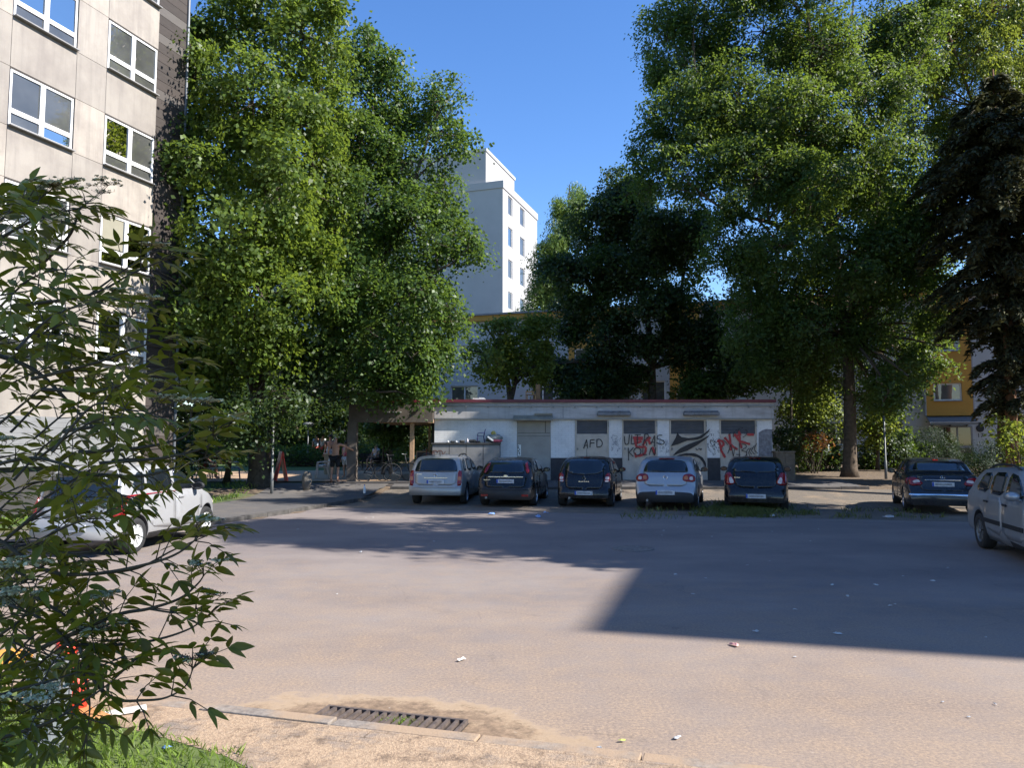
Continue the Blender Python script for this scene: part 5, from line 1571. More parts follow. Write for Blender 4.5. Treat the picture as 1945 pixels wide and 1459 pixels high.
    for p in o.data.polygons: p.use_smooth = True
    hl = [(W * .27, .60), (W * .43, .62), (W * .42, .76), (W * .29, .72)]
    for pl in (hl, mirror(hl)): panel("headlight", pl, 'f', M['clearl'], 0.012, rnd=1, cuts=3)
    # wheels
    for wy_ in wy:
        for s in (1, -1):
            x = s * (plan(wy_) - 0.015)
            RM = Matrix.Translation((x, wy_, wr)) @ Matrix.Rotation(R(90) * s, 4, 'Y')
            t = MB().lathe([(wr * .64, 0.0), (wr * .78, 0.012), (wr * .93, 0.008), (wr, -0.03), (wr, -0.165), (wr * .93, -0.2), (wr * .6, -0.2)], 28, M=RM)
            w_ = t.build("wheel", M['rubber'], root, smooth=True)
            rm = MB().lathe([(wr * .65, 0.002), (wr * .62, -0.02), (wr * .56, -0.05)], 28, M=RM).lathe([(wr * .57, -0.075), (0, -0.07)], 28, 1, M=RM).lathe([(wr * .16, -0.0), (wr * .14, .012), (0, .012)], 16, M=RM)
            ns = sp.get('spokes', 7)
            for k in range(ns):
                a = 2 * math.pi * k / ns; ca, sa = math.cos(a), math.sin(a)
                hwid = 0.9 / ns
                q = [(wr * .12, -hwid * .10), (wr * .60, -hwid * .32 * wr / .3), (wr * .60, hwid * .32 * wr / .3), (wr * .12, hwid * .10)]
                pts = [RM @ Vector((ca * r_ - sa * t_, sa * r_ + ca * t_, -0.012)) for r_, t_ in q]
                dv = (RM.to_3x3() @ Vector((0, 0, -0.03)))
                rm.prism(pts, dv)
            rm.build("rim", [sp.get('rim', M['alloy']), M['dark']], w_)
    # roof furniture
    if sp.get('rails'):
        for s in (1, -1):
            y0, y1, = sp['rails']
            pts = []
            for t in np.linspace(0, 1, 9):
                y = y0 + (y1 - y0) * t; x = s * (hw(y, ztop(y) - 0.1) - 0.10)
                h = bvh.ray_cast(Vector((x, y, 3)), Vector((0, 0, -1)))
                pts.append((x, y, h[0].z + 0.055 * min(1, 6 * t, 6 * (1 - t)) - .005))
            MB().tube(pts, 0.018, 6).build("roof_rail", M['dark'], root, smooth=True)
    if sp.get('antenna'):
        ya, la, lean = sp['antenna']
        MB().tube([(0, ya, ztop(ya) - 0.01), (0, ya, ztop(ya) + 0.03), (0, ya - lean, ztop(ya) + la)], [0.02, 0.01, 0.004], 6).build("antenna", M['dark'], root)
    for xx in sp.get('exhaust', []):
        MB().tube([(xx, -0.015, 0.27), (xx, 0.35, 0.27)], 0.035, 10).build("exhaust", M['steel'], root)
    if sp.get('bumper_line'):
        z_ = sp['bumper_line']
        panel("bumper_strip", [(-W * .46, z_ - .022), (W * .46, z_ - .022), (W * .46, z_ + .022), (-W * .46, z_ + .022)], 'r', sp.get('bumper_m', M['dark']), 0.02, rnd=0, cuts=14, skirt=.03)
    for (px_, pz, w_, h_) in sp.get('reflectors', []):
        for s in (1, -1): panel("reflector", [(s * px_ - w_, pz - h_), (s * px_ + w_, pz - h_), (s * px_ + w_, pz + h_), (s * px_ - w_, pz + h_)], 'r', M['redl'], 0.012, rnd=0, cuts=1)
    return root, panel, hit_r

silver = paint('silver_paint', (0.36, 0.35, 0.335), 0.4, 0.35)
silver2 = paint('cool_silver_paint', (0.34, 0.355, 0.38), 0.45, 0.32)
white_p = paint('white_car_paint', (0.33, 0.33, 0.335), 0.1, 0.3)
black1 = paint('black_paint', (0.007, 0.007, 0.007), 0.0, 0.2)
black2 = paint('blue_black_paint', (0.007, 0.007, 0.009), 0.0, 0.2)
grey_d = paint('dark_grey_paint', (0.022, 0.025, 0.032), 0.3, 0.22)

def wagon(L, Ht, top_rear):
    return
def place(px, py, X_off=0.0):
    return GH(px, py)

# silver estate (leftmost of the row)
p = GH(829, 957)
c1_ = car("silver_estate_car", "silver estate car with upright tailgate, leftmost of the parked row", (p.x + 0.02, p.y - 0.75, 0), 6.5, dict(
    L=4.29, W=1.70, H=1.5, wheels=(0.86, 3.47), belt=0.97, paint=silver, k=0.28, rb=0.3, cr=0.12, rt=0.07,
    top=[(0, .56), (.05, .64), (.09, .72), (.14, .98), (.20, 1.06), (.40, 1.38), (.62, 1.46), (1.6, 1.50), (2.25, 1.46), (2.7, 1.30), (3.22, 1.0), (3.8, .86), (4.18, .70), (4.26, .6), (4.29, .5)],
    gate=[(0.0, .60), (.62, .60), (.66, .98), (.60, 1.40), (0, 1.42)], rearwin=[(0, 1.0), (.60, 1.0), (.66, 1.04), (.55, 1.38), (0, 1.40)],
    lights=[([(.66, .58), (.80, .60), (.79, 1.02), (.68, 1.05)], 'redl', "tail_light")], inner=[([(.69, .74), (.78, .74), (.78, .86), (.69, .86)], 'ambl')],
    plate=(.65, .76), plate_s=False, strip=(.82, .36, 'chrome'), badge=('bolt', .89), bumper_line=.56, bumper_m=silver,
    doors=[[(1.05, .45), (2.02, .34), (2.02, .97), (1.3, .97), (1.1, .8)], [(2.04, .32), (3.1, .34), (3.12, .97), (2.04, .97)]],
    sidewins=[[(.55, 1.01), (1.0, 1.01), (1.1, 1.37), (.72, 1.37)], [(1.18, 1.0), (1.98, 1.0), (1.98, 1.4), (1.26, 1.39)], [(2.05, 1.0), (3.0, 1.0), (2.5, 1.36), (2.08, 1.40)]],
    mirror=(2.88, 1.02), mirrorm=M['dark'], screen=[(0, 1.02), (.60, 1.02), (.52, 1.40), (0, 1.42)], rails=(.7, 2.2), antenna=(.75, .13, .12), word=[(-.5, .93, .16)], trim=None))

# black hatchback with tall tail lamps
p = GH(960, 960)
car("black_hatchback", "black hatchback with tail lamps high beside the rear window and chrome strip", (p.x - 0.02, p.y - 0.7, 0), 9.5, dict(
    L=4.15, W=1.70, H=1.43, wheels=(0.82, 3.43), belt=0.95, paint=black1, k=0.33, rb=0.2, rt=0.10, rr=.5, cr=0.15, rim=M['alloy'],
    top=[(0, .52), (.06, .60), (.12, .70), (.20, .92), (.30, 1.0), (.62, 1.27), (.85, 1.36), (1.6, 1.43), (2.2, 1.40), (2.6, 1.24), (3.1, .97), (3.7, .82), (4.05, .66), (4.12, .56), (4.15, .48)],
    gate=[(0, .55), (.60, .55), (.64, .92), (.58, 1.33), (0, 1.35)], rearwin=[(0, .98), (.50, .98), (.56, 1.02), (.49, 1.28), (0, 1.31)],
    lights=[([(.60, .97), (.70, .98), (.59, 1.29), (.51, 1.29)], 'redl', "tail_light")], plate=(.69, .80), plate_s=True, strip=(.87, .52, 'chrome'), badge=('oval', .90),
    bumper_line=.53, reflectors=[(.6, .34, .10, .03)], exhaust=[-.55],
    doors=[[(1.35, .40), (2.75, .32), (2.95, .95), (1.5, .95)]], sidewins=[[(.78, 1.0), (1.42, .99), (1.46, 1.33), (1.0, 1.28)], [(1.5, .99), (2.75, .98), (2.36, 1.29), (1.55, 1.36)]],
    mirror=(2.62, 1.0), screen=[(0, 1.0), (.60, 1.0), (.5, 1.34), (0, 1.36)], word=[(-.55, .78, .2)], trim=lambda y, z: y < .25 and z < .50))

# small black city car with diamond badge
p = GH(1105, 961)
car("black_city_car", "small black city car with diamond badge and rear aerial", (p.x, p.y - 0.62, 0), 13.5, dict(
    L=3.60, W=1.65, H=1.47, wheels=(0.60, 2.97), belt=0.97, paint=black2, k=0.28, rb=0.26, rt=0.12, rr=.5, cr=0.15, rim=M['steel'],
    top=[(0, .46), (.05, .56), (.10, .64), (.16, .86), (.24, .97), (.44, 1.28), (.62, 1.40), (1.3, 1.47), (1.9, 1.44), (2.35, 1.26), (2.75, 1.0), (3.2, .86), (3.5, .68), (3.57, .56), (3.6, .48)],
    gate=[(0, .52), (.52, .52), (.60, .90), (.55, 1.38), (0, 1.40)], rearwin=[(0, .93), (.40, .96), (.62, 1.08), (.52, 1.36), (0, 1.38)],
    lights=[([(.58, .72), (.75, .74), (.76, .98), (.64, .99)], 'redl', "tail_light")], inner=[([(.62, .80), (.73, .80), (.73, .88), (.62, .88)], 'clearl'), ([(.61, .73), (.72, .74), (.72, .78), (.61, .78)], 'clearl')],
    plate=(.36, .47), plate_s=True, badge=('diamond', .83), brake=(1.415, .10), antenna=(.75, .28, .02), exhaust=[-.42],
    doors=[[(1.15, .38), (2.4, .32), (2.5, .97), (1.2, .97)]], sidewins=[[(.55, 1.02), (1.12, 1.0), (1.16, 1.36), (.76, 1.34)], [(1.2, 1.0), (2.4, 1.0), (2.05, 1.34), (1.25, 1.40)]],
    mirror=(2.3, 1.02), screen=[(0, 1.02), (.6, 1.02), (.5, 1.38), (0, 1.40)], word=[(0.0, .74, .32)], trim=None))

# silver hatchback
p = GH(1255, 966)
car("silver_hatchback", "silver hatchback with black lower bumper and round red tail lamps", (p.x, p.y - 0.68, 0), 16.5, dict(
    L=4.20, W=1.74, H=1.485, wheels=(0.80, 3.38), belt=0.99, paint=silver2, k=0.30, rb=0.22, rt=0.10, rr=.5, cr=0.14,
    top=[(0, .52), (.05, .62), (.10, .72), (.16, .96), (.24, 1.04), (.48, 1.34), (.66, 1.42), (1.5, 1.485), (2.2, 1.45), (2.65, 1.27), (3.15, 1.0), (3.75, .84), (4.08, .68), (4.16, .56), (4.2, .48)],
    gate=[(0, .66), (.56, .66), (.64, .98), (.56, 1.40), (0, 1.42)], rearwin=[(0, 1.045), (.58, 1.045), (.63, 1.08), (.52, 1.37), (0, 1.39)],
    lights=[([(.46, .86), (.52, .80), (.80, .78), (.82, .92), (.70, 1.01), (.50, .99)], 'redl', "tail_light")], lr=2, inner=[([(.52, .85), (.62, .85), (.62, .95), (.52, .95)], 'ambl'), ([(.66, .84), (.75, .84), (.75, .93), (.66, .93)], 'clearl')],
    plate=(.43, .55), badge=('vw', .90), brake=(1.41, .22), exhaust=[-.5],
    doors=[[(1.05, .42), (1.98, .32), (1.98, .99), (1.3, .99), (1.1, .8)], [(2.0, .32), (3.0, .34), (3.05, .99), (2.0, .99)]],
    sidewins=[[(.72, 1.06), (1.02, 1.03), (1.1, 1.36), (.92, 1.34)], [(1.12, 1.03), (1.95, 1.02), (1.95, 1.41), (1.2, 1.38)], [(2.02, 1.02), (2.95, 1.02), (2.45, 1.35), (2.05, 1.41)]],
    mirror=(2.8, 1.04), mirrorm=M['dark'], screen=[(0, 1.04), (.62, 1.04), (.52, 1.40), (0, 1.42)], trim=lambda y, z: (y < .3 and z < .47) or z < .3))

# black hatchback in the weeds
p = GH(1421, 968)
car("black_compact_hatchback", "glossy black compact hatchback parked above tufts of grass, rightmost of the row", (p.x + 0.02, p.y - 0.66, 0), 17.5, dict(
    L=4.0, W=1.72, H=1.49, wheels=(0.75, 3.26), belt=1.0, paint=black2, k=0.32, rb=0.24, rt=0.14, rr=.6, cr=0.17, rim=M['alloy'],
    top=[(0, .50), (.05, .60), (.11, .70), (.18, .92), (.28, 1.04), (.55, 1.33), (.75, 1.42), (1.4, 1.49), (2.1, 1.45), (2.55, 1.27), (3.05, 1.02), (3.6, .86), (3.9, .70), (3.97, .58), (4.0, .48)],
    gate=[(0, .62), (.50, .64), (.62, .96), (.54, 1.40), (0, 1.43)], rearwin=[(0, 1.045), (.50, 1.06), (.64, 1.12), (.50, 1.37), (0, 1.40)],
    lights=[([(.52, .76), (.70, .70), (.83, .74), (.80, 1.02), (.68, 1.06), (.62, .96)], 'redl', "tail_light")], inner=[([(.56, .77), (.68, .74), (.70, .90), (.64, .93)], 'clearl')],
    plate=(.355, .47), word=[(-.48, .91, .16)], badge=None, brake=(1.43, .15), antenna=(.72, .05, .03),
    doors=[[(1.0, .40), (1.9, .32), (1.9, 1.0), (1.25, 1.0), (1.05, .8)], [(1.92, .32), (2.85, .34), (2.9, 1.0), (1.92, 1.0)]],
    sidewins=[[(.78, 1.08), (1.05, 1.06), (1.05, 1.33), (.98, 1.33)], [(1.1, 1.06), (1.87, 1.05), (1.87, 1.41), (1.15, 1.37)], [(1.94, 1.05), (2.8, 1.05), (2.32, 1.36), (1.97, 1.41)]],
    mirror=(2.68, 1.06), screen=[(0, 1.06), (.62, 1.06), (.5, 1.40), (0, 1.42)], trim=lambda y, z: z < .3))

# dark saloon on the right
p = GH(1765, 974)
car("dark_saloon_car", "dark grey saloon car with chrome boot strip beside the right lamp post", (p.x + 0.12, p.y - 0.55, 0), 21.0, dict(
    L=4.58, W=1.77, H=1.45, wheels=(0.98, 3.74), belt=0.98, paint=grey_d, k=0.36, rb=0.22, rt=0.10, rr=.5, cr=0.12,
    top=[(0, .50), (.05, .62), (.10, .70), (.16, .92), (.24, 1.01), (.55, 1.04), (.70, 1.06), (1.25, 1.36), (1.6, 1.43), (2.2, 1.45), (2.75, 1.36), (3.3, 1.02), (3.9, .90), (4.4, .72), (4.54, .58), (4.58, .48)],
    gate=[(0, .60), (.50, .60), (.60, .86), (.60, 1.0), (0, 1.005)], rearwin=[(0, 1.10), (.60, 1.10), (.64, 1.12), (.50, 1.36), (0, 1.38)],
    lights=[([(.44, .76), (.80, .72), (.82, .94), (.62, .96)], 'redl', "tail_light")], inner=[([(.52, .83), (.70, .80), (.72, .86), (.58, .90)], 'clearl')], sidelamp=[([(.14, .76), (.34, .80), (.36, .92), (.12, .94)], 'redl')],
    plate=(.72, .83), strip=(.885, .42, 'chrome'), badge=('star', .945), bumper_line=.50, bumper_m=M['chrome'], word=[(-.52, .955, .14)], brake=(1.385, .07), antenna=(1.5, .05, .05), wiper=False,
    doors=[[(1.25, .42), (2.2, .32), (2.2, .98), (1.5, .98), (1.35, .8)], [(2.22, .32), (3.25, .34), (3.3, .98), (2.22, .98)]],
    sidewins=[[(1.05, 1.04), (1.3, 1.02), (1.38, 1.30), (1.32, 1.29)], [(1.4, 1.02), (2.17, 1.0), (2.17, 1.37), (1.52, 1.34)], [(2.24, 1.0), (3.1, 1.0), (2.65, 1.31), (2.27, 1.37)]],
    mirror=(3.02, 1.02), mirrorm=M['dark'], screen=[(0, 1.04), (.62, 1.04), (.5, 1.38), (0, 1.40)], trim=lambda y, z: z < .27))

# white city car on the left, pointing away
pr = G(253, 1052); pf = G(403, 1016)
hd_ = math.degrees(math.atan2(pf.x - pr.x, pf.y - pr.y))
dv = Vector((math.sin(R(hd_)), math.cos(R(hd_)), 0)); lft = Vector((-dv.y, dv.x, 0))
o_ = pr - dv * 0.58 + lft * 0.74
wroot, wpanel, whit = car("white_city_car", "white small car parked alone by the left kerb behind the elder leaves", (o_.x, o_.y, 0), hd_, dict(
    L=3.56, W=1.60, H=1.49, wheels=(0.58, 3.00), wr=.30, belt=0.97, paint=white_p, k=0.26, rb=0.28, rt=0.10, rr=.45, cr=0.13, spokes=9, rim=M['white'],
    top=[(0, .50), (.04, .60), (.08, .70), (.13, .92), (.19, 1.0), (.34, 1.34), (.52, 1.44), (1.3, 1.49), (1.9, 1.46), (2.4, 1.26), (2.85, 1.0), (3.25, .86), (3.46, .70), (3.53, .58), (3.56, .48)],
    gate=[(0, .62), (.60, .62), (.66, .98), (.60, 1.42), (0, 1.44)], rearwin=[(0, .86), (.58, .88), (.66, 1.0), (.58, 1.39), (0, 1.41)],
    lights=[([(.66, .62), (.80, .66), (.78, .98), (.70, 1.0)], 'redl', "tail_light")], plate=(.42, .53), badge=('vw', .80), antenna=(.7, .22, .12),
    doors=[[(.92, .42), (1.78, .32), (1.78, .97), (1.15, .97), (.98, .8)], [(1.8, .32), (2.72, .34), (2.76, .97), (1.8, .97)]],
    sidewins=[[(.50, 1.08), (.86, 1.02), (.92, 1.36), (.70, 1.36)], [(.95, 1.02), (1.74, 1.0), (1.74, 1.41), (1.0, 1.39)], [(1.83, 1.0), (2.6, 1.0), (2.2, 1.34), (1.86, 1.41)]],
    mirror=(2.45, 1.02), mirrorm=M['dark'], screen=[(0, 1.02), (.6, 1.02), (.52, 1.40), (0, 1.42)], trim=lambda y, z: z < .28), group=None)
text_mesh("window_lettering", "kirchen.de", 0.13, M['white'], wroot, (0.16, whit(0.16, 1.28) - 0.03, 1.27), (R(90 - 24), 0, 0), 0.002)

# silver estate at the right edge, pointing towards the camera
pw = G(1862, 1041)
hd2 = 196.0
dv = Vector((math.sin(R(hd2)), math.cos(R(hd2)), 0)); lft = Vector((-dv.y, dv.x, 0))
o_ = pw - dv * 0.88 + lft * 0.83
car("silver_grey_estate_car", "silver grey estate car with black rub strips cut off by the right edge", (o_.x, o_.y, 0), hd2, dict(
    L=4.44, W=1.70, H=1.47, wheels=(0.92, 3.53), belt=0.96, paint=silver2, k=0.28, rb=0.3, cr=0.12, rt=0.09, spokes=9, rim=M['steel'],
    top=[(0, .54), (.05, .64), (.10, .72), (.16, .96), (.24, 1.04), (.56, 1.34), (.80, 1.42), (1.7, 1.47), (2.4, 1.44), (2.85, 1.28), (3.4, .98), (3.95, .84), (4.32, .68), (4.40, .58), (4.44, .48)],
    gate=[(0, .60), (.60, .60), (.65, .98), (.56, 1.38), (0, 1.40)], rearwin=[(0, 1.0), (.58, 1.0), (.62, 1.04), (.50, 1.34), (0, 1.36)],
    lights=[([(.66, .66), (.80, .68), (.79, 1.0), (.68, 1.03)], 'redl', "tail_light")], plate=(.68, .79), rails=(.85, 2.4), antenna=(1.1, .1, .08), handle=M['dark'], rub=.54,
    doors=[[(1.22, .42), (2.15, .32), (2.15, .96), (1.45, .96), (1.28, .8)], [(2.17, .32), (3.2, .34), (3.25, .96), (2.17, .96)]],
    sidewins=[[(.62, 1.02), (1.3, 1.0), (1.36, 1.35), (.92, 1.33)], [(1.4, 1.0), (2.11, .99), (2.11, 1.38), (1.46, 1.36)], [(2.2, .99), (3.12, .99), (2.62, 1.33), (2.23, 1.38)]],
    mirror=(2.98, 1.02), screen=[(0, 1.02), (.6, 1.02), (.5, 1.38), (0, 1.40)], trim=lambda y, z: z < .26), group=None)
# two cars parked far off in the park
for px, Y, mt, lab in ((572, 70, 'far_red', "distant red and white car seen between the park tree trunks"), (662, 74, 'far_blue', "distant pale blue car glimpsed beside the canopy post")):
    f_ = foot(px, Y)
    car("parked_car", lab, f_, 75, dict(L=4.1, W=1.7, H=1.45, wheels=(0.8, 3.35), belt=.97, paint=paint(mt, (0.4, 0.03, 0.04) if 'red' in mt else (0.3, 0.4, 0.6)), k=.3,
        top=[(0, .5), (.1, .7), (.2, .95), (.55, 1.34), (.8, 1.42), (1.5, 1.45), (2.2, 1.4), (3.0, 1.0), (3.7, .82), (4.05, .6), (4.1, .48)], rearwin=[(0, 1.02), (.55, 1.02), (.5, 1.34), (0, 1.36)],
        lights=[([(.62, .75), (.8, .75), (.8, .95), (.64, .95)], 'redl', "tail_light")], plate=(.6, .7), sidewins=[[(.9, 1.02), (1.8, 1.0), (1.8, 1.36), (1.1, 1.34)], [(1.85, 1.0), (2.8, 1.0), (2.3, 1.32), (1.9, 1.36)]],
        mirror=(2.7, 1.02), screen=[(0, 1.04), (.6, 1.04), (.5, 1.36), (0, 1.38)]), group=None)
# ---------------------------------------------------------------- foreground elder
random.seed(14); rng = np.random.default_rng(5)
EY = 2.7
elder_foot = (-2.35, 2.75, H(-2.35, 2.75))
elder = empty("elder_shrub", elder_foot, 0, "large elder shrub with dark pinnate leaves and flat flower heads filling the left foreground", "shrub")
EO = Vector(elder_foot)
LV = {'B': [], 'd': [], 'n': [], 'L': []}
stem = MB(); flower = MB(); florets = []
def add_leaflet(b, d, n, L): LV['B'].append(tuple(b)); LV['d'].append(tuple(d)); LV['n'].append(tuple(n)); LV['L'].append(L)
def compound(p, d, up, size):
    d = d.normalized()
    side = d.cross(up).normalized(); n = side.cross(d).normalized()
    Lr = size * random.uniform(1.2, 1.7)
    pts = [p, p + d * Lr * .5 + n * Lr * .04, p + d * Lr - Vector((0, 0, Lr * .12))]
    stem.tube(pts, [.0022, .0017, .0012], 4, cap=False)
    for f in ((.5, .98) if random.random() < .75 else (.3, .65, 1.0)):
        q = pts[0].lerp(pts[2], f) if f > .1 else pts[0]
        for s in (1, -1):
            dd = (side * s * random.uniform(.75, 1.0) + d * random.uniform(.35, .75) - Vector((0, 0, random.uniform(.05, .55))))
            nn = (n + Vector((random.gauss(0, .3), random.gauss(0, .3), random.gauss(0, .2))))
            add_leaflet(q, dd.normalized(), nn.normalized(), size * random.uniform(.7, 1.0))
    add_leaflet(pts[2], (d - Vector((0, 0, random.uniform(.15, .6)))).normalized(), (n + Vector((random.gauss(0, .2),) * 3)).normalized(), size * random.uniform(.85, 1.1))
def umbel(p, d, rad, white=1.0):
    d = d.normalized()
    hub = p
    for _ in range(5):
        a = random.uniform(0, 6.28)
        o = Vector((math.cos(a), math.sin(a), 0)) * rad * random.uniform(.45, .95)
        e = hub + o + Vector((0, 0, rad * random.uniform(.5, .65)))
        stem.tube([hub, hub.lerp(e, .5) - Vector((0, 0, rad * .04)), e], [.0016, .0013, .001], 3, cap=False)
        for _ in range(6):
            a2 = random.uniform(0, 6.28); r2 = rad * random.uniform(.15, .42)
            e2 = e + Vector((math.cos(a2) * r2, math.sin(a2) * r2, rad * random.uniform(.1, .2)))
            stem.tube([e, e2], [.0009, .0006], 3, cap=False)
            for _ in range(7):
                q = e2 + Vector((random.gauss(0, 1) * rad * .1, random.gauss(0, 1) * rad * .1, random.uniform(0, .05) * rad))
                if random.random() < 0.9: stem.tube([e2, q], [.0006, .0004], 3, cap=False)
                if random.random() < white: florets.append((q, .0052 * random.uniform(.8, 1.3)))
                else: stem.tube([q, q + Vector((0, 0, .003))], [.0016, .001], 4)
def branch(ctrl, r0, leaf=.075, start=.25, end=None, step=.125, rad=.075, white=1.0):
    P = [Vector(c) - EO for c in ctrl]
    Q = []
    for i in range(len(P) - 1):
        p0, p1, p2, p3 = P[max(i - 1, 0)], P[i], P[i + 1], P[min(i + 2, len(P) - 1)]
        for k in range(8):
            t = k / 8
            Q.append(0.5 * ((2 * p1) + (p2 - p0) * t + (2 * p0 - 5 * p1 + 4 * p2 - p3) * t * t + (3 * p1 - p0 - 3 * p2 + p3) * t ** 3))
    Q.append(P[-1]); n = len(Q)
    stem.tube(Q, [r0 * (1 - .82 * i / (n - 1)) + .0008 for i in range(n)], 6, cap=False)
    acc = 0; tot = sum((Q[i + 1] - Q[i]).length for i in range(n - 1)); run = 0; k = 0
    for i in range(n - 1):
        seg = (Q[i + 1] - Q[i]); run += seg.length; acc += seg.length
        if run / tot > start and acc > step * random.uniform(.8, 1.2):
            acc = 0; k += 1
            d = seg.normalized()
            ax = d.orthogonal().normalized(); ax = Matrix.Rotation(k * 1.57 + random.uniform(-.4, .4), 3, d) @ ax
            for s in (1, -1):
                if random.random() < .12: continue
                dd = ax * s * .8 + d * .55 + Vector((0, 0, .12))
                up = (Vector((0, 0, 1)) + Vector((random.gauss(0, .3), random.gauss(0, .3), 0)))
                compound(Q[i + 1], dd, up, leaf * random.uniform(.8, 1.15))
    d = (Q[-1] - Q[-3]).normalized()
    if end == 'umbel':
        umbel(Q[-1], d, rad, white)
        for s in (1, -1): compound(Q[-3], d.cross(Vector((0, 0, 1))) * s + d * .4, Vector((0, 0, 1)), leaf)
    else:
        for s in (1, -1): compound(Q[-1], d + d.cross(Vector((0, 0, 1))) * s * .8, Vector((0, 0, 1)), leaf * .9)
        compound(Q[-1], d, Vector((0, 0, 1)), leaf * .8)
    return Q
def e_(px, py, Y): return tuple(D(px, py, Y))
# limbs that can be followed in the photograph
branch([e_(-60, 660, 2.9), e_(60, 700, 2.8), e_(150, 785, 2.7), e_(215, 850, 2.65), e_(268, 900, 2.6)], .009, start=.2)
branch([e_(-120, 960, 2.6), e_(0, 1028, 2.5), e_(86, 1083, 2.45), e_(173, 1091, 2.4), e_(276, 1073, 2.35), e_(340, 1050, 2.35), e_(385, 1012, 2.35)], .008, end='umbel', rad=.06)
branch([e_(173, 1091, 2.4), e_(260, 1080, 2.4), e_(330, 1045, 2.45), e_(400, 1015, 2.5)], .004, start=.5)
branch([e_(60, 1240, 2.4), e_(213, 1172, 2.4), e_(282, 1157, 2.4), e_(340, 1138, 2.4), e_(374, 1111, 2.4), e_(388, 1092, 2.4)], .006, end='umbel', rad=.05, white=.3)
branch([e_(282, 1157, 2.4), e_(345, 1165, 2.4), e_(390, 1150, 2.4)], .003, end='umbel', rad=.05, white=.2)
branch([e_(-80, 1350, 2.3), e_(10, 1318, 2.3), e_(86, 1297, 2.3), e_(130, 1283, 2.3), e_(200, 1262, 2.3)], .005)
branch([e_(-20, 1410, 2.3), e_(94, 1373, 2.25), e_(138, 1346, 2.25), e_(197, 1307, 2.25), e_(240, 1270, 2.25)], .005)
branch([e_(150, 1230, 2.3), e_(182, 1297, 2.3), e_(221, 1329, 2.3), e_(271, 1331, 2.3), e_(315, 1326, 2.3), e_(352, 1304, 2.3), e_(367, 1268, 2.3)], .005, end='umbel', rad=.048, white=.1)
branch([e_(120, 1225, 2.4), e_(230, 1225, 2.4), e_(300, 1215, 2.4), e_(360, 1195, 2.4), e_(395, 1170, 2.4)], .005)
branch([e_(60, 1130, 2.5), e_(150, 1190, 2.45), e_(165, 1230, 2.4), e_(190, 1236, 2.4)], .006, end='umbel', rad=.09)
branch([e_(-60, 1240, 2.4), e_(10, 1200, 2.35), e_(55, 1165, 2.3)], .006, end='umbel', rad=.09)
branch([e_(120, 1215, 2.4), e_(180, 1185, 2.35), e_(212, 1163, 2.35)], .004, end='umbel', rad=.065)
branch([e_(20, 1150, 2.5), e_(100, 1190, 2.4), e_(150, 1260, 2.35), e_(170, 1330, 2.3), e_(165, 1395, 2.3)], .005)
branch([e_(60, 520, 2.8), e_(130, 450, 2.8), e_(150, 400, 2.8), e_(165, 385, 2.8)], .006, end='umbel', rad=.11, white=.5)
branch([e_(40, 580, 2.7), e_(170, 560, 2.7), e_(250, 520, 2.7), e_(310, 494, 2.7)], .006)
branch([e_(120, 600, 2.7), e_(220, 620, 2.7), e_(258, 590, 2.7)], .005, end='umbel', rad=.075)
branch([e_(170, 560, 2.7), e_(240, 510, 2.7), e_(285, 483, 2.75)], .004, end='umbel', rad=.06)
branch([e_(60, 720, 2.6), e_(180, 690, 2.6), e_(260, 660, 2.6), e_(318, 646, 2.6)], .006)
branch([e_(80, 740, 2.6), e_(200, 740, 2.6), e_(280, 710, 2.6), e_(335, 692, 2.6)], .006)
branch([e_(120, 820, 2.6), e_(240, 800, 2.6), e_(310, 775, 2.6), e_(345, 755, 2.6)], .006, end='umbel', rad=.07, white=.5)
branch([e_(150, 860, 2.5), e_(270, 850, 2.5), e_(350, 830, 2.5), e_(362, 803, 2.5)], .006, end='umbel', rad=.10)
branch([e_(190, 880, 2.4), e_(310, 870, 2.4), e_(390, 850, 2.4), e_(405, 832, 2.4)], .005, end='umbel', rad=.075)
branch([e_(150, 900, 2.4), e_(260, 905, 2.4), e_(330, 890, 2.4), e_(395, 868, 2.4)], .006)
branch([e_(-30, 470, 2.8), e_(60, 420, 2.8), e_(130, 400, 2.8), e_(155, 395, 2.8)], .006)
branch([e_(-60, 480, 2.6), e_(10, 410, 2.6), e_(50, 385, 2.6)], .006, leaf=.1)
branch([e_(-60, 900, 2.4), e_(60, 870, 2.4), e_(160, 900, 2.35), e_(230, 940, 2.3)], .006)
branch([e_(-40, 1060, 2.4), e_(60, 1100, 2.35), e_(45, 1108, 2.3)], .005, end='umbel', rad=.085)
# the thick of the shrub on the left
for i in range(60):
    ty = 360 + 1090 * (i / 60) + random.uniform(-25, 25)
    lim = np.interp(ty, [350, 420, 480, 600, 700, 800, 900, 1000, 1100, 1200, 1300, 1380, 1459], [60, 150, 215, 215, 250, 300, 310, 250, 170, 210, 190, 150, 120])
    tx = -60 + (lim + 60) * random.random() ** 1.35 if i % 4 else random.uniform(0.6, 1.0) * lim
    Y = random.uniform(2.2, 3.3)
    sx, sy = tx - random.uniform(140, 260), ty + random.uniform(10, 150) - (120 if ty > 1250 else 0)
    mid = ((sx + tx) / 2 + random.uniform(-20, 20), (sy + ty) / 2 + random.uniform(-50, 20))
    branch([e_(sx, sy, Y + random.uniform(-.2, .3)), e_(mid[0], mid[1], Y), e_(tx, ty, Y - .1)], .0042, leaf=random.uniform(.062, .09), start=.15, step=.115, end='umbel' if i % 9 == 0 else None, rad=.07, white=.8)
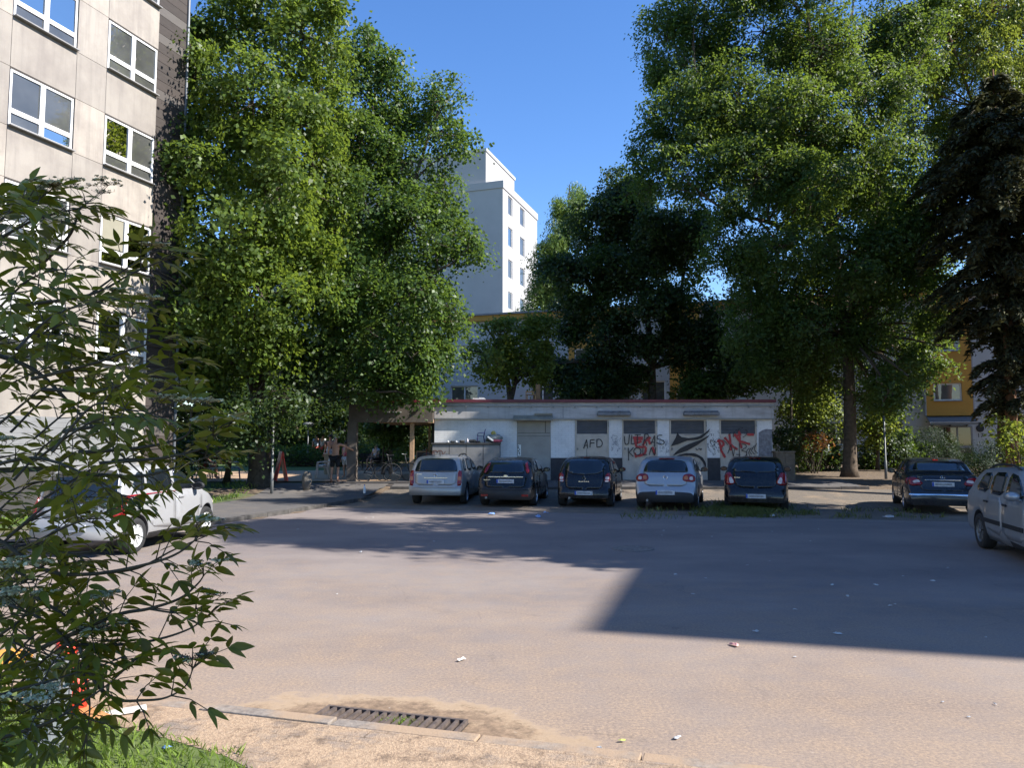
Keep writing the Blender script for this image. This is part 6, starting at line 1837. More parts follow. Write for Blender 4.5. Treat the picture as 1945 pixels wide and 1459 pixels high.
for k in range(7):
    x = -3.2 + .11 * k
    stem.tube([Vector((x, 2.9 + random.uniform(-.3, .4), 0.05)) - EO + Vector((0, 0, -.05)), Vector((x - .15, 2.8, .9)) - EO, Vector((x - .35, 2.8 + random.uniform(-.3, .3), 2.0)) - EO, Vector((x - .6, 2.8, 3.1)) - EO], [.03, .024, .018, .008], 8)
stem.build("stem", simple('elder_bark', (0.05, 0.045, 0.03), 0.8, var=.4, scale=30), elder, smooth=True)
B = np.array(LV['B']); d = np.array(LV['d']); n = np.array(LV['n']); L = np.array(LV['L'])[:, None]
n = nrmz(n - d * (n * d).sum(1, keepdims=True)); s = np.cross(d, n)
ts = [0, .12, .32, .58, .82, 1.0]; ws = [.02, .55, 1.0, .85, .42, 0.0]
rows_ = []
curl = rng.uniform(.02, .22, size=L.shape); wd = rng.uniform(.135, .185, size=L.shape)
for t, w in zip(ts, ws):
    c = B + d * L * t - n * L * curl * t * t
    rows_ += [c + s * L * wd * w + n * L * wd * w * .32, c, c - s * L * wd * w + n * L * wd * w * .32]
V = np.stack(rows_, 1); N = len(V); V = V.reshape(-1, 3)
F = []
for r in range(5):
    for q in (0, 1): F.append((3 * r + q, 3 * r + q + 1, 3 * r + q + 4, 3 * r + q + 3))
F = (np.arange(N)[:, None, None] * 18 + np.array(F)[None]).reshape(-1, 4)
np_mesh("foliage", V, F, LM['elder'], elder, smooth=True)
FC = np.array([tuple(f[0]) for f in florets]); FS = np.array([f[1] for f in florets])
FV = leaf_quads(np.repeat(FC, 2, 0), nrmz(np.array([0, 0, 1.0]) + rng.normal(size=(2 * len(FC), 3)) * .35), np.repeat(FS, 2) * 2.5, 0.9, fold=.1)
np_mesh("flower_heads", FV, np.arange(len(FV)).reshape(-1, 4), leafmat('elder_flower', (0.62, 0.58, 0.4), (0.8, 0.75, 0.52), (0.6, 0.6, 0.4), .3, .8, .2), elder)

# ---------------------------------------------------------------- grass and weeds
def blades(name, P, h, w, mat, kind="stuff"):
    n = len(P)
    a = rng.uniform(0, 2 * math.pi, n); s = np.stack([np.cos(a), np.sin(a), 0 * a], 1)
    hh = (h * rng.uniform(.5, 1.3, n))[:, None]
    lean = np.stack([rng.normal(size=n), rng.normal(size=n), 0 * a], 1) * hh * .45
    up = np.array([[0, 0, 1.0]])
    V = np.empty((n, 4, 3)); W = (w * rng.uniform(.7, 1.3, n))[:, None]
    V[:, 0] = P - s * W; V[:, 1] = P + s * W; V[:, 2] = P + up * hh * .6 + lean * .4 + s * W * .7; V[:, 3] = P + up * hh + lean
    o = np_mesh(name, V.reshape(-1, 3), np.arange(4 * n).reshape(-1, 4), mat)
    return tag(o, kind=kind)
GM = leafmat('grass_blade', (0.09, 0.15, 0.022), (0.19, 0.27, 0.05), (0.5, 0.6, 0.08), .35)
def patch_pts(n, fa, fb, keep):
    out = []
    while len(out) < n:
        a, b_ = random.uniform(*fa), random.uniform(*fb)
        if not keep(a, b_): continue
        p = FK(a, b_); out.append((p.x, p.y, H(p.x, p.y) - .01))
    return np.array(out)
def gb(a): return .40 if a < -.9 else float(np.interp(a, [-.9, -.2, .5, 1.15, 2.0, 4.2], [.34, .42, .54, .72, 1.15, 2.4]))
def lawn_keep(a, b_):
    e = b_ - gb(a) + .18 * noise.noise(Vector((a * 4, b_ * 4, 0)))
    return e > 0 and (e > .25 or random.random() < .35 + e * 2.6)
blades("grass", patch_pts(46000, (-5.5, 4.5), (.2, 3.0), lawn_keep), .06, .0035, GM)
lw = [FK(-8, .16), FK(-.9, .16), FK(-.2, .25), FK(.5, .4), FK(1.15, .6), FK(2.0, .95), FK(4.2, 2.2), FK(4.2, 4.5), FK(-8, 4.5)]
m, nt, b = newmat("lawn_soil")
v = coords(nt)
lk(nt, ramp(nt, nz(nt, v, 22, 5, .7), [(.3, (.06, .085, .02)), (.6, (.12, .16, .04)), (.8, (.24, .19, .11))]), b.inputs["Base Color"]); b.inputs["Roughness"].default_value = .95
sheet("lawn", [(p.x, p.y) for p in lw], m, 0.001, 0.5)
# tall weeds in the left foreground behind the shrub
blades("weeds", patch_pts(5000, (-4.5, -1.0), (.15, 1.6), lambda a, c: noise.noise(Vector((a * 1.5, c * 1.5, 3))) > -.1), .28, .009, leafmat('weed_blade', (0.07, 0.12, 0.015), (0.2, 0.27, 0.05), (0.5, 0.55, 0.07), .4))
pts = []
for a in np.linspace(-.4, 2.4, 34):
    if noise.noise(Vector((a * 2.3, 0, 7))) > .02:
        for _ in range(60):
            p = FK(a + random.gauss(0, .04), .01 + random.gauss(0, .02)); pts.append((p.x, p.y, .0))
for _ in range(260):
    p = FK(1.78 + random.gauss(0, .07), -.2 + random.gauss(0, .03)); pts.append((p.x, p.y, .0))
blades("kerb_weeds", np.array(pts), .035, .003, GM)
pts = []
for _ in range(9000):
    px, py = random.gauss(1412, 38), random.triangular(952, 986, 970)
    g = GH(px, py)
    if noise.noise(Vector((g.x * 1.6, g.y * 1.6, 1))) < -.05: continue
    pts.append((g.x, g.y, g.z - .01))
for _ in range(3500):
    px, py = random.uniform(1180, 1800), random.gauss(977, 4)
    g = GH(px, py)
    if noise.noise(Vector((g.x * .9, g.y * .9, 5))) < .12: continue
    pts.append((g.x, g.y, g.z - .01))
blades("bay_weeds", np.array(pts), .13, .008, leafmat('dry_weed', (0.05, 0.075, 0.018), (0.14, 0.16, 0.05), (0.35, 0.38, 0.08), .3))
pts = []
for _ in range(12000):
    x, y = random.uniform(-20, -9), random.uniform(16, 29)
    if x > xk(y) - 2.2 or noise.noise(Vector((x * .4, y * .4, 9))) < -.15: continue
    pts.append((x, y, H(x, y) - .03))
blades("verge_grass", np.array(pts), .13, .012, GM)

# ---------------------------------------------------------------- drain, manhole, planks, junk at the kerb
gr_c = FK(1.72, -.165); ang = math.atan2(KD.y, KD.x)
dr = empty("drain_grate", (gr_c.x, gr_c.y, 0.002), ang, "two section cast iron drain grate ringed with silt beside the front kerb", "drain grate")
iron = simple('rusty_iron', (0.13, 0.10, 0.085), 0.75, .3, var=.4, scale=25)
MB().bb(-.52, .52, -.15, .15, 0, .004).build("pit_shade", simple('pit_shade_dark', (0.055, 0.04, 0.03), .95, var=.6, scale=12), dr)  # dark sheet coloured as the shade in the pit below the bars
for sx in (-.26, .26):
    f = MB(); f.bb(sx - .255, sx + .255, -.15, -.125, .0045, .03).bb(sx - .255, sx + .255, .125, .15, .0045, .03).bb(sx - .255, sx - .235, -.125, .125, .0045, .03).bb(sx + .235, sx + .255, -.125, .125, .0045, .03)
    for i in range(7): f.bb(sx - .19 + .063 * i - .012, sx - .19 + .063 * i + .012, -.124, .124, .0045, .028)
    f.build("grate", iron, dr)
mp_ = G(1203, 1043)
mh = MB().lathe([(0, .007), (.3, .007), (.31, .012), (.36, .012), (.37, .004)], 32)
tag(mh.build("manhole_cover", simple('manhole_iron', (0.17, 0.15, 0.135), .8, var=.4, scale=14), loc=(mp_.x, mp_.y, 0)), "round iron manhole cover at the edge of the shadow on the lot", "manhole cover")

def gpt(px, py): return GH(px, py)
def plank(name, label, p0, p1, w, t, mat, tilt=0.0):
    a, c = gpt(*p0), gpt(*p1); d = c - a; d.z = 0
    o = MB().box((0, 0, t / 2), (d.length, w, t), ry=tilt).build(name, mat, loc=((a + c) / 2 + Vector((0, 0, .012))), rz=math.atan2(d.y, d.x), bevel=.003)
    return tag(o, label, "board")
plank("wooden_board", "orange brown wooden board lying on the grass edge by the kerb", (138, 1352), (196, 1374), .10, .03, simple('orange_board', (.5, .24, .09), .6, var=.2, scale=8), .02)
plank("white_board", "white board lying beside the orange brown one near the kerb", (196, 1364), (278, 1352), .07, .022, simple('white_board', (.68, .64, .58), .5), -.03)
# grey ribbed litter bin
bp = GH(88, 1428)
bn = empty("litter_bin", tuple(bp), 0.3, "tall grey ribbed metal bin half hidden behind the elder leaves", "litter bin")
mb = MB(); nseg = 48
prof = []
for k in range(nseg):
    a = 2 * math.pi * k / nseg; r = .105 + (.012 if (k // 2) % 2 else 0)
    prof.append((r * math.cos(a), r * math.sin(a)))
vs = [(x, y, z) for z in (0, .5) for x, y in prof]
mb.add(vs, [(k, (k + 1) % nseg, nseg + (k + 1) % nseg, nseg + k) for k in range(nseg)] + [tuple(range(nseg - 1, -1, -1))])
mb.build("body", simple('grey_metal', (.30, .32, .35), .35, .5, var=.15), bn)
MB().lathe([(.1, .49), (.125, .49), (.125, .52), (.1, .52), (.1, .49)], 32).build("rim", M['steel'], bn, smooth=True)
MB().lathe([(0, 0.02), (.12, .02), (.125, 0), (0, -.01)], 32).build("base", M['dark'], bn)
def lump(name, label, p, size, mat, cat, seed=1, sub=3, amp=.35):
    bm = bmesh.new(); bmesh.ops.create_icosphere(bm, subdivisions=sub, radius=1)
    for v in bm.verts:
        k = 1 + amp * noise.noise(v.co * 1.6 + Vector((seed * 7, 0, 0))) + .12 * noise.noise(v.co * 5 + Vector((0, seed * 3, 0)))
        v.co = Vector((v.co.x * size[0] * k, v.co.y * size[1] * k, max(-.95, v.co.z * k) * size[2] + size[2] * .95))
    me = bpy.data.meshes.new(name); bm.to_mesh(me); bm.free(); me.materials.append(mat)
    for q in me.polygons: q.use_smooth = True
    o = bpy.data.objects.new(name, me); COL.objects.link(o); o.location = p
    return tag(o, label, cat)
redbag = simple('red_bag', (.62, .055, .03), .35, var=.25, scale=9)
rp = GH(128, 1356)
sk = empty("red_bag", tuple(rp), 0, "crumpled bright red bag with a tied neck standing by the grey bin", "bag")
mbg = MB(); secs = []
for i, (z, r, ox) in enumerate(((0, .075, 0), (.02, .10, 0), (.12, .115, .01), (.24, .10, .02), (.31, .06, -.01), (.35, .045, -.02), (.40, .07, -.03), (.47, .06, -.04))):
    secs.append([(ox + r * math.cos(a) * (1 + .22 * math.sin(3 * a + i)), r * .8 * math.sin(a) * (1 + .2 * math.cos(4 * a + i * 2)), z + .012 * math.sin(5 * a)) for a in np.linspace(0, 2 * math.pi, 25)[:-1]])
mbg.add([p for s_ in secs for p in s_], [(i * 24 + k, i * 24 + (k + 1) % 24, (i + 1) * 24 + (k + 1) % 24, (i + 1) * 24 + k) for i in range(7) for k in range(24)] + [tuple(range(23, -1, -1)), tuple(168 + k for k in range(24))])
mbg.build("sack", redbag, sk, smooth=True)
MB().tube([(-.05, -.05, .34), (.03, -.06, .345), (.06, .02, .34), (-.02, .05, .35), (-.06, -.01, .345)], .008, 6).build("tie", M['white'], sk)
lump("orange_cushion", "orange cushion lying in the weeds at the left picture edge", tuple(GH(12, 1262) + Vector((0, 0, -.02))), (.2, .16, .07), simple('orange_cloth', (.62, .28, .05), .8, var=.15), "cushion", 4, amp=.12)

# ---------------------------------------------------------------- litter
def scrap(name, label, px, py, size, mat, group=None, z=.006, cat="litter"):
    p = GH(px, py) if py < 1330 else GH(px, py)
    n = random.randint(6, 9); mb = MB(); pts = []
    for k in range(n):
        a = 2 * math.pi * k / n; r = size * random.uniform(.45, 1.0)
        pts.append((r * math.cos(a) * 1.3, r * .75 * math.sin(a), random.uniform(0, size * .35)))
    c = (0, 0, size * random.uniform(.2, .5))
    inner = [(q[0] * .5, q[1] * .5, size * random.uniform(.15, .6)) for q in pts]
    mb.add(pts + inner + [c], [(k, (k + 1) % n, n + (k + 1) % n, n + k) for k in range(n)] + [(n + k, n + (k + 1) % n, 2 * n) for k in range(n)])
    o = mb.build(name, mat, loc=(p.x, p.y, p.z + z), rz=random.uniform(0, 6.28))
    return tag(o, label, cat, group)
paper = simple('scrap_paper', (.42, .42, .42), .8, var=.15, scale=20); bluep = simple('blue_wrapper', (.18, .33, .62), .5, var=.3, scale=20)
for px, py in ((695, 985), (709, 984), (565, 1007), (685, 1050), (824, 1030), (886, 996), (1226, 992), (1287, 1002), (1261, 1009), (1352, 1021), (1257, 1018), (1466, 1011), (1539, 1029), (1462, 1067), (1580, 1113), (1316, 1130), (1283, 1093), (1436, 1202), (1591, 1206), (1873, 1213), (1690, 1153), (1664, 1113), (1715, 1096), (1772, 1105), (1555, 1006), (1523, 1016), (1340, 1100), (1610, 1134), (1510, 1160), (1700, 1150), (1420, 1075), (1800, 1080)):
    scrap("paper_scrap", "tiny pale paper scrap lying on the asphalt of the lot", px, py, random.uniform(.018, .04), paper, "scraps of litter on the lot")
scrap("paper_scrap", "large white crumpled paper at the bay edge behind the glossy black car", 1469, 983, .16, paper)
scrap("paper_scrap", "white folded paper on the bay just behind the black compact car's wheel", 1477, 972, .10, paper)
scrap("paper_scrap", "pale lilac wrapper at the bay edge left of the weeds", 1373, 981, .10, simple('lilac_wrapper', (.45, .45, .62), .6))
scrap("plastic_wrapper", "blue plastic wrapper in front of the black hatchback, nearer the bay", 1036, 976, .11, bluep)
scrap("plastic_wrapper", "blue and white wrapper flat on the asphalt behind the black hatchback", 933, 979, .14, bluep)
scrap("plastic_wrapper", "flat pale blue strip of wrapper near the black hatchback's right wheel", 1022, 983, .12, bluep)
scrap("paper_scrap", "long white slip of paper on the bay behind the dark saloon", 1686, 984, .14, paper)
scrap("paper_scrap", "white crumpled tissue alone on the sunlit asphalt", 875, 1257, .055, simple('tissue', (.78, .76, .7), .9))
scrap("paper_scrap", "red and white wrapper at the front edge of the big shadow", 1394, 1228, .055, simple('red_wrapper', (.7, .32, .3), .6, var=.5, scale=25))
scrap("paper_scrap", "white tissue caught on the drain grate", 792, 1402, .045, paper, z=.035)
scrap("paper_scrap", "white crumpled paper beside the front kerb", 1138, 1430, .05, paper)
scrap("plastic_wrapper", "little yellow green wrapper beside the front kerb", 1182, 1411, .03, simple('lime_wrapper', (.5, .6, .1), .5))
scrap("paper_scrap", "small white paper twist on sandy ground near the kerb", 1288, 1405, .03, paper)
for px, py in ((600, 1110), (640, 1130), (1510, 1250), (1790, 1336), (1890, 1340), (1840, 1365)):
    scrap("paper_scrap", "tiny pale chip on the sunlit part of the lot", px, py, .016, paper, "pale chips on the sunlit lot")
scrap("plastic_wrapper", "thin pale blue flake on the sandy pavement by the grass", 318, 1424, .03, bluep)

# ---------------------------------------------------------------- lamps, sign, stone, cabinet
def mushroom_lamp(label, px, py, h, loc=None):
    p = GH(px, py) if loc is None else Vector(loc)
    r = empty("street_lamp", tuple(p), 0, label, "street lamp", "mushroom lamps")
    MB().tube([(0, 0, -.1), (0, 0, .7), (0, 0, .72), (0, 0, h - .25)], [.055, .055, .038, .032], 12).build("pole", M['pole'], r, smooth=True)
    MB().lathe([(0, h + .06), (.16, h + .05), (.27, h - .01), (.30, h - .07), (.29, h - .09)], 24).build("lamp_cap", M['pole'], r, smooth=True)
    MB().lathe([(.27, h - .09), (.22, h - .16), (.12, h - .22), (.04, h - .27), (0, h - .27)], 24).build("lamp_shade", simple('lamp_glass', (.5, .5, .46), .3), r, smooth=True)
mushroom_lamp("grey lamp post with mushroom head in front of the left maple", 516, 938, 4.15)
mushroom_lamp("grey lamp post beside the dark saloon with its head in the leaves", 1683, 909, 4.1)
mushroom_lamp("pale lamp post far back in the park behind the hedge", 585, 866, 2.3, loc=foot(585, 43))
sp_ = GH(533, 914)
sg = empty("folding_sign", tuple(sp_), 0.5, "tall red folding pavement sign standing between lamp post and chairs", "sign")
for s in (1, -1):
    pn = MB(); a = .19
    M2 = Matrix.Rotation(s * a, 4, 'Y')
    pnl = MB(); pnl.bb(-.018, .018, -.28, .28, -1.1, 0)
    pnl.v = [tuple(Matrix.Translation((0, 0, 1.1)) @ M2 @ Vector(v)) for v in pnl.v]
    po = pnl.build("panel", simple('sign_red', (.8, .06, .04), .5, var=.15), sg)
    f2 = MB()
    for (y0, y1, z0, z1) in ((-.22, .22, -.95, -.1),): f2.bb(-.021 if s > 0 else .0185, -.0185 if s > 0 else .021, y0, y1, z0, z1)
    q2 = MB(); q2.bb(s * .0185, s * .021, -.22, .22, -.9, -.25)
    q2.v = [tuple(Matrix.Translation((0, 0, 1.1)) @ M2 @ Vector(v)) for v in q2.v]
    q2.build("poster", simple('faded_red_poster', (.5, .1, .07), .6, var=.45, scale=6), po)
MB().tube([(0, -.28, 1.1), (0, .28, 1.1)], .02, 8).build("hinge", M['red'], sg)
lump("kerb_stone", "upright grey boulder at the edge of the footpath", tuple(GH(582, 931)), (.17, .15, .33), simple('boulder', (.15, .13, .11), .9, var=.35, scale=7), "boulder", 3, amp=.2)
bt = GH(692, 943)
bo_ = empty("bottle", tuple(bt + Vector((0, 0, .1))), 0, "small white bottle standing on the kerb beyond the asphalt", "bottle")
MB().lathe([(0, 0), (.04, 0), (.042, .01), (.042, .15), (.035, .18), (.015, .22), (.015, .27), (0, .27)], 14).build("glass_body", M['white'], bo_, smooth=True)
MB().lathe([(.017, .25), (.017, .285), (0, .285)], 10).build("cap", M['blue'], bo_)
cb = D(1489, 880, 29.3); cbz = H(cb.x, 29.3)
cbh = D(1489, 857, 29.3).z - cbz
ec = empty("cable_cabinet", (cb.x, 29.3, cbz), 0, "weathered brown concrete cable cabinet beside the garage's right end", "cabinet")
brc = simple('brown_concrete', (.14, .115, .085), .85, var=.4, scale=5)
MB().bb(-.36, .36, -.18, .18, -.05, cbh - .06).build("body", brc, ec, bevel=.01)
MB().bb(-.39, .39, -.21, .21, cbh - .058, cbh).build("lid", brc, ec, bevel=.012)
MB().bb(-.32, -.005, -.192, -.182, .12, cbh - .12).bb(.005, .32, -.192, -.182, .12, cbh - .12).build("door", brc, ec)

# ---------------------------------------------------------------- bin cupboards and what lies on them
BY = 28.75
bl_, bt_z = D(821, 841, BY), D(900, 841, BY).z
br_ = D(950, 841, BY)
bz = H(0, BY)
bc = empty("bin_cupboard", (bl_.x, BY, bz), 0, "row of grey concrete bin cupboards with a heart drawn on the left door", "bin cupboard")
bw, bh = br_.x - bl_.x, bt_z - bz
MB().bb(0, bw, 0.02, .72, 0, bh - .07).build("body", simple('dark_cupboard', (.055, .055, .06), .8), bc)
MB().bb(-.03, bw + .02, -.05, .74, bh - .067, bh).build("lid", simple('dark_lid', (.05, .048, .045), .8, var=.3), bc)
for k in range(4):
    x0, x1 = bw * k / 4 + .012, bw * (k + 1) / 4 - .012
    dmb = MB().bb(x0, x1, -.02, .018, .02, bh - .09)
    d_ = dmb.build("door", simple('cupboard_door', (.235, .225, .215), .7, var=.18, scale=3), bc)
    MB().bb(x0 + .01, x1 - .01, -.0235, -.0205, bh * .52, bh * .52 + .01).box((x1 - .06, -.03, bh * .72), (.03, .025, .03)).build("latch", M['steel'], d_)
hm = MB()
hp = [(.20 + .012 * 16 * math.sin(t) ** 3, bh * .70 + .012 * (13 * math.cos(t) - 5 * math.cos(2 * t) - 2 * math.cos(3 * t) - math.cos(4 * t))) for t in np.linspace(0, 2 * math.pi, 26)]
ribbon(hm, hp, .03, -.026); ribbon(hm, [(.20 + (x - .20) * .55, z) for x, z in hp], .02, -.0265)
ribbon(hm, [(.06, bh * .45), (.2, bh * .47), (.42, bh * .5), (.4, bh * .43)], .03, -.026); ribbon(hm, [(.42, bh * .7), (.5, bh * .78)], .03, -.026); ribbon(hm, [(.05, bh * .72), (.02 + .02, bh * .8)], .03, -.026)
hm.build("graffiti", simple('rusty_spray', (.13, .065, .05), .7), bc)
def chair_plastic(name, label, loc, rz, mat, s=1.0, tilt=None, group="plastic garden chairs"):
    r = empty(name, loc, rz, label, "chair", group)
    if tilt: r.rotation_euler = tilt
    r.scale = (s, s, s)
    MB().prism([(-.24, -.22, .42), (.24, -.22, .42), (.22, .22, .44), (-.22, .22, .44)], (0, 0, .025)).build("seat", mat, r, bevel=.008)
    bk = MB()
    for i in range(7):
        x = -.21 + .07 * i; top = .86 + .05 * math.cos(x / .24 * 1.4)
        bk.tube([(x, -.22, .46), (x * 1.03, -.27, .65), (x * 1.0, -.31, top)], .016, 6)
    bk.tube([(-.25, -.22, .45), (-.27, -.27, .7), (-.22, -.31, .88), (0, -.33, .92), (.22, -.31, .88), (.27, -.27, .7), (.25, -.22, .45)], .022, 8)
    bk.build("backrest", mat, r, smooth=True)
    for sx in (-1, 1):
        MB().tube([(sx * .27, -.27, .68), (sx * .29, -.05, .67), (sx * .28, .18, .65), (sx * .26, .22, .45)], .022, 8).build("armrest", mat, r, smooth=True)
        for y0, y1 in ((.2, .25), (-.2, -.28)):
            MB().tube([(sx * .22, y0, .43), (sx * .26, y1, 0.0)], [.026, .02], 8).build("leg", mat, r, smooth=True)
    return r
whitec = simple('white_chair', (.68, .60, .56), .5, var=.05); bluec = simple('blue_chair', (.02, .035, .16), .4); dblue = simple('navy_chair', (.015, .012, .11), .45)
chair_plastic("plastic_chair", "white plastic garden chair near the shirtless man, a cloth on its seat", tuple(GH(612, 909)), 1.9, whitec)
chair_plastic("plastic_chair", "dark blue plastic garden chair left of the big maple trunk", tuple(GH(443, 910)), -1.2, bluec)
cbx = D(912, 841, 29.05)
chair_plastic("plastic_chair", "small navy plastic chair dumped on top of the bin cupboards", (cbx.x + .02, 29.05, bt_z + .003), 0, dblue, .55, tilt=(0, 0, R(95)))
bgp = D(938, 835, 29.1)
lump("rubbish_heap_bag", "grey green rubbish bag heaped on the right end of the cupboards", (bgp.x, 29.12, bt_z + .001), (.30, .2, .17), simple('grey_bag', (.17, .2, .2), .4, var=.5, scale=8), "rubbish bag", 6)
lump("red_cloth", "pinkish red cloth hanging over the right end of the cupboards", (bgp.x + .14, 28.86, bt_z + .001), (.2, .11, .06), simple('pink_cloth', (.38, .07, .11), .8, var=.4, scale=10), "cloth", 2)
lump("yellow_bag", "small yellow bag on top of the rubbish heap", (bgp.x - .02, 29.1, bt_z + .28), (.09, .08, .08), simple('yellow_bag', (.48, .40, .1), .5, var=.4, scale=12), "bag", 9)
wb = D(932, 838, 28.95)
tag(MB().box((0, 0, 0), (.3, .2, .05), ry=R(38)).box((0.012, -.001, .028), (.26, .17, .012), ry=R(38)).build("white_tray", M['white'], loc=(wb.x, 28.9, bt_z + .13), bevel=.008), "white plastic tray leaning on the dumped navy chair", "tray")
for px, hh, cc, lab in ((888, .16, (.55, .5, .5), "pale pink bottle standing on the bin cupboards"), (851, .08, (.6, .6, .58), "small white cup on the left bin cupboard"), (867, .07, (.55, .55, .55), "squashed white cup on the second bin cupboard")):
    q = D(px, 838, 29.0)
    t = MB().lathe([(0, 0), (.035, 0), (.04, .01), (.04, hh * .6), (.018, hh * .8), (.018, hh), (0, hh)], 12)
    tag(t.build("bottle" if hh > .1 else "cup", simple("junk_%d" % px, cc, .5), loc=(q.x, 28.95, bt_z + .002), smooth=True), lab, "bottle" if hh > .1 else "cup")
for k, px in enumerate((860, 878, 897, 905)):
    q = D(px, 838, 29.0)
    lump("rubbish_lump", "dark lump of rubbish lying along the cupboard tops", (q.x, 28.98, bt_z + .001), (.1 + .02 * k, .08, .035 + .012 * (k % 3)), simple('black_rubbish_%d' % k, (.03, .03, .03), .8), "rubbish", k + 11)["group"] = "dark rubbish on the cupboards"
# things on the roof
rz_ = kz(759.5) + .003
def wood_chair():
    a = D(1008, 750, 29.8)
    r = empty("wooden_chair", (a.x, 29.8, rz_), 0.15, "small wooden chair standing on the garage roof edge", "chair")
    MB().bb(-.17, .17, -.15, .17, .2, .225).build("seat", M['wood'], r)
    for sx in (-.155, .155):
        for y, h in ((-.135, .2), (.155, .36)): MB().bb(sx - .016, sx + .016, y - .016, y + .016, 0, h).build("leg", M['wood'], r)
    MB().bb(-.139, .139, .145, .165, .30, .36).build("backrest", M['wood'], r)
wood_chair()
a = D(1022, 745, 29.95)
tag(MB().bb(-.09, .09, -.02, .02, 0, .62).bb(-.075, .075, -.03, -.0205, .05, .57).build("plywood_sheet", simple('dark_wood', (.24, .13, .06), .7, var=.3), loc=(a.x, 29.95, rz_)), "upright brown wooden panel on the roof beside the small chair", "wooden panel")
a = D(910, 759, 29.7)
tag(MB().box((0, 0, .035), (.48, .3, .05), ry=.05).box((.1, 0, .075), (.2, .26, .025), ry=.1).build("plastic_tub_lid", M['white'], loc=(a.x, 29.75, rz_)), "white plastic lid lying flat on the left part of the roof", "lid")
a = D(1407, 757, 29.8)
tag(MB().prism([(-.3, 0, 0), (.3, 0, 0), (.1, 0, .11), (-.05, 0, .1)], (0, .3, 0)).build("metal_sheet", M['steel'], loc=(a.x, 29.75, rz_)), "bent grey metal sheet on the right part of the roof", "metal sheet")
# board with red post under the canopy, table, bench, bicycles
nb_ = D(800, 872, 31.5)
nbr = empty("menu_board", (nb_.x, 31.5, H(0, 31.5)), 0, "black board in a wooden frame with a red post under the canopy", "board")
MB().bb(-.16, .2, -.01, .01, .35, 1.05).build("board", M['spray'], nbr)
MB().bb(-.2, .24, -.03, -.012, 1.05, 1.1).bb(-.2, -.16, -.03, -.012, 0, 1.05).build("frame", M['timber'], nbr)
MB().bb(.2, .24, -.03, .0, 0, 1.16).build("post", M['red'], nbr)
tb_ = GH(618, 903)
tbl = empty("bar_table", tuple(tb_ + Vector((0, .7, 0))), 0.1, "beige counter table with bottles beside the shirtless man", "table")
MB().bb(-.2, .3, -.2, .2, 0.0, .93).build("cabinet", simple('beige_counter', (.4, .36, .28), .7), tbl, bevel=.01)
MB().bb(-.24, .34, -.24, .24, .933, .965).build("table_top", M['white'], tbl)
for i, (x, y) in enumerate(((-.1, 0), (.02, .05), (.14, -.05), (.24, .04))):
    t = MB().lathe([(0, 0), (.035, 0), (.037, .16), (.014, .22), (.014, .28), (0, .28)], 12)
    o = t.build("bottle", simple("table_bottle", (.55, .57, .6), .2), smooth=True); o.location = tb_ + Vector((x, .7 + y, .967))
    tag(o, "glass bottle standing on the beige counter table", "bottle", "bottles on the counter table")
def bench(label, px, py, w, rz):
    p_ = GH(px, py); r = empty("bench", tuple(p_), rz, label, "bench", "park benches")
    dk = simple('dark_bench', (.035, .032, .03), .7)
    s_ = MB(); [s_.bb(-w / 2, w / 2, -.2 + .11 * i, -.11 + .11 * i, .43, .46) for i in range(4)]; s_.build("seat", dk, r)
    s_ = MB(); [s_.bb(-w / 2, w / 2, .25, .28, .58 + .12 * i, .67 + .12 * i) for i in range(2)]; s_.build("backrest", dk, r)
    for sx in (-w / 2 + .15, w / 2 - .15): MB().bb(sx - .025, sx + .025, -.18, .2, 0, .43).bb(sx - .025, sx + .025, .201, .249, 0, .8).build("leg", dk, r)
bench("dark wooden bench with a seated person under the canopy", 712, 893, 1.5, 0.1)
def bicycle(label, loc, rz):
    r = empty("bicycle", loc, rz, label, "bicycle", "bicycles by the steps")
    for x in (-.52, .52):
        w_ = MB(); w_.tube([(x + .33 * math.cos(a), 0, .34 + .33 * math.sin(a)) for a in np.linspace(0, 2 * math.pi, 29)], .018, 6, cap=False)
        wh = w_.build("wheel", M['rubber'], r, smooth=True)
        sp_b = MB(); [sp_b.tube([(x, 0, .34), (x + .32 * math.cos(a), 0, .34 + .32 * math.sin(a))], .002, 3, cap=False) for a in np.linspace(0, 2 * math.pi, 17)[:-1]]
        sp_b.build("spokes", M['steel'], wh)
    f_b = MB()
    for q in ([(-.52, 0, .34), (-.12, 0, .3), (.38, 0, .78), (-.2, 0, .78), (-.12, 0, .3)], [(-.52, 0, .34), (-.2, 0, .78), (-.23, 0, .92)], [(.52, 0, .34), (.38, 0, .78), (.34, 0, .98)]): f_b.tube(q, .016, 6)
    f_b.build("frame", M['dark'], r, smooth=True)
    MB().tube([(.30, -.28, 1.02), (.36, -.1, 1.0), (.36, .1, 1.0), (.30, .28, 1.02)], .013, 6).build("handlebar", M['steel'], r, smooth=True)
    MB().prism([(-.36, -.07, .93), (-.36, .07, .93), (-.1, .02, .95), (-.1, -.02, .95)], (0, 0, .04)).build("saddle", M['dark'], r, bevel=.01)
for px, py, rz, lab in ((718, 916, .2, "dark bicycle leaning in the shade before the canopy steps, nearer the post"), (752, 914, -.15, "dark bicycle parked in the shade beside the silver estate car")):
    bicycle(lab, tuple(GH(px, py)), rz)

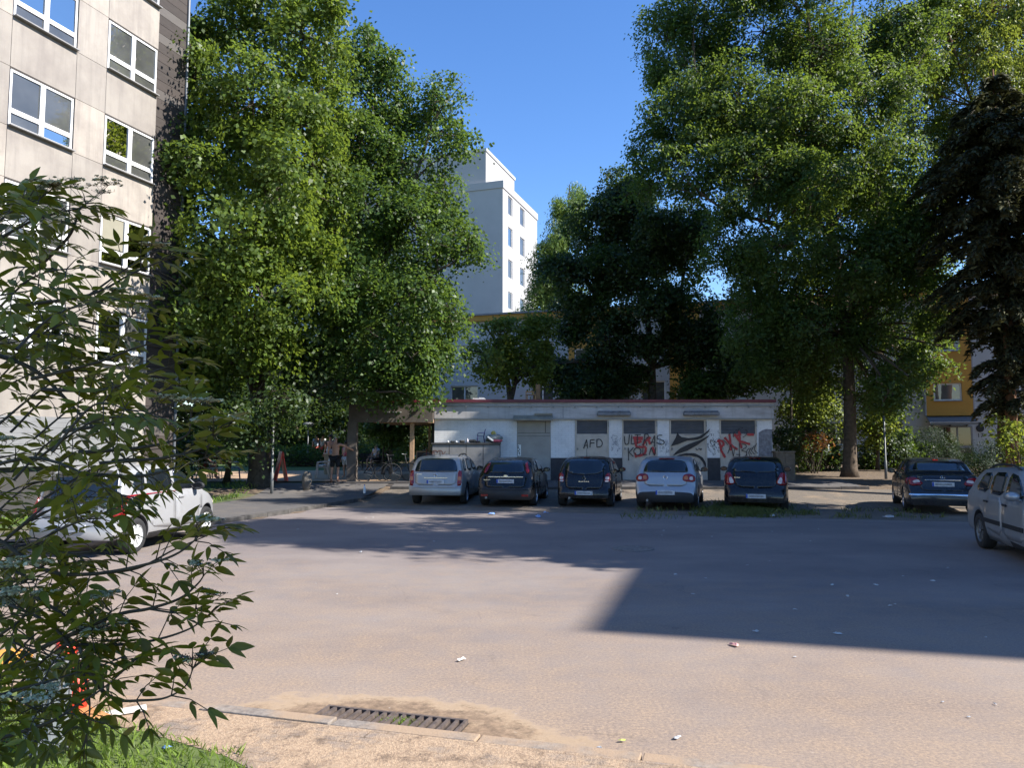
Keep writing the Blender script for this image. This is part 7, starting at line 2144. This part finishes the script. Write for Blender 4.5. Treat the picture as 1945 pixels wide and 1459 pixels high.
# ---------------------------------------------------------------- people
SKIN = simple('skin', (.50, .26, .17), .55, var=.12, scale=8)
def skin_obj(name, verts, edges, rads, mat, parent, root_i=0, sub=1):
    me = bpy.data.meshes.new(name); me.from_pydata([tuple(v) for v in verts], edges, [])
    o = bpy.data.objects.new(name, me); COL.objects.link(o)
    mod = o.modifiers.new("skin", 'SKIN'); mod.use_smooth_shade = True
    sv = me.skin_vertices[0].data
    for i, r in enumerate(rads):
        sv[i].radius = (r, r) if not hasattr(r, '__len__') else r
        sv[i].use_root = (i == root_i)
    sm = o.modifiers.new("subdivision", 'SUBSURF'); sm.levels = sub; sm.render_levels = sub
    dg = bpy.context.evaluated_depsgraph_get()
    m2 = bpy.data.meshes.new_from_object(o.evaluated_get(dg))
    bpy.data.objects.remove(o)
    m2.materials.clear(); m2.materials.append(mat)
    for p_ in m2.polygons: p_.use_smooth = True
    q = bpy.data.objects.new(name, m2); COL.objects.link(q)
    if parent: q.parent = parent
    return q
def person(label, loc, rz, pose, top=None, bottom=None, hair=None, h=1.75, group=None, sleeve=.5, leglen=1.0, seat=.45):
    r = empty("person", loc, rz, label, "person", group)
    s = h / 1.75
    Jt = dict(pel=(0, 0, .95), sp=(0, .01, 1.12), ch=(0, .0, 1.32), nk=(0, .0, 1.49), hb=(0, .03, 1.58), ht=(0, .035, 1.69), nose=(0, .115, 1.61))
    for sd, t in ((1, 'r'), (-1, 'l')):
        Jt.update({'sh' + t: (sd * .185, 0, 1.42), 'el' + t: (sd * .25, -.03, 1.14), 'wr' + t: (sd * .27, .05, .90), 'hd' + t: (sd * .27, .08, .81),
                   'hp' + t: (sd * .095, 0, .91), 'kn' + t: (sd * .11, .03, .50), 'an' + t: (sd * .115, -.02, .09), 'to' + t: (sd * .13, .13, .03)})
    if pose == 'sit':
        dz = .95 - (seat + .09)
        for k in ('pel', 'sp', 'ch', 'nk', 'hb', 'ht', 'nose', 'shr', 'shl', 'elr', 'ell', 'wrr', 'wrl', 'hdr', 'hdl', 'hpr', 'hpl'):
            x, y, z = Jt[k]; Jt[k] = (x, y - .02 * (z - .95), z - dz)
        for sd, t in ((1, 'r'), (-1, 'l')):
            Jt['kn' + t] = (sd * .14, .43, seat + .08); Jt['an' + t] = (sd * .14, .42, .09); Jt['to' + t] = (sd * .15, .56, .03)
            Jt['el' + t] = (sd * .25, .05, .78 + seat - .45); Jt['wr' + t] = (sd * .16, .27, .66 + seat - .45); Jt['hd' + t] = (sd * .13, .34, .63 + seat - .45)
    if pose == 'reach':
        Jt['elr'] = (.40, .10, 1.33); Jt['wrr'] = (.50, .30, 1.22); Jt['hdr'] = (.52, .38, 1.19)
        Jt['ell'] = (-.27, -.06, 1.15); Jt['wrl'] = (-.24, .07, .93)  ; Jt['hdl'] = (-.22, .13, .86)
        Jt['knl'] = (-.12, .0, .5); Jt['anl'] = (-.14, -.05, .09); Jt['tol'] = (-.16, .10, .03)
    Jt = {k: Vector(v) * s for k, v in Jt.items()}
    keys = list(Jt.keys()); idx = {k: i for i, k in enumerate(keys)}
    V = [Jt[k] for k in keys]
    E = [('pel', 'sp'), ('sp', 'ch'), ('ch', 'nk'), ('nk', 'hb'), ('hb', 'ht'), ('hb', 'nose')]
    for t in 'rl': E += [('ch', 'sh' + t), ('sh' + t, 'el' + t), ('el' + t, 'wr' + t), ('wr' + t, 'hd' + t), ('pel', 'hp' + t), ('hp' + t, 'kn' + t), ('kn' + t, 'an' + t), ('an' + t, 'to' + t)]
    E = [(idx[a], idx[b_]) for a, b_ in E]
    Rd = dict(pel=(.15, .115), sp=(.135, .10), ch=(.155, .11), nk=.055, hb=(.075, .09), ht=(.062, .075), nose=.012, sh=.062, el=.042, wr=.028, hd=(.036, .018), hp=.088, kn=.056, an=.038, to=.034)
    rads = [Rd[k] if k in Rd else Rd[k[:2]] for k in keys]
    rads = [(a * s, a * s) if not hasattr(a, '__len__') else (a[0] * s, a[1] * s) for a in rads]
    for t in 'rl':
        w, hd = Jt['wr' + t], Jt['hd' + t]; d = (hd - w).normalized(); sdv = d.orthogonal().normalized()
        for f in range(4):
            b0 = hd + sdv * (f - 1.5) * .02 * s; m1 = b0 + d * (.045 + .006 * (1.5 - abs(f - 1.5))) * s; m2 = m1 + d * .03 * s + sdv.cross(d) * .015 * s
            i0 = len(V); V += [m1, m2]; rads += [(.009 * s,) * 2, (.0075 * s,) * 2]; E += [(idx['hd' + t], i0), (i0, i0 + 1)]
        i0 = len(V); V += [w.lerp(hd, .6) + sdv * .045 * s + d * .01, w.lerp(hd, .9) + sdv * .055 * s + d * .03]; rads += [(.011 * s,) * 2, (.009 * s,) * 2]; E += [(idx['wr' + t], i0), (i0, i0 + 1)]
    skin_obj("body", V, E, rads, SKIN, r, idx['pel'], 1)
    def cloth(nm, ks, es, grow, mat, cut=None):
        vs = [Jt[k] if k in Jt else cut[k] for k in ks]; ii = {k: i for i, k in enumerate(ks)}
        rr_ = []
        for k in ks:
            a = Rd.get(k, Rd.get(k[:2], .06)) if k in Jt else .075
            a = (a, a) if not hasattr(a, '__len__') else a
            rr_.append((a[0] * s * grow, a[1] * s * grow))
        skin_obj(nm, vs, [(ii[a], ii[b_]) for a, b_ in es], rr_, mat, r, 0, 1)
    if bottom:
        mat, ln, nm = bottom
        cut = {'c' + t: Jt['hp' + t].lerp(Jt['kn' + t], ln) for t in 'rl'}
        cloth(nm, ['pel', 'hpr', 'hpl', 'cr', 'cl'], [('pel', 'hpr'), ('pel', 'hpl'), ('hpr', 'cr'), ('hpl', 'cl')], 1.22, mat, cut)
    if top:
        mat, nm = top
        cut = {'c' + t: Jt['sh' + t].lerp(Jt['el' + t], sleeve) for t in 'rl'}
        cloth(nm, ['pel', 'sp', 'ch', 'shr', 'shl', 'cr', 'cl'], [('pel', 'sp'), ('sp', 'ch'), ('ch', 'shr'), ('ch', 'shl'), ('shr', 'cr'), ('shl', 'cl')], 1.13, mat, cut)
    if hair:
        c = (Jt['hb'] + Jt['ht']) * .5 + Vector((0, -.012, .022)) * s
        mb = MB(); pr = []
        mb.lathe([(0, .115 * s), (.05 * s, .105 * s), (.082 * s, .07 * s), (.094 * s, .02 * s), (.093 * s, -.03 * s), (.08 * s, -.06 * s)], 16, M=Matrix.Translation(c) @ Matrix.Rotation(R(18), 4, 'X'))
        mb.build("hair", hair, r, smooth=True)
    fc = Jt['hb']
    eye = MB()
    for sx in (-1, 1):
        eye.lathe([(0, .004), (.011, .002), (.013, -.004)], 8, M=Matrix.Translation(fc + Vector((sx * .032, .088, .045)) * s) @ Matrix.Rotation(R(-90), 4, 'X'))
    eye.bb(-.024 * s, .024 * s, fc.y + .086 * s, fc.y + .092 * s, fc.z - .032 * s, fc.z - .024 * s)
    eye.build("face", M['dark'], r)
    return r
blk = simple('black_cloth', (.012, .012, .014), .85); pnk = simple('pink_pattern_cloth', (.52, .12, .17), .85, var=.6, scale=16); wht = simple('white_cloth', (.62, .6, .6), .85, var=.2, scale=12)
lbl = simple('pale_blue_shirt', (.42, .48, .58), .85); drk = simple('dark_shirt', (.03, .03, .035), .85); gry = simple('grey_shirt', (.4, .4, .42), .85)
hairg = simple('grey_hair', (.25, .24, .23), .8); hairb = simple('brown_hair', (.05, .035, .025), .8)
person("shirtless man in black knee length shorts seen from behind, right arm reaching out", tuple(GH(636, 917)), -.25, 'reach', None, (blk, .92, "shorts"), None, 1.74)
person("person in pink patterned top and white skirt facing the shirtless man", tuple(GH(657, 907)), 2.6, 'stand', (pnk, "top"), (wht, .85, "skirt"), hairb, 1.5)
pb_ = GH(714, 893)
person("grey shirted person sitting on the dark bench under the canopy", (pb_.x, pb_.y, pb_.z), 2.4, 'sit', (gry, "shirt"), (blk, .95, "trousers"), None, 1.74)
person("dark shirted bare legged person sitting by the left lawn", tuple(GH(389, 910)), -1.4, 'sit', (drk, "shirt"), (simple('red_shorts', (.3, .06, .05), .8), .5, "shorts"), hairb, 1.7)
sx_ = GH(389, 910)
chair_plastic("plastic_chair", "white plastic chair under the dark shirted seated person", (sx_.x - .0, sx_.y, sx_.z), -1.4, whitec)
stl = GH(408, 911)
s5 = empty("stool", tuple(stl), 0, "low white topped stool in front of the seated dark shirted person", "stool")
MB().bb(-.24, .24, -.18, .18, .42, .45).build("seat", M['white'], s5)
for sx in (-.2, .2):
    for sy in (-.14, .14): MB().tube([(sx, sy, .42), (sx * 1.1, sy * 1.1, 0)], .014, 6).build("leg", M['steel'], s5)
for px, rz, tp, lab in ((602, .6, lbl, "distant person in pale blue shirt standing behind the hedge, left one"), (613, -.5, wht, "distant person in white shirt and red shorts behind the hedge, right one")):
    person(lab, foot(px, 45), rz, 'stand', (tp, "shirt"), (M['red'], .7, "shorts"), hairb, 1.72)
person("person in black clothes standing just beyond the shirtless man", tuple(GH(627, 899)), 3.0, 'stand', (blk, "shirt"), (blk, .97, "trousers"), hairb, 1.78)
cl_ = GH(612, 909)
lump("white_cloth", "white cloth draped on the seat of the white plastic chair", (cl_.x, cl_.y, cl_.z + .47), (.17, .17, .05), wht, "cloth", 13)
